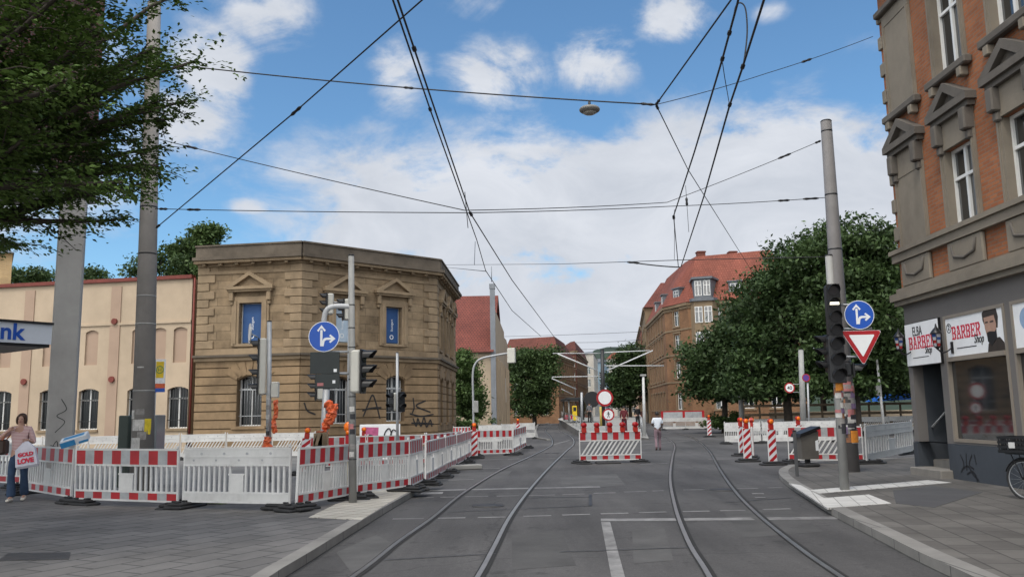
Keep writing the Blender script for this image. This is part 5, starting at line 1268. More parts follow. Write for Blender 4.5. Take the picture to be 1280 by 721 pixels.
def pole(label, a, b, r0, r1, m=M_galv, name='signal_pole', cat='pole', cap=True):
    t = thing(name, label, cat, a); p = MB(m); d = Vector(b)-Vector(a)
    p.tube([Vector((0,0,-.02)), d*.5, d], [r0, (r0+r1)/2, r1], 16); p.build('pole', t)
    c = MB(M_dark); c.tube([d, d+Vector((0,0,.03))], [r1*1.06, r1*.9], 16); c.build('cap', t)
    return t
def band(mb, o, d, r, f, h=.05):
    q = d*f; mb.tube([q-Vector((0,0,h/2)), q+Vector((0,0,h/2))], r, 16)
def sticker(root, d, r, f, ang, w, h, m, off=.004):
    """a paper stuck round a pole"""
    s = MB(m); q = d*f; n = 6; vs = []
    for i in range(n+1):
        a = ang + (i/n-.5)*w/r
        for zz in (-h/2, h/2): vs.append((q.x+math.sin(a)*(r+off), q.y-math.cos(a)*(r+off), q.z+zz))
    s.add(vs, [(2*i, 2*i+2, 2*i+3, 2*i+1) for i in range(n)]); return s.build('sticker', root)
M_paper = [mat('paper_white', (.45,.44,.42), .8, .3, 9), mat('paper_yellow', (.62,.48,.03), .7, .2, 9), mat('paper_pink', (.36,.14,.14), .7, .3, 9), mat('paper_black', (.03,.03,.035), .7, .3, 9), mat('paper_violet', (.15,.10,.18), .7, .3, 9), mat('paper_grey', (.22,.21,.20), .8, .3, 9), mat('paper_brown', (.22,.10,.05), .8, .3, 9), mat('paper_orange', (.6,.22,.03), .7, .2, 9)]

# tall concrete catenary pole on the left
cA, cB = D(178,560,20.2), D(192,40,20.2); d_ = (cB-cA); a_ = cA + d_*((-cA.z)/d_.z); b_ = cA + d_*((12.2-cA.z)/d_.z)
M_cpole = mat('pole_concrete', (.255,.238,.222), .85, .15, 1.0, bump=.3, dirt=.35)
cp_ = pole('tall concrete tram pole with torn posters, behind the left barriers', a_, b_, .265, .155, M_cpole, 'catenary_pole', 'pole')
dd = b_-a_
bm_ = MB(M_dark)
for f in (.085, .20, .33, .385, .47, .565, .63): 
    bm_ = MB(M_dark if f > .4 else M_polegrey); band(bm_, a_, dd, .268-.11*f, f, .035); bm_.build('band', cp_)
for f, an_, w, h, m, i in ((.135,-.1,.30,.26,0,0), (.098,-.35,.26,.32,0,1), (.132,.85,.16,.36,1,2), (.115,.3,.2,.18,5,3), (.16,.1,.2,.14,5,4), (.155,-.8,.16,.2,0,5), (.245,.0,.16,.03,0,6)): sticker(cp_, dd, .262-.11*f, f, an_, w, h, M_paper[m])
# bus stop sign
bs_ = D(193,560,22); t = thing('bus_stop_sign', 'white and yellow bus stop sign beside the concrete pole', 'sign', (bs_.x, bs_.y, 0)); zt1, zb1 = D(193,449,22).z, D(193,490,22).z
p = MB(M_galv); p.tube([(-.06,0.03,0),(-.06,.03,zt1)], .03, 10); p.build('post', t)
p = MB(M_wh, M_yellow, M_orange, M_blue); p.box(-.05,.20,-.01,.01,zb1+.22,zt1); p.use(M_yellow); p.box(-.04,.16,-.014,-.0105,zt1-.48,zt1-.06); p.use(M_orange); p.box(-.05,.20,-.012,.012,zb1+.10,zb1+.219); p.use(M_blue); p.box(-.05,.20,-.0121,.0121,zb1,zb1+.099); p.build('panel', t)
p = MB(mat('sign_green', (.02,.22,.08), .4, .05, 4)); p.disc((.06, zt1-.27), .10, -.018, -.0145, 20, rin=.08); p.build('emblem', t); text('H', .14, MATS['sign_green'], t, (.06, -.0148, zt1-.32), (R(90),0,0), align='CENTER')
# display case behind the pole
dc = D(161,555,23.5); t = thing('display_case', 'dark green information case with glass door behind the concrete pole', 'display case', (dc.x, dc.y, 0)); zt1 = D(161,519,23.5).z
p = MB(mat('case_green', (.045,.06,.052), .5, .1, 3)); p.cbox(-.13, .14, -.4, .4, 0.0, zt1, .02); p.build('side_panel', t)
p = MB(mat('case_glass', (.16,.18,.19), .15, .1, 3)); p.cbox(.55, .86, -.3, .3, .6, zt1, .015); p.box(.141,.549,-.02,.02,.9,zt1-.1); p.build('glass_door', t)

# left signal pole with orange wrap
q0, q1 = D(336,575,24), D(334.5,402,24); t = pole('grey signal pole with orange plastic wrapped round it, left of the arrow sign', (q0.x,q0.y,0), (q1.x+.05,q1.y,q1.z), .075, .065)
def wrap(root, pts, r, seed, name='orange_wrap', m=M_orange):
    rng = random.Random(seed); w = MB(m); P = crom(pts, 5); w.tube(P, [r*(1+rng.uniform(-.28,.28)) for _ in P], 9)
    w.v = [(x+rng.uniform(-.02,.02), y+rng.uniform(-.02,.02), z+rng.uniform(-.02,.02)) for x, y, z in w.v]; w.sm = [False]*len(w.sm); return w.build(name, root)
def rel(px, py, Y, o): v = D(px, py, Y); return (v.x-o[0], v.y-o[1], v.z-(o[2] if len(o) > 2 else 0))
o_ = (q0.x, q0.y, 0)
wrap(t, [rel(344,500,23.9,o_), rel(345,515,23.9,o_), rel(342,528,23.9,o_), rel(344,541,23.9,o_)], .062, 3); wrap(t, [rel(335,546,23.9,o_), rel(334,556,23.9,o_), rel(335,567,23.9,o_)], .12, 4)
for f, m in ((.40, 0), (.46, 5), (.52, 0), (.35, 5), (.30,3)): sticker(t, Vector((q1.x+.05-q0.x, 0, q1.z)), .075, f, -.2, .12, .12, M_paper[m])
bx = MB(M_sigw); bx.M = Matrix.Translation(rel(344,487,24,o_)); bx.cbox(-.1,.1,-.09,.09,-.22,.22,.02); bx.build('junction_box', t)
ar = MB(M_galv); ar.tube([rel(335,424,24,o_), rel(325,424,24,o_)], .025, 8); ar.tube([rel(335,492,24,o_), rel(327,492,24,o_)], .025, 8); ar.build('bracket', t)
c = D(322.5,458,24); traffic_light('four aspect cream traffic light seen from the side, left of the orange wrapped pole', c, R(-72), 4, .30, 1.62, M_black, M_sigw)
c = D(312,417,24); t = thing('round_sign', 'round sign seen nearly edge on above the left traffic light', 'road sign', c, R(-66)); p = MB(M_galv, M_wh); p.disc((0,0), .30, 0, .02, 28); p.use(M_wh); p.disc((0,0), .29, -.004, -.0005, 28); p.build('plate', t); p = MB(M_galv); p.tube([(.05,.02,0),(.05,.22,-.1)], .02, 8); p.build('bracket', t)

# main thin signal pole with arrow sign
q0, q1 = G(441,628,KZ), D(439,320,G(441,628,KZ).y); t = pole('thin grey signal pole carrying the left arrow sign, on the pale tiles', q0, (q1.x,q1.y,q1.z), .078, .058, M_polegrey); o_ = q0; YP = q0.y
dv = Vector((q1.x-q0.x, q1.y-q0.y, q1.z-q0.z))
for f in (.17,.30,.42,.49,.62,.70,.795): bm_ = MB(M_dark); band(bm_, q0, dv, .082-.02*f, f, .018); bm_.build('band', t)
for f, an_, m in ((.37,.1,0),(.30,-.2,2),(.28,.2,3),(.19,-.1,0),(.22,.3,5),(.34,.3,3)): sticker(t, dv, .078-.02*f, f, an_, .10, .10, M_paper[m])
ar = MB(mat('arm_white', (.50,.51,.52), .45, .05, 3)); ar.tube(crom([rel(438,383,YP,o_), rel(424,382.5,YP-.05,o_), rel(413,384,YP-.08,o_), rel(407,390,YP-.08,o_), rel(404.5,403,YP-.06,o_)], 5), .052, 10); ar.build('arm', t)
ar = MB(M_galv)
for y in (439.5, 466.5):
    ar = MB(M_galv); ar.tube([rel(438,y,YP,o_), rel(402,y+.5,YP,o_)], .026, 8); ar.build('bracket', t)
c = D(405,420.5,YP-.14); arrow_sign('round blue straight and right arrow sign on the thin pole at the left', c, R(4))
bp_ = D(406,463,YP-.12); t = thing('sign_boards', 'dark backs of two stacked sign boards under the left arrow sign', 'sign', bp_, R(3)); kx = YP/F
p = MB(mat('plate_back', (.030,.036,.036), .6, .15, 3), M_galv); p.cbox(-18*kx, 18*kx, -.02, .02, -4*kx, 23*kx, .006); p.build('upper_board', t); p = MB(MATS['plate_back']); p.cbox(-11.5*kx, 18.2*kx, -.02, .02, -22*kx, -4.4*kx, .006); p.build('lower_board', t)
for x, z, m, w in ((13,.0,0,.06), (11.5,-14,0,.055), (-5,-17,2,.12)): s = MB(M_paper[m] if m else M_wh); s.box(x*kx-w/2, x*kx+w/2, -.024, -.0205, z*kx-.03, z*kx+.03); s.build('sticker', t)
c = D(453.5,464,YP); traffic_light('three aspect cream traffic light facing right on the thin signal pole', c, R(80), 3, .30, .86, M_black, M_sigw, hood=.26)
mb_ = MB(M_sigw); mb_.M = Matrix.Translation(D(446,461,YP+.1)); mb_.cbox(-.05,.05,-.06,.06,-.28,.28,.02); bo = mb_.build('junction_box'); tag(bo, 'cream junction box between the thin pole and its traffic light', 'junction box')
# short wrapped pole, boards, small signals
q0, q1 = D(401,600,21), D(408,486,21); t = pole('short leaning grey pole with orange sheet tied to it, left of the thin pole', (q0.x,q0.y,0), q1, .085, .085); o_ = (q0.x,q0.y,0)
wrap(t, [rel(410,503,20.9,o_), rel(415,514,20.8,o_), rel(411,524,20.8,o_), rel(405,536,20.9,o_)], .10, 8); wrap(t, [rel(402,538,20.8,o_), rel(403,545,20.8,o_)], .14, 9)
wrap(t, [rel(419,505,20.9,o_), rel(417,520,20.8,o_), rel(412,528,20.8,o_)], .07, 12)
c = D(395,484,21.5); traffic_light('small cream three aspect traffic light facing left beside the short wrapped pole', c, R(-75), 3, .26, .66, M_black, M_sigw, hood=.2)
c = D(412,494,21.2); traffic_light('small black single lamp box above the orange sheet', c, R(10), 1, .22, .26, M_black, M_black, hood=.1)
t = thing('wooden_boards', 'grey weathered boards leaning together behind the barriers by the short pole', 'boards', (D(400,600,20.2).x, 20.2, 0)); o_ = t.location
for a, b, w in (((398,575),(397.5,541),.10), ((403,575),(403,540),.12), ((391,572),(397,541),.06), ((407.5,575),(406.5,542),.07)):
    p = MB(M_wood); A_, B2 = Vector(rel(*a,20.2,o_)), Vector(rel(*b,20.2,o_)); dz = (B2-A_); p.add([A_+Vector((-w,-.02,0)),A_+Vector((w,-.02,0)),B2+Vector((w,-.02,0)),B2+Vector((-w,-.02,0)),A_+Vector((-w,.03,0)),A_+Vector((w,.03,0)),B2+Vector((w,.03,0)),B2+Vector((-w,.03,0))], [(0,1,2,3),(7,6,5,4),(0,4,5,1),(1,5,6,2),(2,6,7,3),(3,7,4,0)]); p.build('board', t)
# mast with two signals above
q0 = D(437,520,27); q1 = D(437.5,371,27); t = pole('slim mast behind the thin pole with an arm for two small traffic lights', (q0.x,q0.y,0), q1, .08, .06); o_ = (q0.x, q0.y, 0)
ar = MB(M_galv); ar.tube([rel(437,379,27,o_), rel(404,377,27,o_)], .03, 8); ar.build('arm', t)
c = D(408,380,27); traffic_light('upper left of two small cream traffic lights above the arrow sign', c, R(-70), 3, .30, .70, M_black, M_sigw, hood=.2)
c = D(429,387,27); traffic_light('right hand one of two small cream traffic lights above the arrow sign', c, R(-70), 3, .30, .70, M_black, M_sigw, hood=.2)
# pedestrian signal in front of the sandstone window
q0 = D(497,520,29); q1 = D(496.5,441,29); t = pole('thin pole with back to back signals before the right sandstone window', (q0.x,q0.y,0), q1, .05, .045)
c = D(489,502,29); traffic_light('left facing black signal on the thin pole before the sandstone window', c, R(-40), 2, .24, .64, M_black, M_sigw, hood=.18); c = D(502,502,29); traffic_light('right facing black signal on the thin pole before the sandstone window', c, R(40), 2, .26, .68, M_black, M_black, hood=.18)
# graffiti board
p0_ = D(475,538,34); t = thing('hoarding_board', 'white board with pink and black graffiti behind the back row of barriers', 'board', (p0_.x, 34, 0)); z1_ = D(475,530,34).z
p = MB(M_wh); p.cbox(-.8,.8,-.02,.02,.05,z1_,.01); p.build('panel', t)
p = MB(mat('graffiti_pink', (.45,.10,.22), .6, .3, 6)); p.slab([(-.65,.45),(-.6,z1_-.1),(-.05,z1_-.12),(-.1,.5)], -.024, -.0205); p.build('graffiti', t)
for pts in ([(.1,.5),(.2,1.1),(.4,1.25),(.5,.7)], [(.3,.6),(.5,1.2),(.7,1.1)], [(-.5,.6),(-.45,1.0),(-.25,.95),(-.2,.6)]):
    p = MB(M_black); P = crom([(x,-.03,z) for x, z in pts], 4); p.tube(P, .025, 5); p.build('graffiti', t)
# far lamp mast with curved arm
q0 = D(592,520,44); t = thing('signal_mast', 'grey mast with long curved arm carrying a signal, beside the pale green tree', 'signal mast', (q0.x, 44, 0)); o_ = (q0.x, 44, 0)
p = MB(M_galv); p.tube(crom([(0,0,0), rel(591.5,500,44,o_), rel(591,468,44,o_), rel(594,455,44,o_), rel(602,448,44,o_), rel(620,444,44,o_), rel(637,441,44,o_)], 6), .055, 10); p.build('pole', t)
p = MB(M_polegrey); p.M = Matrix.Translation(rel(595,508,44,o_)); p.cbox(-.12,.12,-.1,.1,-.3,.3,.02); p.build('junction_box', t)
c = D(640,444.5,44); traffic_light('cream backed traffic light hanging from the end of the curved arm', c, R(165), 3, .44, .80, M_black, M_sigw)
c = D(640,444.5,43.8)
# heap of kerb stones beside the barriers
t = thing('kerb_stone', 'loose pale kerb stone lying at the foot of the left barrier run', 'kerb stone', G(574,587), R(20)); p = MB(M_conc); p.cbox(-.75,.75,-.14,.14,0,.16,.03); p.build('stone', t)
# yellow lamp post beside the thin pole
q0 = G(434.5,606,KZ); t = thing('warning_lamp', 'yellow warning lamp on a narrow striped post left of the thin pole', 'warning lamp', (q0.x, q0.y, 0)); p = MB(M_yellow, M_amber, M_red, M_wh)
p.tube([(0,0,0),(0,0,1.15)], .03, 8)
p.use(M_amber); p.cbox(-.09,.09,-.06,.06,.82,1.08,.02); p.build('post', t); p = MB(M_red); p.cbox(-.06,.06,-.04,.04,1.10,1.32,.01); p.build('striped_sleeve', t); p = MB(M_amber); p.smooth = True; p.ell((0,0,1.50),.11,.07,.13); p.tube([(0,0,1.32),(0,0,1.42)], .06, 10); p.build('lens', t)

# ---- right side
q0, q1 = G(1056,612,KZ), D(1036,320,G(1056,612,KZ).y); YR = q0.y; t = pole('thin grey signal pole full of stickers on the white tiles at the right', q0, (q1.x,q1.y,q1.z), .092, .075, M_polegrey); o_ = q0; dv = Vector((q1.x-q0.x,q1.y-q0.y,q1.z-q0.z)); rng = random.Random(3)
for k in range(26): f = .26+rng.random()*.22; sticker(t, dv, .09-.017*f, f, rng.uniform(-.9,.9), rng.uniform(.07,.14), rng.uniform(.06,.14), M_paper[rng.choice((0,5,3,2,6,5,0,4))], .003+.0006*k)
sticker(t, dv, .088, .435, .1, .15, .20, M_paper[7], .02)
sticker(t, dv, .088, .255, .75, .16, .20, M_paper[3], .02)
q0, q1 = D(1061,560,22.4), D(1032.5,152,22.4); d_ = q1-q0; a_ = q0 + d_*((KZ-q0.z)/d_.z)
t = pole('thick grey tram pole plastered with posters behind the right signal pole', a_, q1, .235, .145, mat('pole_dark_grey', (.16,.152,.15), .7, .12, 1.5, dirt=.3), 'catenary_pole'); dd = q1-a_
for k in range(46): f = .085+rng.random()*.15; sticker(t, dd, .233-.09*f, f, rng.uniform(-1.1,1.1), rng.uniform(.10,.26), rng.uniform(.08,.24), M_paper[rng.choice((0,5,3,2,6,5,4,4,3,5))], .004+.0007*k)
sticker(t, dd, .225, .095, .35, .2, .3, M_paper[7], .04)
for f in (.30, .62, .78, .97): bm_ = MB(M_dark); band(bm_, 0, dd, .238-.09*f, f, .04); bm_.build('band', t)
kx = YR/F
c = D(1043,387.5,YR-.16); traffic_light('four aspect black tram signal with a lit white bar, upper one on the right pole', c, R(-2), 4, 17*kx, 66*kx, M_black, M_black, lit=1, hood=.14)
c = D(1046.5,449,YR-.17); traffic_light('three aspect black traffic light below the lit tram signal', c, R(-2), 3, 19*kx, 58*kx, mat('signal_darkgrey', (.03,.031,.033), .5, .1, 4), M_dark, hood=.22)
c = D(1034.5,442,YR+.1); traffic_light('black traffic light facing left behind the lit tram signal', c, R(-85), 3, .26, .78, M_black, M_dark, hood=.24)
c = D(1067,462,YR+.12); traffic_light('small black traffic light facing right below the yield sign', c, R(70), 1, .28, .30, M_black, M_dark, hood=.24)
c = D(1074,393.5,YR-.1); arrow_sign('round blue straight and right arrow sign above the yield sign', c, R(-4))
def yield_sign(label, c, rz, s):
    t = thing('yield_sign', label, 'road sign', c, rz); p = MB(M_red, M_wh, M_galv)
    def tri(k, rnd): 
        out = []
        for i in range(3):
            a = R(-90+120*i); cx, cz = math.cos(a)*s*k*.577*(1-rnd), math.sin(a)*s*k*.577*(1-rnd)
            for j in range(-2, 3): b = a+R(30*j); out.append((cx+math.cos(b)*s*k*.577*rnd*.5*1.3, cz+math.sin(b)*s*k*.577*rnd*.5*1.3))
        return out
    p.use(M_wh); p.slab(tri(1, .12), -.003, 0); p.use(M_red); p.slab(tri(.975, .12), -.006, -.0031); p.use(M_wh); p.slab(tri(.64, .08), -.009, -.0061); p.use(M_galv); p.slab(tri(.98, .12), .0003, .006); p.build('plate', t); return t
c = D(1077.5,427.5,YR-.12); yield_sign('red bordered white yield triangle on the right signal pole', c, R(-3), .80)
t = thing('sign_bracket', 'grey tube brackets holding the arrow and yield signs to the right pole', 'bracket', D(1050,410,YR)); o_ = t.location
for y, x in ((381,1078), (411,1090), (446,1082)): p = MB(M_galv); p.tube([rel(1046,y,YR,o_), rel(x,y-.5,YR-.05,o_)], .024, 8); p.build('tube', t)
# low post and waste box
q0 = G(996.5,595,KZ); t = thing('bollard_post', 'short dark square post at the curved right kerb', 'bollard', q0); p = MB(mat('post_grey', (.07,.072,.075), .6, .1, 4)); p.cbox(-.035,.035,-.035,.035,-.01,1.08,.008); p.build('post', t); p = MB(M_dark); p.cbox(-.045,.045,-.045,.045,1.081,1.11,.008); p.build('cap', t)
q0 = G(1010,583,KZ); t = thing('waste_bin', 'grey brown waste box with tilted black lid beside the short dark post', 'waste bin', q0, R(12)); p = MB(mat('bin_brown', (.10,.092,.082), .6, .12, 3, dirt=.2)); p.slab([(-.27,.22),(.24,.22),(.27,1.0),(-.28,.84)], -.2, .2); p.build('body', t)
p = MB(M_black); p.slab([(-.34,.83),(.33,1.06),(.31,1.13),(-.30,.93)], -.25, .25); p.build('lid', t); p = MB(M_rubber); p.cbox(-.25,.25,-.25,.25,0,.10,.03); p.cbox(-.06,.06,-.06,.06,.10,.22,.01); p.build('foot', t); p = MB(M_wh); p.slab([(.16,.45),(.25,.45),(.25,.75),(.16,.72)], -.204, -.2005); p.build('sticker', t)
# signs and poles in front of the trees
q0 = D(1003,520,48); q1 = D(1001,437,48); t = pole('grey pole with a speed limit sign before the dark trees', (q0.x,q0.y,0), q1, .17, .14, M_polegrey); o_ = (q0.x,q0.y,0)
for y in (480, 490): p = MB(M_galv); p.tube([rel(1003,y,48,o_), rel(988,y,48,o_)], .02, 6); p.build('bracket', t)
ring_sign('round speed limit 40 sign with red border before the dark trees', D(987,484.5,47.7), 0, .29, '40', 'speed_limit_sign')
q0 = D(1010,520,47); q1 = D(1009.5,478,47); t = pole('thin galvanised post with a small violet round sign', (q0.x,q0.y,0), q1, .05, .05)
t = thing('round_sign', 'small violet round no stopping sign on a thin post before the trees', 'road sign', D(1007.5,472,46.9)); p = MB(mat('sign_violet', (.10,.04,.22), .4, .1, 4), M_red); p.use(M_red); p.disc((0,0),.22,-.004,0,24); p.use(MATS['sign_violet']); p.disc((0,0),.17,-.007,-.0041,24); p.build('plate', t)
q0 = D(927,520,60); q1 = D(924.5,478,60); pole('plain grey pole under the leftmost tree of the square', (q0.x,q0.y,0), q1, .17, .15, M_polegrey, 'lamp_post')
q0 = D(1104,520,52); q1 = D(1096,449,52); t = pole('slim pale lamp pole leaning slightly before the blue tarpaulin', (q0.x,q0.y,0), q1, .09, .06, M_dwhite, 'lamp_post'); p = MB(M_polegrey); p.M = Matrix.Translation(rel(1098,487,52,(q0.x,q0.y,0))); p.cbox(-.16,.16,-.1,.1,-.35,.35,.02); p.build('junction_box', t)
q0 = D(1070,520,56); q1 = D(1070,484,56); t = pole('thin post with a small dark plate behind the thick tram pole', (q0.x,q0.y,0), q1, .05, .05, M_polegrey, 'sign_post'); p = MB(M_polegrey); p.M = Matrix.Translation(rel(1077,487,56,(q0.x,q0.y,0))); p.box(-.6,.6,-.02,.02,-.12,.12); p.build('plate', t)
# wooden site fence and blue tarpaulin under the trees
t = thing('timber_fence', 'dark timber rail fence under the trees of the square', 'fence', (D(930,515,63).x, 63, 0)); x1 = D(1165,515,63).x - t.location.x
n = 13
for k in range(n): p = MB(M_wood); x = x1*k/(n-1); p.cbox(x-.06,x+.06,-.06,.06,0,2.1,.01); p.build('post', t)
for z in (.7, 1.35, 2.0): p = MB(M_wood); p.box(-.1, x1+.1, -.085, -.062, z-.09, z+.09); p.build('rail', t)
q0 = D(1120,500,66); t = thing('tarpaulin', 'bright blue tarpaulin over a low frame at the edge of the square', 'tarpaulin', (q0.x, 66, 0)); p = MB(mat('tarp_blue', (.015,.12,.50), .6, .15, 2, bump=.5, bscale=2)); zt1, zb1 = D(1120,488,66).z, D(1120,501,66).z
p.add([(-1.6,-1,zb1),(0,-1,zt1-.2),(1.9,-1,zb1+.15),(-1.6,2,zb1),(0,2,zt1-.1),(1.9,2,zb1+.2),(-.9,-1,zt1-.5),(1.0,-1,zt1-.35)], [(0,2,7,1,6),(0,6,1,4,3),(1,7,2,5,4)]); p.build('sheet', t)
p = MB(M_wood); 
for x in (-1.5, 1.8): p = MB(M_wood); p.cbox(x-.05,x+.05,-.9,-.8,0,zb1,.01); p.build('post', t)
t = thing('site_wall', 'pale boarded site wall behind the timber fence', 'wall', (D(1000,515,70).x, 70, 0)); p = MB(M_beige); p.cbox(-2.5, 12, 0, .15, 0, 1.5, .02); p.build('boards', t)
t = thing('construction_banner', 'red and white site banner fence before the corner house', 'banner', (D(826,515,90).x, 90, 0)); p = MB(M_dwhite, M_red); w_ = D(880,515,90).x-t.location.x; p.use(M_silver); p.box(0, w_, 0, .04, .9, 1.75); p.use(M_red); p.box(0, w_, -.005, -.001, 1.64, 1.75); p.box(0, w_, -.005, -.001, .9, 1.0)
for x in (0, w_*.5, w_*.95): p.box(x, x+.25, -.009, -.0055, .9, 1.75)
p.build('sheet', t)
# centre signs
q0 = D(757,520,31); q1 = D(757,484,31); t = pole('grey post with two round red bordered signs behind the lamp barrier', (q0.x,q0.y,0), q1, .04, .04, M_galv, 'sign_post')
ring_sign('large round white sign with red border, closed to all vehicles', D(756,497,30.9), 0, .305); ring_sign('small round no pedestrians sign below the large closed road sign', D(760.5,518,30.9), 0, .22, 'walk')

# ================================================================ TRAM STOP
def up(p, z): return Vector((p.x, p.y, z))
def plat_z(p):
    f = max(0, min(1, (p.y-PL_A.y)/(PL_B.y-PL_A.y))); return .30 + .62*f
for (a, b, lb) in ((PL_A.lerp(PL_B, .04)+Vector((.35,0,0)), PL_B+Vector((.35,0,0)), 'grey ramp railing on the track side of the tram stop'), (PL_C.lerp(PL_D, .04)+Vector((-.35,0,0)), PL_D+Vector((-.35,0,0)), 'grey ramp railing on the pavement side of the tram stop')):
    t = thing('ramp_railing', lb, 'railing', (a.x, a.y, 0)); n = 9; tops = []
    for k in range(n):
        p = a.lerp(b, k/(n-1)); z = plat_z(p); q = Vector((p.x-a.x, p.y-a.y, 0)); m = MB(M_galv); m.tube([q+Vector((0,0,z-.15)), q+Vector((0,0,z+1.05))], .03, 6); m.build('post', t); tops.append(q+Vector((0,0,z)))
    for h_ in (.55, 1.05): m = MB(M_galv); m.tube([q+Vector((0,0,h_)) for q in tops], .03, 6); m.build('rail', t)
m0 = D(754,520,76); mt_ = D(752.8,437,76)
t = pole('black tram mast with white cantilever arms on the platform', (m0.x, m0.y, .5), mt_, .20, .17, M_dark, 'catenary_mast', 'mast'); o_ = (m0.x, m0.y, .5)
M_armw = mat('arm_pale', (.55,.56,.57), .45, .05, 3)
for a, b, r in (((747,463),(697,442),.055), ((759,463),(816,438),.06), ((752,441.5),(691,441.5),.03), ((754,440.5),(812,438),.045), ((754,470),(690,471),.035), ((720,486),(690,473),.05), ((775,457),(830,457),.045), ((716,493),(702,486),.035)):
    p = MB(M_armw); e = 0
    if a[0] in (775, 720, 716): p.tube([rel(753,a[1],76,o_) if a[0] == 775 else rel(*a,78,o_), rel(*b,76,o_)], r, 6)
    else: p.tube([rel(*a,76,o_), rel(*b,76,o_)], r, 6)
    p.build('arm', t)
q0 = G(806,548); q1 = D(804,470,q0.y); t = pole('pale grey lamp post at the near end of the tram platform', (q0.x,q0.y,0), q1, .11, .08, M_dwhite, 'lamp_post')
p = MB(M_polegrey); p.M = Matrix.Translation((q1.x-q0.x, 0, q1.z)); p.cbox(-.2,.2,-.12,.12,-.02,.12,.03); p.build('lamp_head', t)
s0 = D(722,520,92); t = thing('tram_shelter', 'dark flat roofed tram shelter with a yellow ticket column', 'shelter', (s0.x, s0.y, .9)); o_ = t.location
zr = D(722,497,92).z-.9
p = MB(M_dark); p.cbox(-1.3, 1.6, -2, 9, zr-.25, zr, .03); p.build('roof', t)
for x, y in ((-1.0,-1.5),(1.3,-1.5),(-1.0,8),(1.3,8),(.5,3)): p = MB(M_polegrey); p.tube([(x,y,0),(x,y,zr-.25)], .09, 8); p.build('column', t)
p = MB(mat('shelter_glass', (.07,.08,.085), .1, .1, 2)); p.box(1.32, 1.36, -1.4, 7.9, .3, 2.2); p.build('glass_wall', t)
c0 = D(718.5,520,84); t = thing('ticket_column', 'tall yellow ticket column on the tram platform', 'ticket machine', (c0.x, c0.y, .9)); zt1 = D(718.5,507,84).z-.9; p = MB(M_yellow, M_dark); p.cbox(-.22,.22,-.2,.2,.1,zt1,.03); p.use(M_dark); p.box(-.15,.15,-.206,-.2005,1.0,1.4); p.build('cabinet', t); p = MB(M_dark); p.box(-.24,.24,-.22,.22,0,.1); p.build('base', t)
c0 = D(751,520,66); t = thing('yellow_post', 'yellow painted post at the foot of the black tram mast', 'post', (c0.x, c0.y, .7)); p = MB(mat('dull_yellow', (.45,.33,.08), .6, .1, 3)); p.tube([(0,0,0),(0,0,D(751,508,66).z-.7)], .09, 10); p.build('post', t)
c0 = D(727,520,70); t = pole('grey steel post on the platform between ticket column and mast', (c0.x,c0.y,.7), D(727,490,70), .10, .10, M_galv, 'steel_post', 'post')
c0 = D(740,499,80); t = thing('platform_display', 'round dark display hood above the tram platform', 'display', c0); p = MB(M_dark); p.disc((0,0), .75, -.2, .2, 18); p.build('hood', t); p = MB(M_polegrey); p.tube([(0,0,-.7),(0,0,.9-c0.z)], .07, 8); p.build('post', t)
# parked red car beyond the shelter
c0 = D(713,520,118)
t = thing('parked_car', 'small dark red car parked beyond the tram shelter', 'car', (c0.x, 118, 0), R(80)); M_car = mat('car_red', (.22,.01,.015), .25, .05, 3)
p = MB(M_car); p.slab([(-2,.35),(2,.35),(2.05,.75),(1.9,.95),(1.0,1.0),(.5,1.42),(-1.0,1.45),(-1.7,1.0),(-2.05,.9)], -.82, .82); p.build('body', t)
p = MB(M_glass); p.slab([(.88,1.0),(.45,1.38),(-.95,1.40),(-1.5,1.0)], -.825, .825); p.build('windows', t)
for x in (-1.25, 1.3):
    for y in (-.75, .75): p = MB(M_rubber, M_galv); p.disc((x,.32), .32, y-.1, y+.1, 20); p.use(M_galv); p.disc((x,.32), .19, y-.106, y+.106, 16); p.build('wheel', t)

# ================================================================ OVERHEAD WIRES
def wire(label, pts, r=.016, sag=0.0, ins=(), name='overhead_wire', n=14):
    P = [Vector(p) for p in pts]; o = P[0]; Q = []
    for i in range(len(P)-1):
        for k in range(n):
            f = k/n; q = P[i].lerp(P[i+1], f); q.z -= sag*4*f*(1-f); Q.append(q-o)
    Q.append(P[-1]-o)
    t = thing(name, label, 'wire', o); m = MB(M_wire); m.tube(Q, r*.72, 6); m.build('cable', t)
    for (seg, f, l) in ins:
        a, b = P[seg]-o, P[seg+1]-o; c = a.lerp(b, f); c.z -= sag*4*f*(1-f); u = (b-a).normalized()
        m = MB(M_wire); m.tube([c-u*l, c-u*l*.6, c, c+u*l*.6, c+u*l], [.018, .034, .024, .034, .018] if l > .08 else [.016, .026, .026, .026, .016], 8); m.build('insulator', t)
    return t
def Zp(px, py, z): return G(px, py, z)
JT = D(820,131,17.2)
TL = D(192,78,20.2)
wire('thick span wire with the hanging lamp, crossing high from the left concrete pole', [TL, JT], .021, .10, ((0,.55,.12),(0,.985,.14)))
wire('wire rising from the left concrete pole towards the top centre', [D(195,285,20.0), D(370,139,15), D(560,-28,11.0)], .018, 0, ((1,.0,.22),(0,.02,.10)))
TW1 = D(581,263,16.6); TW2 = D(834,253,21)
wire('span wire sloping down from the left concrete pole over both tracks to the grey pole', [D(194,173,20.1), TW1, TW2, D(1026,176,22.4)], .013, .03, ((0,.14,.2),(2,.75,.22),(2,.98,.1)))
wire('nearly level span wire from the left concrete pole to the thick grey pole', [D(194,261,20.0), D(591,266,17), D(836,258,21), D(1032,247,22.4)], .013, .02, ((0,.03,.12),(0,.14,.2),(2,.9,.25),(2,.72,.18)))
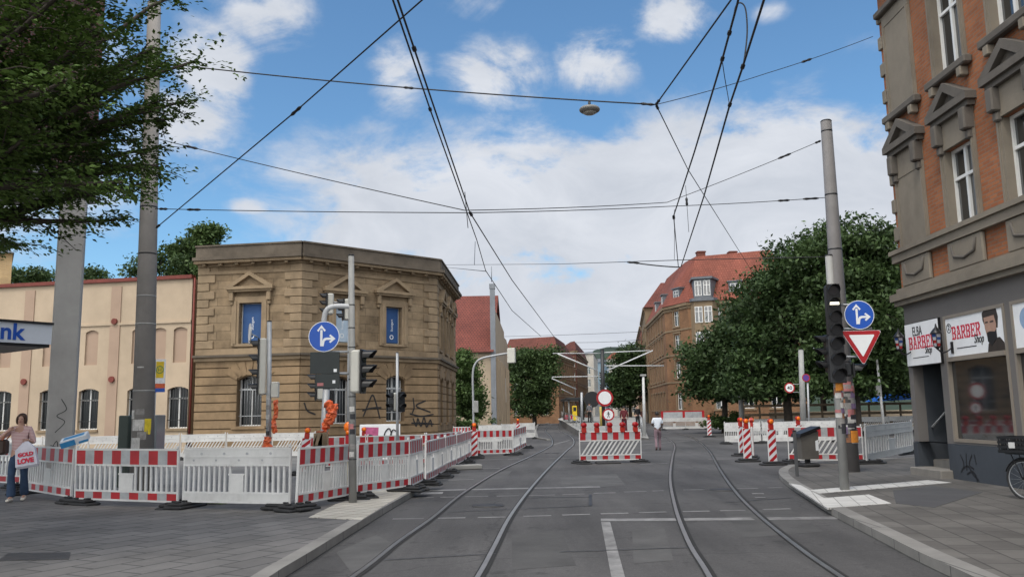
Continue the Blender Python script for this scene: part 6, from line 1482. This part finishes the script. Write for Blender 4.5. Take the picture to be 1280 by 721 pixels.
wire('thinner left contact wire over the left track', [Zp(480,-60,6.0), Zp(491,0,6.0), Zp(538,138,6.0), Zp(596,300,6.0), Zp(607,338,6.0)] + [Zp(640,388,6.0), Zp(676,420,6.0)], .017, 0, ((1,.99,.05),), n=5)
wire('right contact wire over the left track, running to the far stop', [Zp(486,-60,5.6), Zp(497,0,5.6), Zp(518,62,5.6), Zp(587,265,5.6), Zp(640,350,5.6), Zp(692,420,5.6), Zp(716,449,5.6)], .017, 0, ((1,.99,.05),(3,.02,.14)), n=5)
wire('short dropper wires hanging beside the left contact wires', [Zp(581,240,6.0), D(585,285,16.5)], .01)
wire('vertical dropper below the thinner left contact wire', [Zp(594,302,6.0), D(593,331,18.7)], .009)
wire('left contact wire over the right track, bending at the span wire', [Zp(934,-60,6.0), Zp(922,4,6.0), Zp(903,74,6.0), Zp(868,190,6.0), Zp(842,270,6.0)], .018, 0, ((1,.5,.05),(2,.0,.06)), n=5)
wire('short steep wire from the bend down to the insulated arm', [Zp(842,270,6.0), D(848,334,24)], .016, 0, ((0,.02,.12),))
wire('right contact wire over the right track', [Zp(968,-60,5.7), Zp(955,0,5.7), Zp(928,85,5.7), Zp(912,132,5.7), Zp(880,245,5.7), Zp(851,334,5.7)], .018, 0, ((1,.98,.06),(2,.98,.06)), n=5)
lp = [D(x,y,9.6) for x, y in ((917,22),(920,8),(926,4),(932,12),(934,40),(931,70),(928,86))]
wire('looped jumper cable between the two right contact wires near the top', crom(lp, 4), .013, n=1)
wire('thin dropper between the right contact wires', [D(903,78,10.8), D(906,98,11), D(912,132,12.4)], .008, n=3)
wire('thin vertical dropper left of the right contact wires', [D(843,262,21), D(843,324,22)], .008, 0, ()); wire('thin vertical dropper with a small weight right of the bend', [D(857,232,20), D(861,290,20)], .008, 0, ((0,.35,.1),))
wire('cable rising from the span wire joint to the upper right', [JT, D(914,0,12.5), D(948,-50,10.5)], .022, 0, ((0,.03,.14),))
wire('wire running from the span joint down behind the trees on the right', [JT, D(860,212,24), D(950,355,60)], .018, 0, ((0,.03,.14),))
wire('thin wire from the span joint to the brick house', [JT, D(958,92,19), UZ and D(1091,46,21.2)], .011, .03, ((1,.35,.2),))
wire('level span wire from the sandstone cornice over both tracks', [D(557,331,58), D(700,330,40), D(850,325,24.5), D(1034,321,22.4)], .016, 0)
wire('short insulated arm wire before the corner house', [D(790,328,24), D(850,334,24)], .024, .02, ((0,.03,.18),))
wire('wire from the sandstone cornice to the left contact wire', [D(557,334,58), D(607,339,22)], .014)
for a, b, lb in (((600,421,120),(812,414,100),'uppermost far span wire over the tram stop'), ((720,428,110),(806,424,100),'middle far span wire over the tram stop'), ((640,436,100),(806,435,90),'lowest far span wire over the tram stop')): wire(lb, [D(*a), D(*b)], .03, .1)
hl_ = D(737,139,17.9); t = thing('hanging_lamp', 'grey disc shaped street lamp hanging from the thick span wire', 'street lamp', hl_); p = MB(mat('lamp_grey', (.20,.195,.18), .5, .1, 4)); p.smooth = True; p.ell((0,0,.03), .23, .23, .09, 24, 10); p.build('shade', t); p = MB(M_dark); p.tube([(0,0,.10),(0,0,.21)], .03, 8); p.build('hanger', t); p = MB(mat('lamp_glass', (.35,.34,.31), .3, .05, 4)); p.smooth = True; p.ell((0,0,-.03), .15, .15, .06, 20, 8); p.build('glass', t)

# ================================================================ PEOPLE
M_skin = mat('skin_light', (.46,.27,.20), .55, .06, 8); M_skind = mat('skin_dark', (.09,.05,.035), .55, .06, 8)
M_jean = mat('jeans', (.030,.055,.105), .85, .2, 9); M_mauve = mat('mauve_trousers', (.19,.13,.15), .85, .12, 9); M_hair = mat('hair_brown', (.055,.028,.016), .6, .3, 20); M_hairb = mat('hair_black', (.012,.010,.010), .6, .3, 20)
def stripes_shirt():
    m = bpy.data.materials.new('striped_top'); m.use_nodes = True; t = m.node_tree; b = t.nodes['Principled BSDF']; b.inputs['Roughness'].default_value = .85
    tcn = N(t, 'ShaderNodeTexCoord'); w = N(t, 'ShaderNodeTexWave', bands_direction='Z'); w.inputs['Scale'].default_value = 11; w.inputs['Distortion'].default_value = .8; t.links.new(tcn.outputs['Object'], w.inputs['Vector'])
    mx = N(t, 'ShaderNodeMixRGB'); t.links.new(w.outputs['Fac'], mx.inputs[0]); mx.inputs[1].default_value = (.62,.50,.48,1); mx.inputs[2].default_value = (.42,.20,.21,1); t.links.new(mx.outputs[0], b.inputs['Base Color']); return m
def person(label, loc, rz, J, skin_m, top_m, leg_m, shoe_m, hair_m, scale=1.0, sleeve=.55, long_hair=False, fingers=True, flare=1.0, face=True):
    t = thing('person', label, 'person', loc, rz); t.scale = (scale,)*3
    d = dict(pel=(0,0,.95), sp=(0,.0,1.12), ch=(0,.0,1.30), nk=(0,.005,1.46), hb=(0,-.005,1.53), hm=(0,-.012,1.605), hc=(0,.0,1.685))
    for s, k in ((-1,'r'), (1,'l')):
        d.update({'hp'+k:(s*.09,0,.90), 'kn'+k:(s*.10,-.02,.50), 'an'+k:(s*.10,.02,.085), 'to'+k:(s*.115,-.13,.035), 'sh'+k:(s*.165,.0,1.405), 'el'+k:(s*.23,.03,1.13), 'wr'+k:(s*.24,-.06,.90), 'pm'+k:(s*.24,-.08,.83)})
    d.update(J); names = list(d); V = [Vector(d[k]) for k in names]; ix = {k:i for i,k in enumerate(names)}
    Rd = dict(pel=(.145,.10), sp=(.13,.095), ch=(.15,.105), nk=(.058,.058), hb=(.062,.068), hm=(.074,.088), hc=(.056,.066))
    for k in 'rl': Rd.update({'hp'+k:(.088,.088), 'kn'+k:(.058,.058), 'an'+k:(.038,.038), 'to'+k:(.032,.026), 'sh'+k:(.058,.058), 'el'+k:(.04,.04), 'wr'+k:(.026,.026), 'pm'+k:(.032,.018)})
    E_ = [('pel','sp'),('sp','ch'),('ch','nk'),('nk','hb'),('hb','hm'),('hm','hc')]
    for k in 'rl': E_ += [('pel','hp'+k),('hp'+k,'kn'+k),('kn'+k,'an'+k),('an'+k,'to'+k),('ch','sh'+k),('sh'+k,'el'+k),('el'+k,'wr'+k),('wr'+k,'pm'+k)]
    rad = [Rd[k] for k in names]; ed = [(ix[a], ix[b]) for a, b in E_]
    if fingers:
        for k in 'rl':
            w, p = V[ix['wr'+k]], V[ix['pm'+k]]; u = (p-w).normalized(); side = u.cross(Vector((0,1,0)));
            if side.length < .1: side = u.cross(Vector((1,0,0)))
            side.normalize(); nn = u.cross(side)
            for j, (sf, ln) in enumerate(((-.030,.058),(-.010,.070),(.010,.075),(.028,.066))):
                a = p+side*sf+u*.02; b = a+u*ln*.55+nn*.008; c = b+u*ln*.4+nn*.025; i0 = len(V); V += [a,b,c]; rad += [(.0095,.0095),(.0085,.0085),(.007,.007)]; ed += [(ix['pm'+k],i0),(i0,i0+1),(i0+1,i0+2)]
            a = w.lerp(p,.6)+side*.035; b = a+side*.02+u*.04; i0 = len(V); V += [a,b]; rad += [(.011,.011),(.009,.009)]; ed += [(ix['pm'+k],i0),(i0,i0+1)]
    if face: i0 = len(V); hm = V[ix['hm']]; V.append(hm+Vector((0,-.088,-.012))); rad.append((.014,.012)); ed.append((ix['hm'],i0))
    body = skin('body', V, ed, rad, skin_m, t, 2, 0)
    G_ = lambda k: Vector(d[k])
    # top
    tv = [G_('pel')+Vector((0,0,-.07)), G_('sp'), G_('ch'), G_('nk')+Vector((0,0,-.005))]; tr_ = [(.168,.124),(.148,.112),(.165,.120),(.078,.076)]; te = [(0,1),(1,2),(2,3)]
    for k in 'rl':
        i0 = len(tv); tv += [G_('sh'+k)]; tr_ += [(.072,.072)]; te += [(2,i0)]
        if sleeve <= 1: tv.append(G_('sh'+k).lerp(G_('el'+k), sleeve)); tr_.append((.062,.062)); te.append((i0,i0+1))
        else: tv += [G_('el'+k), G_('el'+k).lerp(G_('wr'+k), min(1, sleeve-1))]; tr_ += [(.053,.053),(.042,.042)]; te += [(i0,i0+1),(i0+1,i0+2)]
    skin('shirt', tv, te, tr_, top_m, t, 2, 0)
    lv = [G_('pel')+Vector((0,0,.055)), G_('pel')+Vector((0,0,-.02))]; lr = [(.142,.105),(.152,.112)]; le = [(0,1)]
    for k in 'rl':
        i0 = len(lv); lv += [G_('hp'+k)+Vector((0,0,-.04)), G_('hp'+k).lerp(G_('kn'+k),.5), G_('kn'+k), G_('kn'+k).lerp(G_('an'+k),.55), G_('an'+k)+Vector((0,0,-.015))]; lr += [(.096,.100),(.086,.09),(.068,.07),(.060*flare,.062*flare),(.062*flare,.07*flare)]; le += [(1,i0),(i0,i0+1),(i0+1,i0+2),(i0+2,i0+3),(i0+3,i0+4)]
    skin('trousers', lv, le, lr, leg_m, t, 2, 0)
    for k in 'rl':
        a, b = G_('an'+k), G_('to'+k); u = (b-a); u.z = 0; u.normalize(); sole = min(a.z-.085, b.z-.035)
        skin('shoe', [a+Vector((0,0,-.045))-u*.05, a+Vector((0,0,-.04))+u*.02, b+Vector((0,0,.0))-u*.02, b+u*.05+Vector((0,0,-.002))], [(0,1),(1,2),(2,3)], [(.040,.04),(.046,.045),(.046,.034),(.036,.024)], shoe_m, t, 2, 0)
    hm = G_('hm'); h_ = MB(hair_m); h_.smooth = True
    h_.ell((hm.x, hm.y+.042, hm.z+.030), .094, .088, .096, 20, 14, -.25 if not long_hair else -.9, 1)
    if long_hair:
        for s in (-1, 1): h_.ell((hm.x+s*.075, hm.y+.015, hm.z-.015), .028, .06, .085, 12, 10)
    h_.build('hair', t)
    if face:
        e = MB(M_black); e.smooth = True
        for s in (-1, 1):
            e = MB(M_black); e.smooth = True; e.ell((hm.x+s*.030, hm.y-.083, hm.z+.008), .011, .008, .007, 8, 6); e.build('eye', t)
        e = MB(mat('lips', (.30,.10,.09), .5, .05, 5)); e.smooth = True; e.ell((hm.x, hm.y-.080, hm.z-.052), .024, .010, .007, 8, 6); e.build('mouth', t)
    for s in (-1, 1): e = MB(skin_m); e.smooth = True; e.ell((hm.x+s*.086, hm.y+.005, hm.z-.005), .012, .02, .03, 8, 6); e.build('ear', t)
    return t
wp = G(20.5, 626, KZ); WS = 1.06
J = dict(elr=(-.36,-.05,1.22), wrr=(-.20,-.14,1.36), pmr=(-.145,-.15,1.40), ell=(.25,.0,1.14), wrl=(.175,-.19,1.20), pml=(.15,-.235,1.19), knr=(-.10,-.09,.50), anr=(-.075,-.10,.085), tor=(-.085,-.25,.035), knl=(.10,.02,.50), anl=(.09,.16,.11), tol=(.10,.02,.035))
person('woman in pink striped top and flared jeans walking at the left edge, holding two bags', wp, R(14), J, M_skin, stripes_shirt(), M_jean, mat('cream_shoe', (.55,.52,.46), .6, .1, 6), M_hair, WS, 1.35, True, True, 1.35)
mwp = Matrix.Translation(wp) @ Matrix.Rotation(R(14), 4, 'Z') @ Matrix.Scale(WS, 4)
bg_ = mwp @ Vector((.17,-.27,1.17)); t = thing('carrier_bag', 'white carrier bag with red lettering held by the woman in the striped top', 'bag', bg_, R(10)); t.rotation_euler = (0, R(-9), R(10))
p = MB(mat('bag_white', (.56,.55,.62), .5, .12, 6, bump=.6, bscale=8)); p.add([(-.03,-.02,0),(.05,-.02,0),(.05,.02,0),(-.03,.02,0),(-.20,-.05,-.16),(.17,-.05,-.16),(.17,.05,-.16),(-.20,.05,-.16),(-.22,-.07,-.50),(.21,-.07,-.50),(.21,.05,-.50),(-.22,.05,-.50),(-.20,-.03,-.55),(.19,-.03,-.55),(.19,.03,-.55),(-.20,.03,-.55)],
   [(0,1,2,3)] + [(4*k+j, 4*k+4+j, 4*k+4+(j+1)%4, 4*k+(j+1)%4) for k in range(3) for j in range(4)] + [(15,14,13,12)]); p.build('sack', t)
text('GOLD', .105, M_txr, t, (-.15,-.070,-.30), (R(86),0,0), bold=.006); text('LOVE', .13, M_txr, t, (-.17,-.078,-.44), (R(86),0,0), bold=.008)
bg_ = mwp @ Vector((-.30,.02,1.10)); t = thing('shoulder_bag', 'dark brown shoulder bag under the arm of the woman', 'bag', bg_, R(14)); p = MB(mat('leather_brown', (.05,.028,.02), .5, .2, 6)); p.cbox(-.09,.07,-.16,.16,-.20,.12,.04); p.build('pouch', t); p = MB(mat('strap_orange', (.42,.12,.05), .6, .1, 5)); p.tube(crom([(0,-.13,.1),(.06,-.12,.22),(.13,-.02,.33),(.10,.10,.25),(0,.13,.1)], 5), .014, 6); p.build('strap', t)
mp_ = G(823, 562.5); J = dict(ell=(.24,-.02,1.14), wrl=(.16,-.20,1.10), pml=(.10,-.24,1.12), elr=(-.24,-.02,1.14), wrr=(-.20,-.18,1.02), pmr=(-.17,-.23,1.0), knr=(-.09,-.14,.51), anr=(-.09,-.12,.085), tor=(-.10,-.27,.035), knl=(.09,.0,.50), anl=(.09,.16,.12), tol=(.10,.06,.035))
person('man in white short sleeved shirt and mauve trousers walking away on the track', mp_, R(176), J, M_skind, mat('shirt_white', (.62,.66,.72), .8, .06, 6), M_mauve, mat('shoe_dark', (.06,.02,.02), .6, .1, 6), M_hairb, 1.0, .85)
qd = D(780,520,54); person('distant person in dark red clothes standing on the platform ramp', (qd.x,54,.42), R(170), {}, M_skin, mat('maroon', (.10,.015,.02), .85, .1, 6), mat('maroon2', (.07,.012,.018), .85, .1, 6), M_black, M_hairb, .98, 1.6, False, False, 1.5, False)
qd = D(797,520,64); person('distant person in black beside the platform lamp post', (qd.x,64,.5), R(20), {}, M_skin, M_black, M_black, M_black, M_hairb, 1.0, 1.6, False, False, 1, False)
qd = D(737,520,72); person('distant person in grey waiting on the platform left of the black mast', (qd.x,72,.9), R(150), {}, M_skin, mat('grey_cloth', (.12,.12,.13), .85, .1, 6), M_black, M_black, M_hairb, .98, 1.6, False, False, 1, False)

# ================================================================ SMALL THINGS
bx_ = G(91, 627, KZ); t = thing('cardboard_box', 'blue and white carton tilted on top of the barriers by the woman', 'box', (bx_.x, bx_.y+.02, KZ+1.17), R(12)); t.rotation_euler = (R(14), R(-17), R(16))
p = MB(mat('carton_white', (.58,.62,.66), .6, .08, 6)); p.cbox(-.26,.26,-.16,.16,.02,.17,.008); p.build('carton', t); p = MB(mat('carton_blue', (.03,.20,.42), .5, .1, 6)); p.box(-.262,.02,-.163,-.1605,.03,.14); p.box(-.20,.20,-.10,.10,.1705,.1725); p.box(.08,.262,-.163,-.1605,.03,.075); p.build('print', t)
# wall lanterns in barber colours
mat('lantern_red', (.25,.02,.02), .2); mat('lantern_pale', (.30,.31,.33), .2); mat('lantern_blue', (.02,.05,.16), .2)
def lantern(label, px, py, u_off=0):
    u, z = UZ(px, py, (9.61, bA.y), bang); P = bM @ Vector((u, -.34, z)) + Vector((*bl[:2], 0)); t = thing('barber_lantern', label, 'wall lamp', P)
    p = MB(M_wh, M_red, M_blue)
    n = 6
    for k in range(n):
        for j in range(4):
            a0, a1 = 2*math.pi*k/n, 2*math.pi*(k+1)/n; r0, r1 = .075+.035*j/4, .075+.035*(j+1)/4; z0, z1 = -.16+.28*j/4, -.16+.28*(j+1)/4
            p.use([MATS['lantern_red'], MATS['lantern_pale'], MATS['lantern_blue'], MATS['lantern_pale']][(k+j) % 4]); p.quad((r0*math.cos(a0),r0*math.sin(a0),z0),(r0*math.cos(a1),r0*math.sin(a1),z0),(r1*math.cos(a1),r1*math.sin(a1),z1),(r1*math.cos(a0),r1*math.sin(a0),z1))
    p.build('glass', t); f = MB(M_black)
    for k in range(n): a = 2*math.pi*k/n; f.tube([(.078*math.cos(a),.078*math.sin(a),-.16),(.113*math.cos(a),.113*math.sin(a),.12)], .009, 4)
    f.tube([(0,0,.12),(0,0,.15),(0,0,.24),(0,0,.27),(0,0,.36)], [.135,.13,.06,.03,.008], 6); f.tube([(0,0,-.24),(0,0,-.19),(0,0,-.16)], [.01,.05,.09], 6); f.build('frame', t)
    f = MB(M_black); f.tube(crom([(0,0,-.22),(.10,0,-.30),(.22,0,-.27),(.335,0,-.18)], 5), .018, 6); f.box(.32,.338,-.05,.05,-.32,-.06); f.build('bracket', t)
lantern('barber lantern on the far corner of the shop front, left of the first sign', 1124, 428); lantern('barber lantern between the two shop signs', 1171, 424)
# bicycle and its crate at the right edge
wc = G(1284, 624, KZ); hd = R(-68); t = thing('bicycle', 'black bicycle parked by the shop wall at the right photo edge', 'bicycle', (wc.x, wc.y, KZ), hd); RW = .335
for x in (0, 1.05):
    w = MB(M_rubber); n = 36
    P = [(x+RW*math.cos(2*math.pi*k/n), 0, RW+RW*math.sin(2*math.pi*k/n)) for k in range(n+1)]; w.tube(P, .021, 8, cap=False); wo_ = w.build('wheel', t)
    w = MB(M_galv); P = [(x+(RW-.03)*math.cos(2*math.pi*k/n), 0, RW+(RW-.03)*math.sin(2*math.pi*k/n)) for k in range(n+1)]; w.tube(P, .010, 6, cap=False); w.tube([(x,-.045,RW),(x,.045,RW)], .022, 8)
    for k in range(16): a = 2*math.pi*k/16; w.tube([(x, .02*(-1)**k, RW),(x+(RW-.03)*math.cos(a), 0, RW+(RW-.03)*math.sin(a))], .0018, 3)
    w.build('rim', wo_)
    w = MB(M_black); P = [(x+(RW+.035)*math.cos(a), 0, RW+(RW+.035)*math.sin(a)) for a in [R(10)+R(150)*k/14 for k in range(15)]]; w.tube(P, .018, 6); w.build('mudguard', t)
fr = MB(M_black); bb_ = (.58,0,.30); st_ = (.72,0,.80); hd_ = (.20,0,.82)
for a, b, r in (((.15,0,.66),bb_,.019),(hd_,(.685,0,.70),.017),(bb_,st_,.017),(bb_,(1.05,0,RW),.012),((.70,0,.72),(1.05,0,RW),.010),((.14,0,.62),(.21,0,.95),.02),((.14,.05,.64),(0,.05,RW),.012),((.14,-.05,.64),(0,-.05,RW),.012)): fr.tube([a, b], r, 8)
fr.build('frame', t)
p = MB(M_black); p.tube(crom([(.36,-.29,1.05),(.24,-.22,1.06),(.215,0,1.0),(.24,.22,1.06),(.36,.29,1.05)], 5), .013, 8); p.build('handlebar', t)
p = MB(M_black); p.smooth = True; p.ell((.76,0,.91), .15, .075, .04); p.tube([st_, (.74,0,.89)], .014, 8); p.build('saddle', t)
p = MB(M_black); p.box(-.20,.17,-.17,.17,.775,.79); p.tube([(-.15,.1,.78),(0,.05,RW)], .008, 6); p.tube([(-.15,-.1,.78),(0,-.05,RW)], .008, 6); p.tube([(.17,0,.78),(.2,0,.80)], .012, 6); p.build('front_rack', t)
p = MB(M_dark); p.tube([(.58,-.09,.30),(.58,.09,.30)], .03, 10); p.tube([(.58,.09,.30),(.64,.10,.14)], .012, 6); p.tube([(.58,-.09,.30),(.52,-.10,.46)], .012, 6); p.box(.60,.68,.09,.19,.13,.155); p.box(.48,.56,-.19,-.09,.45,.475); p.build('pedals', t)
mc = Matrix.Translation((wc.x, wc.y, KZ)) @ Matrix.Rotation(hd, 4, 'Z'); cpos = mc @ Vector((-.03, 0, .795)); t = thing('crate', 'black slatted plastic crate sitting on the bicycle rack', 'crate', cpos, hd)
p = MB(M_black); a, b, h_ = .27, .21, .29
p.box(-a,a,-b,b,0,.012)
for z in (.012, .085, .165, .25):
    for y in (-b, b): p.box(-a,a,y-.008,y+.008,z,z+.04)
    for x in (-a, a): p.box(x-.0085,x+.0085,-b,b,z+.001,z+.041)
for k in range(9):
    x = -a+.03+k*(2*a-.06)/8
    for y in (-b, b): p.box(x-.01,x+.01,y-.006,y+.006,.02,h_-.02)
for k in range(7):
    y = -b+.03+k*(2*b-.06)/6
    for x in (-a, a): p.box(x-.006,x+.006,y-.01,y+.01,.02,h_-.02)
p.build('basket', t); p = MB(M_dwhite); p.box(-.05,.07,-b-.012,-b-.009,.09,.19); p.box(-a-.012,-a-.0095,-.05,.06,.09,.19); p.build('label', t)
# weeds at the foot of the white barrier
rng = np.random.default_rng(9); wd = thing('weeds', 'low green weeds growing under the plain white picket barrier', 'weeds', G(268, 629, KZ)); C = rng.normal(0, 1, (26, 3))*np.array([.30, .10, .02])+np.array([0, 0, .05]); leaf_mesh('leaves', leaf_cloud(C, 500, .05, .045, rng), M_leafb, wd)
